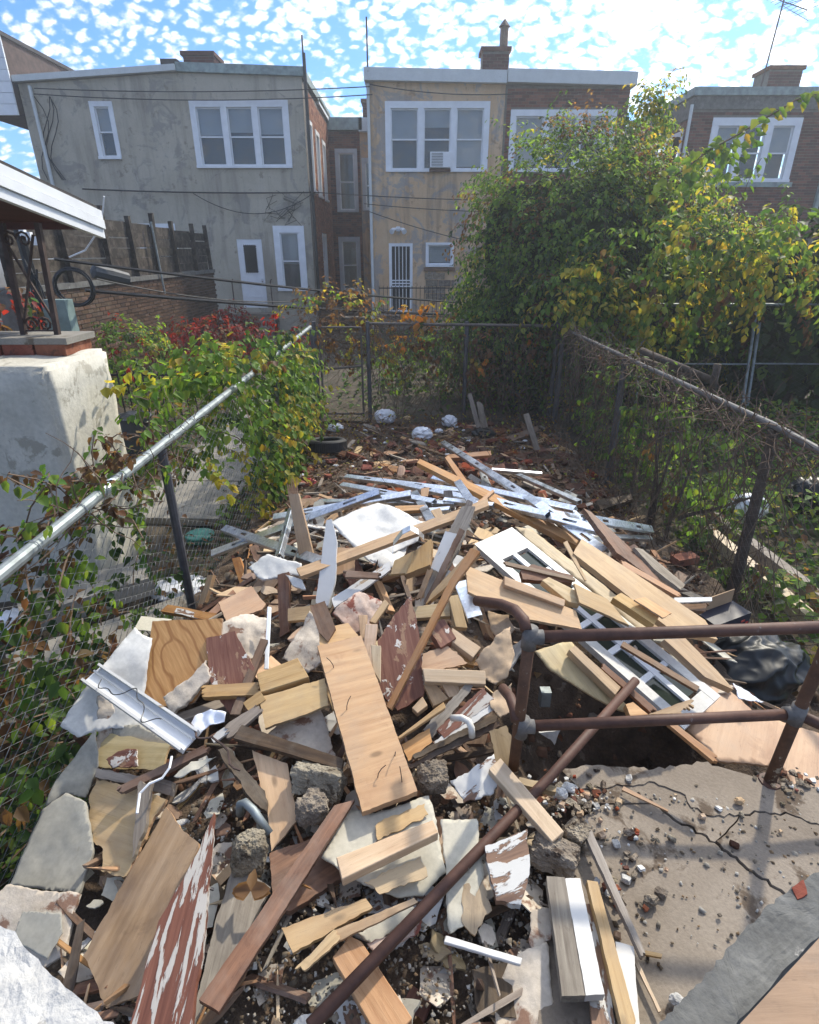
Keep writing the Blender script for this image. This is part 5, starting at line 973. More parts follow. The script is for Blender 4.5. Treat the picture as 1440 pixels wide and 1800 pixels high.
for k in range(6):
    for j in range(2): a = u0 + (u1 - u0) * k / 6; db('pane', a + .016, a + (u1 - u0) / 6 - .016, (st_ if j == 0 else wd / 2 + .015), (wd / 2 - .015 if j == 0 else wd - st_), -.022, -.017, 'glass')
P_('thin yellowed plywood sheet under the right edge of the white door', 'plyy', [(905, 925), (935, 930), (1050, 1020), (1150, 1105), (1140, 1125), (1030, 1030), (940, 960)], .13, .006, (.1, -.2), .003, .01)
B('wide tan board lying beside the white door', 'plyt', [(1023, 947), (1120, 1010), (1240, 1090), (1262, 1124), (1178, 1106), (1008, 972)], .26, .03, (.15, -.2), .0015, 'plank')
P_('long pale plywood panel above the rusty top rail', 'ply', [(818, 993), (1012, 1073), (1023, 1106), (922, 1087), (823, 1040)], .33, .016, (.1, -.3), .0015, edge='plyedge', axis=(0, 1))
B('tan two by four behind the long pale plywood panel', 'pine', [(887, 1012), (994, 1054), (992, 1066), (887, 1028)], .37, .04, (.1, -.4), .0008, 'stud_timber')
P_('square plywood offcut over the lower panes of the white door', 'ply', [(1009, 1025), (1068, 1053), (1106, 1099), (1019, 1059)], .33, .014, (.1, -.3), .002)
B('pale block behind the square plywood offcut', 'pine2', [(953, 1020), (965, 1014), (1026, 1044), (1020, 1062), (1000, 1058)], .34, .04, (.1, -.4), .0008, 'wood_block')
B('dark rotten timber lying over the glass of the white door', 'brown', [(915, 1003), (935, 992), (1008, 1012), (1006, 1025), (919, 1018)], .33, .03, (.1, -.4), .003, 'board')
B('thin dark lath across the upper panes of the white door', 'brown', strip((890, 990), (1009, 1018), 6, 5), .35, .012, (.1, -.3), .001, 'lath')
B('round edged pale two by four end near the tan board', 'pine', [(1078, 1050), (1092, 1042), (1160, 1082), (1150, 1098)], .30, .04, (.1, -.3), .001, 'stud_timber')
P_('small orange plywood flake on the wide tan board', 'plyo', [(1115, 1054), (1135, 1050), (1181, 1078), (1165, 1086)], .32, .008, (.1, -.2), .003)
B('thin brown sliver hanging over the tan board', 'pine', strip((994, 952), (1030, 1020), 8, 3), .36, .008, (0, -.3), .001, 'splinter')
B('rotten dark plank right of the steel studs', 'brown', [(1026, 893), (1040, 900), (1110, 965), (1170, 1030), (1150, 1018), (1085, 972)], .20, .03, (.2, -.2), .005, 'plank')
B('grey rotten plank sloping to the overgrown fence', 'grey', [(1115, 962), (1130, 965), (1205, 1028), (1196, 1036), (1150, 1000)], .17, .02, (.2, -.2), .004, 'plank')
B('reddish lath along the outer edge of the tan board', 'red2', strip((1095, 990), (1195, 1046), 9, 7), .18, .02, (.1, -.2), .001, 'lath')
B('thin brown lath lying along the panes of the white door', 'brown', strip((1094, 1131), (1228, 1211), 9, 9), .25, .012, (.12, -.2), .001, 'lath')
B('tan plank running down the right side of the white door', 'pine', [(1168, 1124), (1205, 1122), (1262, 1180), (1290, 1212), (1240, 1190)], .20, .03, (.2, -.2), .001, 'plank')
B('pale two by four left of the white door under the rails', 'pine', [(1000, 1142), (1011, 1134), (1092, 1208), (1082, 1222)], .25, .04, (.1, -.3), .0008, 'stud_timber')
P_('large yellow thin plywood sheet between the two rails', 'plyy', [(940, 1145), (1002, 1126), (1050, 1180), (1112, 1255), (1080, 1246), (1040, 1222), (1004, 1200), (968, 1180)], .20, .008, (.1, -.3), .002, .012)
B('brown lath along the lower edge of the white door', 'brown', strip((1060, 1170), (1150, 1250), 9, 12), .2, .015, (.1, -.3), .002, 'lath')
B('pale board corner below the white door', 'pine', [(1100, 1238), (1113, 1234), (1140, 1256), (1108, 1258)], .2, .03, (.1, -.2), .001, 'wood_offcut')
B('thin pale plank beside the lower rail', 'pine', [(1140, 1256), (1215, 1229), (1220, 1240), (1195, 1254)], .2, .012, (.1, -.3), .002, 'lath')
B('brown lath pointing down into the dark gap', 'red2', strip((1178, 1270), (1258, 1334), 9, 12), .22, .015, (.1, -.1), .001, 'lath')
P_('large torn tan plywood sheet beyond the landing', 'plyt', [(1244, 1184), (1298, 1226), (1327, 1253), (1480, 1300), (1480, 1560), (1440, 1470), (1377, 1347), (1262, 1338), (1207, 1282)], z=.60, th=.01, tilt=(.12, -.1), jag=.004, warp=.015)
P_('white crushed plastic scrap beside the black rubbish bag', 'foil', [(1290, 1200), (1325, 1222), (1345, 1232), (1300, 1228)], .2, .003, (0, -.2), .006, .02, 'plastic_scrap')
B('white painted strip end near the printed carton', 'white', strip((1186, 1055), (1252, 1053), 9, 7), .25, .01, (0, -.3), .001, 'trim_strip')
B('dark brown board end under the white painted strip', 'brown', [(1196, 1062), (1245, 1060), (1240, 1075), (1205, 1072)], .2, .03, (0, -.4), .002, 'board')
P_('white sharp drywall shard in the dark gap under the rail', 'vinyl', [(948, 1288), (985, 1284), (975, 1310), (968, 1300)], y=1.75, th=.01, tilt=(0, -3), jag=.002, warp=0, name='drywall_piece')
# box, bag, brick, electrical box
bx = empty('printed_carton', 'dark printed cardboard carton with an open tan flap near the overgrown fence', 'carton', (0, 0, 0)); c = atm(1268, 1088, .16); bx.location = c; ax_ = (Vector((.93, .35, .1)).normalized(), Vector((-.35, .93, 0)).normalized(), Vector((0, 0, 1)))
MB().box(c, (.12, .07, .045), ax_).build('body', MT['box'], bx); MB().box(c + Vector((-.01, .05, .075)), (.10, .003, .05), ax_).build('flap', MT['card'], bx)
for i, (u, w_) in enumerate(((.07, .012), (.1, .01), (-.05, .05), (-.03, .035))): MB().box(c + ax_[0] * u - ax_[1] * .0715 + Vector((0, 0, .01 - .02 * (i % 2))), (w_, .001, .006), ax_).build('print_band', MT['print' if i < 2 else 'printw'], bx)
def blob(nm, c, r, mt, label, cat, disp=.25, fr=3.0, ridged=False, sub=4, group=None, smooth=True, rot=0):
    me = bpy.data.meshes.new(nm); bm = bmesh.new(); bmesh.ops.create_icosphere(bm, subdivisions=sub, radius=1); s = random.uniform(0, 99)
    for v in bm.verts:
        p = v.co * fr + Vector((s, s, 0)); d = mnoise.noise(p) + .45 * mnoise.noise(p * 2.3)
        if ridged: d = .7 - 1.5 * abs(mnoise.noise(p * 1.2)) - .40 * abs(mnoise.noise(Vector((p.x * 3.4, p.y * 3.4, p.z * 1.2)))) 
        v.co = v.co * (1 + disp * d); v.co = Vector((v.co.x * r[0], v.co.y * r[1], max(v.co.z, -.75) * r[2]))
    bm.to_mesh(me); bm.free(); return tag(ob(nm, me, MT[mt], None, Matrix.Translation(c) @ Matrix.Rotation(rot, 4, 'Z'), smooth), label, cat, group)
blob('rubbish_bag', atz(1318, 1170, .38), (.29, .20, .155), 'bag', 'black rubbish bag slumped behind the rusty railing', 'bag', .30, 1.3, True, 6, rot=.3)
def stone(label, c, r, rot, box=.5, seed=0, group='large stones on the heap'):
    me = bpy.data.meshes.new('rubble_stone'); bm = bmesh.new(); bmesh.ops.create_icosphere(bm, subdivisions=5, radius=1); sd = Vector((seed * 3.1, seed * 1.7, 0))
    for v in bm.verts:
        d = v.co.normalized(); k = max(abs(d.x), abs(d.y), abs(d.z)); q = d * (1 - box) + d / k * box * .82
        q = q * (1 + .20 * mnoise.noise(d * 1.6 + sd) + .10 * mnoise.noise(d * 4.5 + sd) + .055 * mnoise.noise(d * 11 + sd) + .05 * mnoise.noise(d * 24 + sd)); v.co = Vector((q.x * r[0], q.y * r[1], q.z * r[2]))
    bm.to_mesh(me); bm.free(); return tag(ob('rubble_stone', me, MT['chunk'], None, Matrix.Translation(c) @ rot.to_matrix().to_4x4(), False), label, 'stone', group)
from mathutils import Euler
for i, (lb, p, r, e, bx_) in enumerate((('broken concrete block on the cream plywood strip', (560, 1372), (.098, .05, .055), (-.5, .1, -.15), .85), ('rough mortar lump below the concrete block', (548, 1420), (.056, .05, .05), (0, 0, .5), .4), ('rough stone lump beside the curved grey pipe', (438, 1500), (.056, .05, .072), (0, .2, .3), .45), ('rubble stone right of the long plywood plank', (760, 1367), (.056, .05, .055), (.2, .1, .2), .5), ('large broken concrete stone at the landing edge', (975, 1502), (.078, .055, .05), (-.3, .1, -.5), .6), ('smaller stone against the large concrete stone', (1010, 1465), (.04, .045, .045), (0, .3, -.7), .6))):
    stone(lb, atm(*p, .15) if p[0] < 900 else atz(*p, .76), r, Euler(e), bx_, i + 1)
m = MB(); m.tube([atm(x, y, o_) for x, y, o_ in ((422, 1430, .14), (422, 1414, .2), (430, 1410, .21), (445, 1424, .19), (474, 1466, .15))], .013, 10); tag(m.build('zinc_pipe', MT['steel'], None, True), 'curved grey zinc pipe end above the rough stone lump', 'pipe')
m = MB(); p = atm(136, 1292, .1); m.tube([p, p + Vector((.02, .03, -.12))], .018, 10); tag(m.build('pipe_stub', MT['rustp']), 'short dark pipe stub below the folded white panel', 'pipe')
jb = empty('junction_box', 'small shiny metal junction box hanging in the dark gap', 'junction box', aty(958, 1225, 1.9)); c = aty(958, 1225, 1.9); MB().box(c, (.022, .02, .04)).build('body', MT['steel'], jb); MB().box(c + Vector((0, -.021, 0)), (.018, .002, .034)).build('cover', MT['steel'], jb)
o = MB().box((0, 0, 0), (.10, .05, .03)).build('brick', MT['brickm']); o.matrix_world = Matrix.Translation(atm(1204, 983, .05)) @ Matrix.Rotation(.3, 4, 'Z'); tag(o, 'single orange red brick lying by the overgrown fence', 'brick')
m = MB(); m.tube([atm(330 + 6 * i + 5 * math.sin(i * 1.3), 1268 + 5 * i + 12 * math.sin(i * .55), .24) for i in range(16)], .004, 5); tag(m.build('bent_wire', MT['iron']), 'thin bent wire trailing over the white window rail end', 'wire')
m = MB(); m.tube([atm(x, y, .22) for x, y in ((302, 1330), (298, 1350), (285, 1368), (262, 1378), (246, 1395), (241, 1430))], .004, 5); tag(m.build('white_wire', MT['wpaint']), 'loose white wire by the split grey stake', 'wire')
P_('curled silver flashing strip right of the dark charred stick', 'foil', [(335, 1280), (345, 1260), (375, 1250), (402, 1256), (398, 1272), (372, 1278), (350, 1296)], .22, .002, (0, -.5), .003, .05, 'flashing')
B('grey white ridged strip below the silver flashing', 'whitep', strip((372, 1300), (420, 1268), 14, 12), .19, .012, (0, -.4), .002, 'trim_strip')
B('grey splintered board above the dark charred board', 'grey', [(395, 1278), (450, 1238), (460, 1250), (405, 1296)], .21, .02, (0, -.4), .004)
B('tan stick end next to the grey splintered board', 'pine', strip((432, 1242), (462, 1222), 16, 18), .215, .02, (0, -.4), .002, 'stick')
P_('brown bark like board below the stained torn paper', 'paper', [(285, 1225), (330, 1195), (362, 1160), (370, 1190), (330, 1235), (300, 1255)], .17, .02, (0, -.5), .008, .02, 'paper_scrap')
P_('cream paint flake curling over the dark boards', 'lino', [(305, 1365), (335, 1338), (380, 1330), (350, 1352), (318, 1367)], .2, .003, (0, -.4), .006, .02, 'paint_chip')
B('tall grey board stuck in the rubble by the back fence', 'grey', [(822, 694), (829, 690), (845, 750), (838, 752)], y=7.6, th=.03, tilt=(0, -3), jag=.003, name='board', z=None)
B('pale split post leaning by the back fence', 'grey', [(838, 706), (848, 708), (858, 752), (846, 752)], y=7.6, th=.04, tilt=(0, -3), jag=.005, name='board')
B('brown stake stuck in the brick rubble near the overgrown fence', 'grey', [(920, 728), (930, 726), (950, 790), (940, 792)], y=6.8, th=.03, tilt=(0, -3), jag=.003, name='stake')
B('dark plank half buried beside the overgrown fence', 'brown', [(890, 768), (945, 748), (948, 756), (895, 778)], .08, .03, (0, -.3), .003, 'plank')
B('rotten dark log beam at the foot of the overgrown fence', 'dark', [(1048, 880), (1110, 868), (1112, 878), (1055, 896)], .1, .06, (0, -.3), .005, 'beam')
# ---------------------------------------------------------------- loose rubble
def rock_mesh(nm, sx, sy, sz, mt, jit=.22, seed=0):
    rg = random.Random(seed); bm = bmesh.new(); bmesh.ops.create_cube(bm, size=2); bmesh.ops.bevel(bm, geom=bm.edges[:], offset=.28, segments=1, affect='EDGES')
    for v in bm.verts: v.co = Vector((v.co.x * sx * (1 + rg.uniform(-jit, jit)), v.co.y * sy * (1 + rg.uniform(-jit, jit)), v.co.z * sz * (1 + rg.uniform(-jit, jit))))
    me = bpy.data.meshes.new(nm); bm.to_mesh(me); bm.free(); me.materials.append(MT[mt]); return me
def put(nm, me, p, rot, sc, label, cat, group):
    o = bpy.data.objects.new(nm, me); link(o); o.location = p; o.rotation_euler = rot; o.scale = (sc,) * 3; return tag(o, label, cat, group)
brk = [rock_mesh('broken_brick', .075 * random.uniform(.6, 1.2), .05, .032, 'clay' if i % 3 else 'brickm', .25, i) for i in range(9)]
n = 0
while n < 240:
    x = random.uniform(-1.3, 2.15); y = random.uniform(4.7, 8.5)
    if random.random() > math.exp(-((x - (.75 + .12 * (y - 6))) / 1.15) ** 2 - ((y - 6.0) / 1.7) ** 2) + .12: continue
    z = heap_z(x, y); bs = random.uniform(.55, 1.25); bj = random.randrange(9); brm = 0 if bj % 3 else 9; put('broken_brick', brk[bj], (x, y, z + .025), (random.uniform(-.6, .6), random.uniform(-.5, .5), random.uniform(0, 6.3)), bs, '%s broken brick among dead stems %s' % (('large' if bs > 1.02 else 'small' if bs < .75 else 'middling') + (' dull brown' if brm < 6 else ' orange red'), 'just behind the steel studs' if y < 5.9 else 'near the back fence and white bags' if y > 7.2 else 'beside the black tyre' if x < -.5 else 'along the overgrown fence foot' if x > 1.5 else 'in the middle of the far soil'), 'brick', 'broken bricks behind the steel studs'); n += 1
chipm = [rock_mesh('wood_scrap', random.uniform(.05, .13), random.uniform(.012, .03), .007, m_, .2, 30 + i) for i, m_ in enumerate(('brown', 'dark', 'grey', 'pine', 'red2', 'clay', 'brown', 'grey'))]
for i in range(150):
    x = random.uniform(-1.25, 2.1); y = random.uniform(4.8, 8.4); z = heap_z(x, y); put('wood_scrap', random.choice(chipm), (x, y, z + .03), (random.uniform(-.4, .4), random.uniform(-.4, .4), random.uniform(0, 6.3)), random.uniform(.7, 1.9), 'splintered wood scrap among the broken bricks %s' % ('just behind the steel studs' if y < 5.8 else 'near the back fence' if y > 7.4 else 'beside the black tyre' if x < -.5 else 'along the overgrown fence foot' if x > 1.4 else 'in the middle of the far soil'), 'wood scrap', 'wood scraps at the far end of the heap')
# boards and scraps filling the gaps of the heap
scr = []
for i, (m_, L_, w_, t_h) in enumerate((('pine', .22, .035, .018), ('brown', .25, .04, .014), ('dark', .3, .03, .02), ('grey', .28, .035, .012), ('pine2', .15, .04, .018), ('ply', .13, .09, .006), ('plyt', .12, .08, .005), ('whitep', .2, .03, .006), ('paper', .11, .08, .003), ('brown', .18, .06, .01), ('lino', .09, .07, .003), ('red2', .22, .03, .018), ('redp', .14, .07, .008), ('gyp', .11, .09, .006), ('pine', .3, .010, .008), ('brown', .26, .008, .006), ('grey', .33, .011, .007), ('red2', .2, .012, .01), ('dark', .3, .012, .009))):
    m = MB(); nseg = 4
    V = []
    rg = random.Random(i)
    top = [(-L_ + rg.uniform(-.02, .02), -w_), *[(-L_ + 2 * L_ * k / nseg, -w_ + rg.uniform(-.006, .006)) for k in range(1, nseg)], (L_ + rg.uniform(-.03, .03), -w_), (L_ + rg.uniform(-.03, .03), w_), *[(L_ - 2 * L_ * k / nseg, w_ + rg.uniform(-.006, .006)) for k in range(1, nseg)], (-L_ + rg.uniform(-.03, .03), w_)]
    k = len(top); m.add([(x, y, t_h) for x, y in top] + [(x, y, -t_h) for x, y in top], [tuple(range(k)), tuple(range(2 * k - 1, k - 1, -1))] + [(a, a + k, (a + 1) % k + k, (a + 1) % k) for a in range(k)])
    me = m.mesh('board_scrap'); me.materials.append(MT[m_]); scr.append((me, m_))
WORD = dict(pine='tan pine', brown='brown', dark='dark rotten', grey='grey weathered', pine2='pale pine', ply='plywood', plyt='tan hardboard', whitep='peeling white', paper='stained paper', lino='cream vinyl', red2='reddish', redp='red painted', gyp='grey drywall')
near_ = [(o.matrix_world.translation.copy(), o['label']) for o in COL.objects if o.parent is None and o.get('label') and len(o['label'].split()) <= 11 and o.get('group') is None and o.type == 'MESH' and o.get('category') not in ('cable', 'wall', 'wire')]
used_l = set(); n = 0
while n < 295:
    x = random.uniform(-1.3, 2.0); y = random.uniform(.7, 5.0)
    if (x > .36 and y < 1.95) or (x > 1.3 and y < 3.2 and random.random() < .7): continue
    me, m_ = random.choice(scr); z = mound(x, y) + random.uniform(-.03, .05)
    sc = random.uniform(.4, .9) * (.6 if y < 1.7 else 1); p = Vector((x, y, z)); lb = None
    for q in sorted(near_, key=lambda q: (q[0] - p).length)[:9]:
        t = '%s scrap beside the %s' % (WORD[m_], q[1])
        if len(t.split()) <= 16 and t not in used_l: lb = t; break
    lb = lb or '%s scrap wedged between the larger boards of the heap' % WORD[m_]; used_l.add(lb)
    put('board_scrap', me, p, (random.gauss(0, .3), random.gauss(0, .3), random.uniform(0, 6.3)), sc, lb, 'scrap', 'scraps wedged in the heap'); n += 1
chips = [rock_mesh('rubble_chip', random.uniform(.012, .024), random.uniform(.010, .016), random.uniform(.005, .012), m_, .3, 60 + i) for i, m_ in enumerate(('chunk', 'vinyl', 'chunk', 'clay', 'brickm', 'stucwh', 'chunk', 'plyt'))]
CW = ['grey', 'white', 'grey', 'brown', 'orange red', 'off white', 'grey', 'tan']
spots = [(1040, 1400, 55, 26, 60), (985, 1385, 45, 22, 40), (1105, 1470, 26, 14, 12), (1400, 1375, 40, 16, 40), (1130, 1585, 18, 10, 6), (1300, 1440, 120, 60, 11), (1150, 1560, 120, 110, 13), (1075, 1520, 25, 80, 24), (1000, 1420, 30, 30, 26)]
for (px, py, sx, sy, k) in spots:
    for i in range(k):
        p = atz(px + random.gauss(0, sx * .6), py + random.gauss(0, sy * .6), ZS + .012); j = random.choice((0, 0, 1, 2, 2, 3, 3, 4, 5, 6, 6, 7)) if random.random() < .93 else 1
        if p.x < .25: continue
        put('rubble_chip', chips[j], p, (random.uniform(-.4, .4), random.uniform(-.4, .4), random.uniform(0, 6.3)), random.choice((.2, .28, .35, .45, .6, .75)), '%s rubble chip %s' % (CW[j], 'at the foot of the right railing post' if px == 1400 else 'by the foot of the loose rusty pipe' if px in (985, 1000) else 'along the long grey stick on the landing' if px == 1075 else 'in the loose heap at the landing back edge' if px == 1040 else 'in the small cluster amid the landing' if px == 1105 else 'lying alone on the open landing slab'), 'rubble chip', 'rubble chips on the landing')
for lb, p, w_, mt in (('white broken plaster lump by the foot of the rusty loose pipe', (985, 1395), 18, 'vinyl'), ('large grey rubble lump near the middle of the landing', (1105, 1462), 12, 'chunk'), ('tan flat chip by the right railing post', (1300, 1408), 11, 'plyt'), ('white plaster lump near the grey render edge', (1190, 1757), 13, 'stucwh'), ('grey rubble pair lying alone on the landing', (1145, 1582), 14, 'chunk'), ('long white plaster sliver by the loose pipe', (1000, 1385), 16, 'vinyl')):
    c = atz(*p, ZS + .02); s_ = w_ / FPX * 1.5; blob('rubble_stone', c, (s_, s_ * .7, s_ * .7), mt, lb, 'stone', .35, 1.6, False, 3, None, False)
PW = dict(paper='stained paper', lino='cream flooring', gyp='grey drywall', vinyl='white plaster', whitep='peeling white paint', plyw='weathered plywood', brown='dark brown bark', stucwh='white plaster', plyt='tan plywood')
pm = []
for i, m_ in enumerate(('paper', 'lino', 'gyp', 'vinyl', 'whitep', 'plyw', 'brown', 'stucwh', 'plyt', 'paper', 'plyw', 'brown')):
    rg = random.Random(200 + i); k = rg.randint(6, 9); r = rg.uniform(.03, .075); asp = rg.uniform(.45, .95); pts = jagged([Vector((r * math.cos(6.283 * a / k) * rg.uniform(.6, 1.15), r * asp * math.sin(6.283 * a / k) * rg.uniform(.6, 1.15))) for a in range(k)], .003, rg, .009); n_ = len(pts); bend = rg.uniform(1, 3)
    th = .003 if m_ in ('paper', 'lino', 'whitep') else .007
    zz = [bend * p.x * p.x * 1.2 + .3 * p.y * p.x for p in pts]; c0 = (0, 0, 0)
    m = MB(); m.add([(p.x, p.y, z) for p, z in zip(pts, zz)] + [(p.x, p.y, z - th) for p, z in zip(pts, zz)] + [(0, 0, .0), (0, 0, -th)], [(a, (a + 1) % n_, 2 * n_) for a in range(n_)] + [((a + 1) % n_ + n_, a + n_, 2 * n_ + 1) for a in range(n_)] + [(a, a + n_, (a + 1) % n_ + n_, (a + 1) % n_) for a in range(n_)]); me = m.mesh('torn_scrap'); me.materials.append(MT[m_]); pm.append((me, m_))
n = 0
while n < 280:
    if n < 165: x = random.uniform(-.95, .42); y = random.uniform(.66, 1.5)
    else: x = random.uniform(-1.2, 1.6); y = random.uniform(1.5, 4.4)
    if (x > .36 and 1.4 < y < 2.0): continue
    me, m_ = random.choice(pm); p = Vector((x, y, mound(x, y) + random.uniform(.0, .05))); lb = None
    for q in sorted(near_, key=lambda q: (q[0] - p).length)[:9]:
        t = 'torn %s scrap next to the %s' % (PW[m_], q[1])
        if len(t.split()) <= 16 and t not in used_l: lb = t; break
    lb = lb or 'torn %s scrap lying among the gravel and boards' % PW[m_]; used_l.add(lb)
    put('torn_scrap', me, p, (random.gauss(0, .28), random.gauss(0, .28), random.uniform(0, 6.3)), random.uniform(.5, 1.25) * (1 if n < 165 else 1.5), lb, 'torn scrap', 'torn scraps among the boards'); n += 1
spm = []
for i, (m_, L_, w_) in enumerate((('pine', .11, .006), ('brown', .16, .009), ('dark', .14, .012), ('grey', .2, .008), ('red2', .12, .006), ('pine2', .09, .005), ('dark', .2, .016), ('brown', .12, .014))):
    rg = random.Random(400 + i); m = MB(); m.add([(-L_, -w_ * .6, 0), (-L_ * .3, -w_, 0), (L_ * .5, -w_ * .8, .003), (L_ * 1.1, 0, .004), (L_ * .75, w_ * .3, .003), (L_ * .4, w_, 0), (-L_ * .5, w_ * .9, 0), (-L_ * 1.08, w_ * .5, 0)] + [(-L_, -w_ * .5, -w_), (-L_ * .3, -w_, -w_), (L_ * .5, -w_ * .7, -w_), (L_ * .95, 0, -w_ * .6), (L_ * .7, w_ * .3, -w_), (L_ * .4, w_, -w_), (-L_ * .5, w_ * .9, -w_), (-L_, w_ * .5, -w_)], [tuple(range(8)), tuple(range(15, 7, -1))] + [(a, a + 8, (a + 1) % 8 + 8, (a + 1) % 8) for a in range(8)]); me = m.mesh('splinter'); me.materials.append(MT[m_]); spm.append((me, m_))
n = 0
while n < 240:
    if n < 90: x = random.uniform(-1.0, .42); y = random.uniform(.66, 1.6)
    else: x = random.uniform(-1.2, 1.7); y = random.uniform(1.4, 5.0)
    if (x > .36 and 1.3 < y < 2.0): continue
    me, m_ = random.choice(spm); p = Vector((x, y, mound(x, y) + random.uniform(.01, .07))); lb = None
    for q in sorted(near_, key=lambda q: (q[0] - p).length)[:9]:
        t = '%s splinter close to the %s' % (WORD[m_], q[1])
        if len(t.split()) <= 16 and t not in used_l: lb = t; break
    lb = lb or 'thin %s splinter strewn over the heap' % WORD[m_]; used_l.add(lb)
    put('splinter', me, p, (random.gauss(0, .3), random.gauss(0, .35), random.uniform(0, 6.3)), random.uniform(.5, 1.2), lb, 'splinter', 'splinters strewn over the heap'); n += 1
# fine gravel
def gravel(nm, n, xr, yr, zf, s0, s1, cols, dens=None, kind='stuff'):
    base = np.array([(-1, -1, -.6), (1, -.8, -.6), (.9, 1, -.6), (-.8, .9, -.6), (-.6, -.6, .7), (.7, -.5, .6), (.5, .7, .7), (-.5, .5, .6)], float); F0 = np.array([(0, 1, 5, 4), (1, 2, 6, 5), (2, 3, 7, 6), (3, 0, 4, 7), (4, 5, 6, 7)])
    V = []; F = []; C = []; b = 0
    while b < n * 8:
        x = RNG.uniform(*xr); y = RNG.uniform(*yr)
        if dens and RNG.random() > dens(x, y): continue
        s = RNG.uniform(s0, s1) * (1.8 if RNG.random() < .08 else 1); a = RNG.uniform(0, 6.3); P = base * (1 + RNG.uniform(-.35, .35, base.shape)) * s * np.array((1, RNG.uniform(.5, 1), RNG.uniform(.4, .8))); ca, sa = math.cos(a), math.sin(a)
        P = P @ np.array([[ca, sa, 0], [-sa, ca, 0], [0, 0, 1]]) + np.array((x, y, zf(x, y) + s * .3)); V.append(P); F.append(F0 + b); b += 8
        C.append(np.tile(np.array(cols[RNG.integers(len(cols))]) * RNG.uniform(.6, 1.25), (8, 1)))
    return tag(ob(nm, fast_mesh(nm, np.concatenate(V), np.concatenate(F), np.concatenate(C)), MT['gravel']), kind=kind)
gcol = [(.25, .215, .17), (.18, .15, .115), (.33, .30, .25), (.13, .10, .07), (.45, .43, .39), (.24, .165, .10)]
gravel('gravel', 5200, (-.75, .52), (.55, 1.35), lambda x, y: mound(x, y) + .03 + .03 * fbm(x, y, 5), .002, .006, gcol, lambda x, y: 1 if y < 1.2 else .5)
gravel('rubble', 4200, (-1.4, 2.25), (1.3, 8.6), lambda x, y: heap_z(x, y) + .005, .008, .026, [(.10, .055, .035), (.16, .09, .06), (.07, .045, .03), (.24, .11, .07), (.3, .25, .2)])
gravel('rubble', 380, (.5, 1.5), (.85, 1.42), lambda x, y: ZS + .004, .002, .006, gcol)
# dead leaves on the ground and far end litter
tr = MB(); c = Vector((-1.03, 6.8, .235))
def tyre(c, Ro, Ri, w_, tilt):
    prof = [(Ri, -.7), (Ri + .02, -1), (Ro - .03, -1), (Ro, -.7), (Ro, .7), (Ro - .03, 1), (Ri + .02, 1), (Ri, .7), (Ri + .03, .62), (Ro - .03, .55), (Ro - .03, -.55), (Ri + .03, -.62)]; n = 48; k = len(prof); V = [Vector((r * math.cos(2 * math.pi * i / n), r * math.sin(2 * math.pi * i / n), z * w_ / 2)) for i in range(n) for r, z in prof]; F = [(i * k + j, ((i + 1) % n) * k + j, ((i + 1) % n) * k + (j + 1) % k, i * k + (j + 1) % k) for i in range(n) for j in range(k)]
    root = empty('car_tyre', 'old black car tyre lying flat in front of the leafy vines', 'tyre', c); M = Matrix.Translation(c) @ Matrix.Rotation(tilt, 4, 'X'); m = MB().add([M @ v for v in V], F); m.build('carcass', MT['tyre'], root, True)
    t = MB()
    for i in range(60): a = 2 * math.pi * i / 60; A = M @ Vector((Ro * math.cos(a), Ro * math.sin(a), 0)); d = M.to_3x3() @ Vector((math.cos(a), math.sin(a), 0)); t.box(A, (.004, .011, w_ * .36), (d, M.to_3x3() @ Vector((-math.sin(a), math.cos(a), 0)), M.to_3x3() @ Vector((0, 0, 1))))
    t.build('tread', MT['tyre'], root)
tyre(c, .245, .15, .15, R(-9))
def litter(lb, p, r, mt, cat, name, z=.05, disp=.5): blob(name, atz(*p, z), r, mt, lb, cat, disp, 2.0, True, 4)
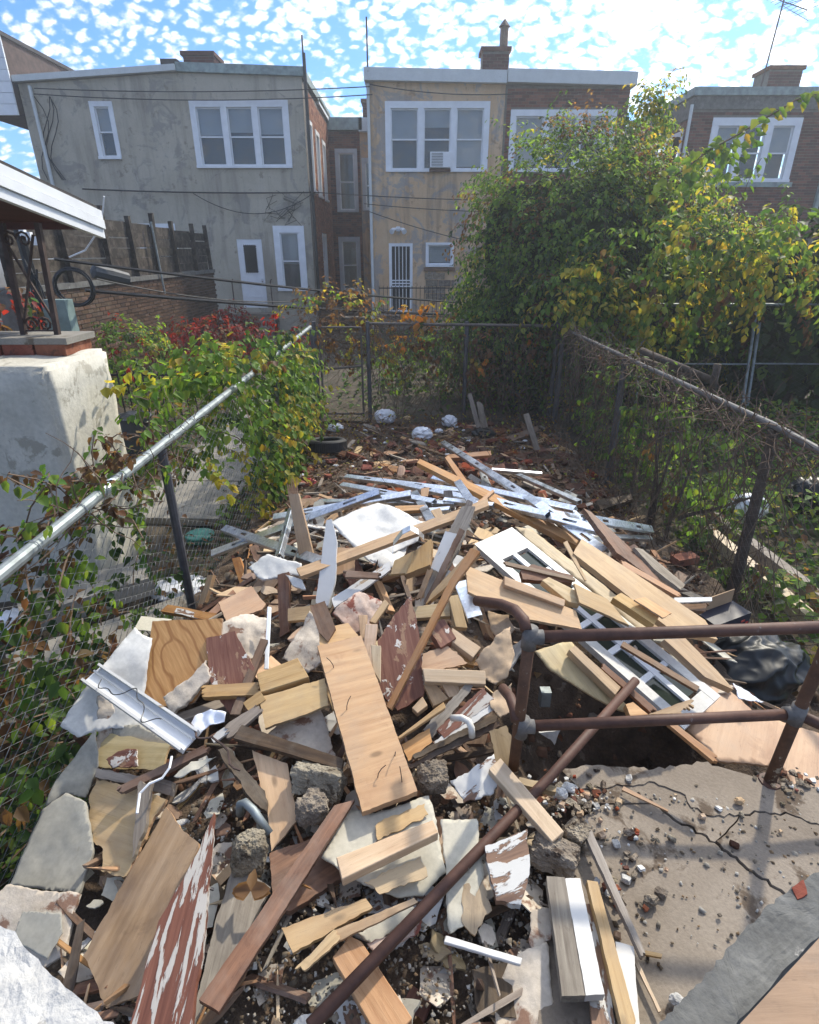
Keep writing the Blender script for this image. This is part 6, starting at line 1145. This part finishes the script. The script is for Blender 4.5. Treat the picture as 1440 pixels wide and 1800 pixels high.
for a in (('round white bag lying by the gate post', (677, 733), (.14, .1, .10), 'bagw', 'bag', 'plastic_bag', .12), ('white bag with a dark hole on the brick rubble', (742, 764), (.12, .1, .09), 'bagw', 'bag', 'plastic_bag', .14), ('pale grey bag near the split post', (790, 741), (.10, .08, .08), 'bagw', 'bag', 'plastic_bag', .1), ('crumpled white wrapper near the gate', (590, 752), (.11, .08, .05), 'bagw', 'wrapper', 'wrapper', .08), ('small white wrapper behind the tyre', (556, 788), (.08, .05, .05), 'bagw', 'wrapper', 'wrapper', .08), ('blue and white wrapper behind the tyre', (576, 788), (.05, .05, .05), 'foil', 'wrapper', 'wrapper', .08), ('dark plastic bundle near the split post', (850, 762), (.14, .1, .06), 'bag', 'bag', 'plastic_bag', .1), ('red plastic scrap in front of the tyre', (545, 852), (.07, .05, .06), 'redpl', 'scrap', 'plastic_scrap', .1), ('small white foam lump beside the red scrap', (532, 838), (.03, .03, .03), 'bagw', 'foam', 'foam_lump', .1), ('small white wrapper right of the bag with the hole', (772, 758), (.05, .04, .03), 'bagw', 'wrapper', 'wrapper', .12), ('yellow wrapper beside the round white bag', (716, 735), (.05, .04, .03), 'plyy', 'wrapper', 'wrapper', .1), ('crumpled white bag in the side yard weeds', (1312, 893), (.17, .12, .12), 'bagw', 'bag', 'plastic_bag', .18), ('black bag in the side yard weeds behind the thick stem', (1418, 875), (.18, .14, .18), 'bag', 'bag', 'rubbish_bag', .2), ('crumpled white sheet on the earth behind the netting', (320, 1035), (.2, .15, .05), 'foil', 'sheet', 'plastic_sheet', .03), ('crumpled blue white sheet behind the white panel', (255, 1095), (.18, .1, .06), 'foil', 'sheet', 'plastic_sheet', .05), ('white sheet scrap in the weeds behind the netting', (25, 1090), (.12, .1, .05), 'bagw', 'sheet', 'plastic_sheet', .1)): litter(*a)
for i in range(46): 
    x = random.uniform(-1.2, 1.6); y = random.uniform(6.2, 8.5); blob('paper_scrap', Vector((x, y, heap_z(x, y) + .02)), (.03, .02, .012), 'bagw', 'tiny pale paper scrap on the dark littered soil', 'paper scrap', .5, 2, True, 2, 'paper scraps on the far soil')
m = MB(); c = atz(351, 939, .06); m.tube([c + Vector((0, 0, -.05)), c, c + Vector((0, 0, .006)), c + Vector((0, 0, .012))], [.125, .13, .12, .02], 24); tag(m.build('drain_lid', MT['green']), 'round green lid on the ground behind the netting', 'lid')
cn = empty('waste_bin', 'grey round waste bin with a black liner behind the leafy fence', 'bin', (-3.55, 7.1, 0)); bc = Vector((-3.55, 7.1, 0)); m = MB()
m.tube([bc + Vector((0, 0, 0)), bc + Vector((0, 0, .52))], [.16, .205], 28, cap=False); m.tube([bc, bc + Vector((0, 0, .01))], .16, 28); m.build('body', MT['can'], cn, True); m = MB(); m.tube([bc + Vector((.215 * math.cos(t), .215 * math.sin(t), .52)) for t in np.linspace(0, 6.2832, 33)], .014, 8); m.build('rim', MT['can'], cn, True)
blob_l = MB(); blob_l.tube([bc + Vector((0, 0, .40)), bc + Vector((.02, 0, .5)), bc + Vector((.04, .01, .56)), bc + Vector((.04, 0, .58))], [.19, .195, .1, .01], 14); blob_l.build('liner', MT['bag'], cn)
tm = empty('timber_edging', 'pale timber edging beams running along the side yard behind the overgrown fence', 'timber', (2.7, 4, 0))
for k in range(2): MB().bar(atz(1214 + 30 * k, 908 - 6 * k, .12 - .0 * k), atz(1480 + 36 * k, 1140 - 30 * k, .12), .09, .10).build('beam', MT['grey' if k else 'pine2'], tm)
tag(MB().tube([aty(1128, 616, 6.3), aty(1250, 668, 5.4)], .035, 10).build('fallen_branch', MT['bark'], None, True), 'thick bare branch resting on the overgrown fence rail', 'branch'); tag(MB().tube([aty(1130, 632, 6.35), aty(1215, 662, 5.6)], .028, 10).build('fallen_branch', MT['bark'], None, True), 'thinner branch lying just under the thick bare one', 'branch')
tag(MB().tube([aty(1252, 690, 5.3), aty(1262, 640, 5.3)], [.03, .035], 8).build('broken_stake', MT['bark'], None, True), 'short broken stake with a white top by the thick bare branch', 'stake')
# ---------------------------------------------------------------- plants
GR = [(.045, .095, .028), (.06, .12, .032), (.085, .15, .04), (.04, .08, .03)]; LG = [(.145, .25, .045), (.19, .295, .055), (.11, .205, .042)]; YE = [(.40, .35, .05), (.32, .32, .05), (.24, .29, .05), (.46, .38, .06)]; BR = [(.16, .085, .04), (.11, .065, .035), (.2, .12, .06)]; RD = [(.34, .03, .025), (.25, .025, .025), (.16, .03, .025)]; OR = [(.5, .2, .04), (.42, .25, .05)]; DG = [(.018, .045, .016), (.025, .06, .02)]
LB = {}
class Leaves:
    def __init__(s): s.P = []; s.N = []; s.D = []; s.S = []; s.C = []
    def add(s, p, n, d, size, col): s.P.append(p); s.N.append(n); s.D.append(d); s.S.append(size); s.C.append(col)
    def build(s, name, parent=None, **k):
        P = np.array(s.P, float); N = np.array(s.N, float); D = np.array(s.D, float); S_ = np.array(s.S)[:, None]; C = np.array(s.C, float)
        N /= np.linalg.norm(N, axis=1, keepdims=True) + 1e-9; D -= N * (D * N).sum(1, keepdims=True); D /= np.linalg.norm(D, axis=1, keepdims=True) + 1e-9; X = np.cross(N, D)
        f = RNG.uniform(.15, .4, (len(P), 1)); w = RNG.uniform(.30, .42, (len(P), 1)); cu = RNG.uniform(.05, .35, (len(P), 1))
        pts = [P, P + S_ * (D * .30 - X * w + N * f * w), P + S_ * (D * .68 - X * w * .72 + N * (f * w - cu * .25)), P + S_ * (D - N * cu * .8), P + S_ * (D * .68 + X * w * .72 + N * (f * w - cu * .25)), P + S_ * (D * .30 + X * w + N * f * w)]
        V = np.stack(pts, 1).reshape(-1, 3); b = (np.arange(len(P)) * 6)[:, None]; F = np.concatenate([b + np.array([[0, 3, 2, 1]]), b + np.array([[0, 5, 4, 3]])], 0)
        return ob(name, fast_mesh(name, V, F, np.repeat(C, 6, 0)), MT['leaf'], parent)
def rcol(pal): c = np.array(pal[RNG.integers(len(pal))]); return c * RNG.uniform(.7, 1.3) * (1 + RNG.uniform(-.12, .12, 3))
def rdir(): v = RNG.normal(size=3); return v / np.linalg.norm(v)
def strand(L, p, n, length, step, size, pal, droop=1.0, stems=None, wander=.25):
    p = np.array(p, float); d = np.array(n, float) * .6 + rdir() * .5 + np.array((0, 0, .2)); d /= np.linalg.norm(d); k = int(length / step); tr_ = [p.copy()]
    for i in range(k):
        d = d + np.array((0, 0, -1)) * .16 * droop + rdir() * wander * .5; d /= np.linalg.norm(d); p = p + d * step; tr_.append(p.copy())
        for j in range(2):
            o = rdir(); ld = o * .7 + np.array((0, 0, -.7)) + np.array(n) * .4; L.add(p + o * size * .3, np.array(n) * .8 + o * .6 + np.array((0, 0, .45)), ld, size * RNG.uniform(.6, 1.25), rcol(pal))
    if stems is not None: stems.tube([Vector(q) for q in tr_[::2]] if len(tr_) > 4 else [Vector(q) for q in tr_], .004, 3, cap=False)
def in_blob(c, r): d = rdir(); return np.array(c) + d * np.array(r), d
def vine_mass(name, label, blobs, nstr, pals, core=True, size=.068, length=(.4, 1.0), cat='tree', trunk=None, seedpal=None, zmin=.1, front=True):
    root = empty(name, label, cat, trunk[0] if trunk else blobs[0][0]); L = Leaves(); st_m = MB()
    tot = sum(b[1][0] * b[1][2] for b in blobs)
    for c, r in blobs:
        for _ in range(int(nstr * r[0] * r[2] / tot)):
            p, d = in_blob(c, r)
            if front and d[1] > .35 and RNG.random() < .8: continue
            if p[2] < zmin: continue
            q = p + d * RNG.uniform(-.22, .12) + np.array((mnoise.noise(Vector(p * 1.3)), 0, mnoise.noise(Vector(p * 1.3 + 5)))) * .3
            strand(L, q, d, RNG.uniform(*length), .075, size, pals(q), 1.0, st_m if RNG.random() < .25 else None)
    L.build('crown', root); tag(st_m.build('vine_stems', MT['twig'], root), kind='stuff')
    if core:  # opaque dark filler added to block light through the crown
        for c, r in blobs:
            me = bpy.data.meshes.new('light_blocking_core'); bm = bmesh.new(); bmesh.ops.create_icosphere(bm, subdivisions=4, radius=1)
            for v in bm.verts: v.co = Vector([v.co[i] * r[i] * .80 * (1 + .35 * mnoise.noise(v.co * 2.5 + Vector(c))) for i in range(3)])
            bm.to_mesh(me); bm.free(); ob('light_blocking_core', me, MT['core'], root, Matrix.Translation(c))
    if trunk:
        m = MB()
        for a in trunk[1]: m.tube([Vector(q) for q in a], [.09 * (1 - .6 * i / len(a)) for i in range(len(a))], 8)
        m.build('trunk', MT['bark'], root)
    return root
def pal_tree(q):
    t = mnoise.noise(Vector(q * .9)); u = RNG.random()
    yel = sst((q[0] - 2.9) / 2.0) * .38 * (1 if q[2] < 2.9 else .5)
    if u < yel + (.12 if t > .15 else .0): return YE
    if t < -.28 and u < .7: return BR
    return LG if (u < (.72 if q[2] > 2.2 else .5)) else GR
# big tree smothered in vines (dark green dome), then the yellow cascade nearer, then the broad leaved tree at the right
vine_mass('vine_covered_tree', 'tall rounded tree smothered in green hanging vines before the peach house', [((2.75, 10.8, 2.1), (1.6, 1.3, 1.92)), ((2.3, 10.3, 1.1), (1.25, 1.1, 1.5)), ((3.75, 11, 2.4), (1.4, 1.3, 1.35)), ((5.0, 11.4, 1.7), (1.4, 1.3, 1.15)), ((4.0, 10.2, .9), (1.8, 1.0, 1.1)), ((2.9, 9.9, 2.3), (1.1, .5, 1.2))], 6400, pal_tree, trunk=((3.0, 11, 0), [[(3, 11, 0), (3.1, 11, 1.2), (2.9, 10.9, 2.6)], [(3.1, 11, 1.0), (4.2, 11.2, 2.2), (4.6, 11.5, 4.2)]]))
def pal_yel(q):
    t = mnoise.noise(Vector(q * 1.4 + 3)); u = RNG.random()
    if t > -.05: return YE if u < .6 else LG
    return (LG if u < .5 else YE) if t > -.3 else (BR if u < .45 else GR)
vine_mass('yellow_vine', 'yellowing vine cascading from the trees above the leaning gate panels', [((3.35, 8.4, 1.95), (.75, .4, .5)), ((4.3, 8.2, 2.15), (.8, .4, .42)), ((5.1, 8.0, 2.45), (.7, .3, .22)), ((2.7, 8.9, 1.7), (.7, .4, .5)), ((3.9, 8.3, 2.6), (.6, .3, .2))], 480, pal_yel, core=False, size=.095, length=(.3, .95), cat='vine', zmin=1.35)
vine_mass('vine_spire', 'thin yellow green vine spire rising beside the brick house roof', [((4.05, 11.6, 3.9), (.30, .3, .8)), ((4.10, 11.6, 4.7), (.15, .14, .3)), ((4.3, 11.6, 3.3), (.45, .3, .55)), ((3.95, 11.6, 4.3), (.2, .2, .4))], 520, lambda q: YE if RNG.random() < .45 else LG, core=False, size=.08, length=(.2, .5), cat='vine', zmin=2)
vine_mass('broad_leaved_tree', 'dark broad leaved tree at the side of the yellow vine', [((6.1, 9.3, 1.7), (1.1, .8, 1.05)), ((5.2, 9.7, 1.1), (1.6, .6, 1.3)), ((6.9, 9.0, 1.3), (1.0, .8, 1.3)), ((6.9, 9.0, 2.2), (.7, .6, .45))], 620, lambda q: GR if RNG.random() < .55 else (DG if RNG.random() < .7 else LG), size=.2, length=(.3, .7), trunk=((6, 9, 0), [[(6, 9, 0), (6.1, 9, 1.4)]]))
# shoot arching across the red brick house
sh_ = empty('vine_shoot', 'long vine shoot arching across the red brick house windows', 'vine', aty(1180, 320, 9)); L = Leaves(); m = MB(); pts = [aty(x, y, 9) for x, y in ((1150, 335), (1200, 300), (1250, 262), (1300, 235), (1350, 205), (1400, 175), (1440, 165), (1480, 160))]; m.tube(pts, .012, 5); m.build('stem', MT['twig'], sh_)
for i in range(len(pts) - 1):
    for k in range(9): p = pts[i].lerp(pts[i + 1], RNG.random()); L.add(np.array(p) + rdir() * .06, (0, -1, .6), rdir() + np.array((0, 0, -.8)), RNG.uniform(.09, .17), rcol(LG if RNG.random() < .7 else YE))
for j in range(3):
    for k in range(40): p = pts[1 + j]; L.add(np.array(p) + np.array((RNG.normal() * .18, RNG.normal() * .1, -abs(RNG.normal()) * .3)), (0, -1, .6) + rdir() * .4, rdir() + np.array((0, 0, -.8)), RNG.uniform(.09, .15), rcol(LG))
L.build('leaves', sh_)
# vines on the left fence
lv = empty('fence_vine', 'bushy green and yellow vine climbing over the left chain link fence', 'vine', (-1.45, 5, 0)); L = Leaves(); sm = MB()
pal_f = lambda q: (LG if RNG.random() < .8 else YE) if RNG.random() < .74 else (GR if RNG.random() < .85 else BR)
for i in range(560):
    t = RNG.random() ** .8; y = 3.7 + 4.3 * t;  z = RNG.uniform(.15, 1.55 if y < 6.6 else 1.3) if y > 4.9 else RNG.uniform(.9, 1.6); side = 1 if y > 4.6 else (-1 if RNG.random() < .7 else 1); x = -1.47 + side * RNG.uniform(-.1, .14 if y < 6.3 else .06) - .25 * (RNG.random() < .3)
    if y < 4.9 and RNG.random() < .45: continue
    strand(L, (x, y, z), (.7 * side, -.5, .25), RNG.uniform(.2, .55), .055, .068, pal_f(0), 1.0, sm if RNG.random() < .3 else None)
for i in range(50): strand(L, (-1.6 + RNG.uniform(-.25, .05), RNG.uniform(4.0, 5.8), 1.42 + RNG.uniform(-.1, .12)), (-.3, -.5, .8), RNG.uniform(.25, .5), .06, .085, LG if RNG.random() < .7 else YE, .8)
L.build('leaves', lv); tag(sm.build('vine_stems', MT['twig'], lv), kind='stuff')
lv = empty('fence_vine', 'green vine with dead brown leaves hanging on the near end of the left fence', 'vine', (-1.5, 2, 0)); L = Leaves(); sm = MB()
for i in range(210):
    y = RNG.uniform(.9, 3.1); z = RNG.uniform(.0, 1.36); strand(L, (-1.5 - abs(RNG.normal()) * .12, y, z), (-.2, -.6, .4), RNG.uniform(.12, .4), .05, .06, BR if RNG.random() < .25 else (GR if RNG.random() < .6 else LG), 1.2, sm if RNG.random() < .6 else None)
for i in range(70): y = RNG.uniform(1.5, 3.4); strand(L, (-1.46 - RNG.uniform(0, .15), y, 1.40 + RNG.uniform(-.15, .05)), (-.1, -.6, .5), RNG.uniform(.15, .4), .05, .05, BR if RNG.random() < .55 else LG, 1.3, sm)
L.build('leaves', lv); tag(sm.build('vine_stems', MT['twig'], lv), kind='stuff')
def plant(name, label, c, r, n, pal, size, cat='plant', length=(.15, .4), core=False):
    root = empty(name, label, cat, c); L = Leaves(); m = MB()
    for _ in range(n): p, d = in_blob(c, np.array(r) * RNG.uniform(.6, 1.05)); strand(L, p, d, RNG.uniform(*length), .06, size, pal(p), .8, m if RNG.random() < .3 else None)
    L.build('leaves', root); tag(m.build('vine_stems', MT['twig'], root), kind='stuff'); return root
plant('red_creeper', 'bright red creeper sprawling on the low brick yard wall', (-4.6, 13.6, .5), (1.1, 1.4, .42), 210, lambda q: RD[1:] if RNG.random() < .6 else (RD if RNG.random() < .5 else BR), .10, 'creeper')
plant('red_bush', 'dark red bush beside the grey house steps', (-5.0, 16.6, .45), (.62, .5, .5), 170, lambda q: RD[1:] if RNG.random() < .7 else BR, .09, 'bush')
plant('mixed_creeper', 'green and yellow creeper hanging over the brick yard wall', (-5.1, 10.8, .6), (.5, 1.1, .6), 190, lambda q: LG if RNG.random() < .55 else (YE if RNG.random() < .25 else (RD if RNG.random() < .4 else GR)), .085, 'creeper')
plant('red_creeper', 'dull red creeper behind the wrought iron column', (-5.2, 7.0, 1.5), (.8, .4, .8), 80, lambda q: RD[1:] if RNG.random() < .5 else (BR if RNG.random() < .5 else GR), .10, 'creeper')
plant('red_creeper', 'few bright red leaves at the far end of the left fence', (-1.75, 8.6, 1.35), (.2, .2, .22), 14, lambda q: RD, .08, 'creeper')
plant('dead_vine', 'mound of dead and green vine over the back gate', (-1.15, 9.4, 1.35), (.85, .5, .55), 150, lambda q: BR if RNG.random() < .6 else (LG if RNG.random() < .6 else YE), .07, 'vine')
plant('autumn_vine', 'brown and orange vine hanging along the back fence', (.9, 8.95, 1.05), (1.6, .22, .45), 120, lambda q: BR if RNG.random() < .7 else (OR if RNG.random() < .2 else (YE if RNG.random() < .5 else GR)), .075, 'vine')
plant('autumn_vine', 'orange leaf cluster on top of the back fence', (.15, 8.9, 1.62), (.16, .1, .08), 8, lambda q: OR, .10, 'vine')
plant('shrub', 'green shrub growing in the far yard behind the back fence', (1.0, 11.2, .35), (1.6, 1.4, .6), 330, lambda q: GR if RNG.random() < .3 else LG, .085, 'shrub')
plant('shrub', 'dark shrub in the far corner behind the back fence', (2.2, 9.6, .6), (.9, .5, .7), 200, lambda q: DG if RNG.random() < .6 else BR, .085, 'shrub')
plant('fence_vine', 'green climber hanging behind the middle of the overgrown fence', (2.45, 6.0, .75), (.14, 1.9, .65), 170, lambda q: LG if RNG.random() < .55 else (GR if RNG.random() < .8 else BR), .07, 'vine')
# ground cover: side yard, neighbour yard
def cover(nm, n, xr, yr, zr, size, pal, dens=None):
    L = Leaves()
    while len(L.P) < n:
        x = RNG.uniform(*xr); y = RNG.uniform(*yr); h = max(0.03, .5 + .9 * mnoise.noise(Vector((x * 1.1, y * 1.1, 2)))); 
        if dens and RNG.random() > dens(x, y): continue
        z = zr[0] + (zr[1] - zr[0]) * h * RNG.random() ** .6; o = rdir(); L.add(np.array((x, y, z)), o * .5 + np.array((0, -.15, 1)), o + np.array((0, 0, -.2)), size * RNG.uniform(.5, 1.3), rcol(pal(x, y)))
    return tag(L.build(nm), kind='stuff')
cover('undergrowth', 13000, (2.38, 6.8), (2.0, 8.3), (.02, .62), .08, lambda x, y: (GR if RNG.random() < .35 else LG) if RNG.random() < .82 else (YE if RNG.random() < .5 else BR))
cover('undergrowth', 3200, (-5.8, -1.55), (4.8, 10.5), (0, .28), .07, lambda x, y: GR if RNG.random() < .5 else (BR if RNG.random() < .6 else LG), lambda x, y: .15 if -2.9 < x < -1.85 else 1)
cover('undergrowth', 1500, (-2.6, -1.5), (1.3, 4.6), (0, .3), .055, lambda x, y: GR if RNG.random() < .6 else BR, lambda x, y: 1 if (x > -1.75 or y < 2.6) else .35)
cover('undergrowth', 1700, (-2.7, -1.55), (.7, 2.7), (.0, .5), .055, lambda x, y: GR if RNG.random() < .6 else (LG if RNG.random() < .6 else BR))
cover('undergrowth', 3800, (-1.4, 7.5), (9.2, 19), (0, .3), .10, lambda x, y: GR if RNG.random() < .7 else LG)
cover('fallen_leaves', 2600, (-1.4, 2.2), (4.6, 8.7), (.13, .2), .045, lambda x, y: BR if RNG.random() < .8 else YE)
L = Leaves()
for i in range(900): x = RNG.uniform(-1.4, 2.2); y = RNG.uniform(.7, 8.6); L.add((x, y, heap_z(x, y) + .02), rdir() * .4 + np.array((0, 0, 1)), rdir(), RNG.uniform(.03, .06), rcol(BR))
tag(L.build('fallen_leaves'), kind='stuff')
dl = Leaves(); p = atm(441, 1566, .16)
for k in range(5): a = -1.2 + .6 * k; dl.add(np.array(p), (0, -.5, 1), (math.sin(a), -.2, math.cos(a) * .6), .055, np.array((.30, .18, .09)))
tag(dl.build('dry_leaf'), 'dry curled brown leaf in the dark gap below the stones', 'leaf')
# dead stems
def stems(nm, lb, n, start, dirf, ln, r, parent=None, wander=.35, cat='vine', kind=None, mt='twig'):
    m = MB()
    for i in range(n):
        p = Vector(start()); d = Vector(dirf()).normalized(); pts = [p.copy()]; k = int(RNG.uniform(*ln) / .07)
        for _ in range(k): d = (d + Vector(rdir()) * wander * .6).normalized(); p = p + d * .07; pts.append(p.copy())
        if len(pts) > 2: m.tube(pts, [r * (1 - .7 * j / len(pts)) for j in range(len(pts))], 3, cap=False)
    o = m.build(nm, MT[mt], parent); return tag(o, lb, cat, kind=kind) if lb or kind else o
stems('dead_vine', 'thick mat of dry brown vine stems along the top of the overgrown fence', 520, lambda: (2.24 + RNG.normal() * .06, RNG.uniform(2.9, 8.4), 1.42 + RNG.normal() * .05), lambda: (RNG.normal() * .35, RNG.normal(), RNG.normal() * .35 - .15), (.2, .55), .0045, None, .55)
stems('dead_vine', 'dry vine stems hanging down the overgrown fence', 300, lambda: (2.24 + RNG.normal() * .05, RNG.uniform(3.0, 8.6), RNG.uniform(.5, 1.42)), lambda: (RNG.normal() * .2, RNG.normal() * .3, -1), (.4, 1.2), .0045, None, .25)
stems('climbing_vine', 'thick dark vine stems rising through the overgrown fence', 5, lambda: (2.3, RNG.uniform(4.4, 5.4), 0), lambda: (0, RNG.normal() * .12, 1), (1.0, 1.4), .024, None, .12, mt='bark')
stems('climbing_vine', 'thick grey vine stem leaning on the overgrown fence near its post', 1, lambda: (2.32, 4.4, .35), lambda: (.05, -.9, .75), (1.0, 1.1), .022, None, .08, mt='bark')
stems('dead_vine', 'tangle of dead brown stems covering the back fence', 330, lambda: (RNG.uniform(-.65, 2.2), 8.8 + RNG.normal() * .06, RNG.uniform(.3, 1.5)), lambda: (RNG.normal() * .5, RNG.normal() * .15, -.8), (.3, 1.0), .005)
stems('dead_vine', 'brown stems heaped over the back gate', 260, lambda: (RNG.uniform(-1.7, -.4), 9.2 + RNG.normal() * .2, RNG.uniform(1.0, 1.7)), lambda: (RNG.normal(), RNG.normal() * .3, -.4), (.3, .9), .005)
stems('dead_stems', None, 420, lambda: (lambda x, y: (x, y, heap_z(x, y) + .03))(RNG.uniform(-1.3, 2.2), RNG.uniform(5.0, 8.5)), lambda: (RNG.normal(), RNG.normal(), .15), (.25, .9), .0045, None, .3, kind='stuff')
stems('dead_stems', None, 150, lambda: (2.05 + RNG.normal() * .12, RNG.uniform(2.6, 7), .15), lambda: (RNG.normal() * .6, RNG.normal(), .4), (.3, .9), .005, None, .35, kind='stuff')
stems('dead_vine', 'dry stems looped over the near end of the left fence rail', 60, lambda: (-1.40 + RNG.normal() * .05, RNG.uniform(1.8, 3.6), 1.42 + RNG.normal() * .04), lambda: (RNG.normal() * .5, RNG.normal(), RNG.normal() * .6), (.15, .45), .0035, None, .6)
# ---------------------------------------------------------------- air volume added to imitate lens glare
hz = MB().box((0, 350, 5.2), (420, 570, 6.6)); o = hz.build('glare_haze', []); tag(o, kind='stuff')
hm = bpy.data.materials.new('glare air'); hm.use_nodes = True; nt_ = hm.node_tree; nt_.nodes.clear(); ho = nt_.nodes.new('ShaderNodeOutputMaterial'); hv = nt_.nodes.new('ShaderNodeVolumePrincipled')
hv.inputs['Density'].default_value = .0032; hv.inputs['Color'].default_value = (.86, .93, 1, 1); hv.inputs['Anisotropy'].default_value = .45; nt_.links.new(hv.outputs[0], ho.inputs['Volume']); o.data.materials.append(hm); hm.cycles.homogeneous_volume = True if hasattr(hm.cycles, 'homogeneous_volume') else None
S.cycles.volume_bounces = 0
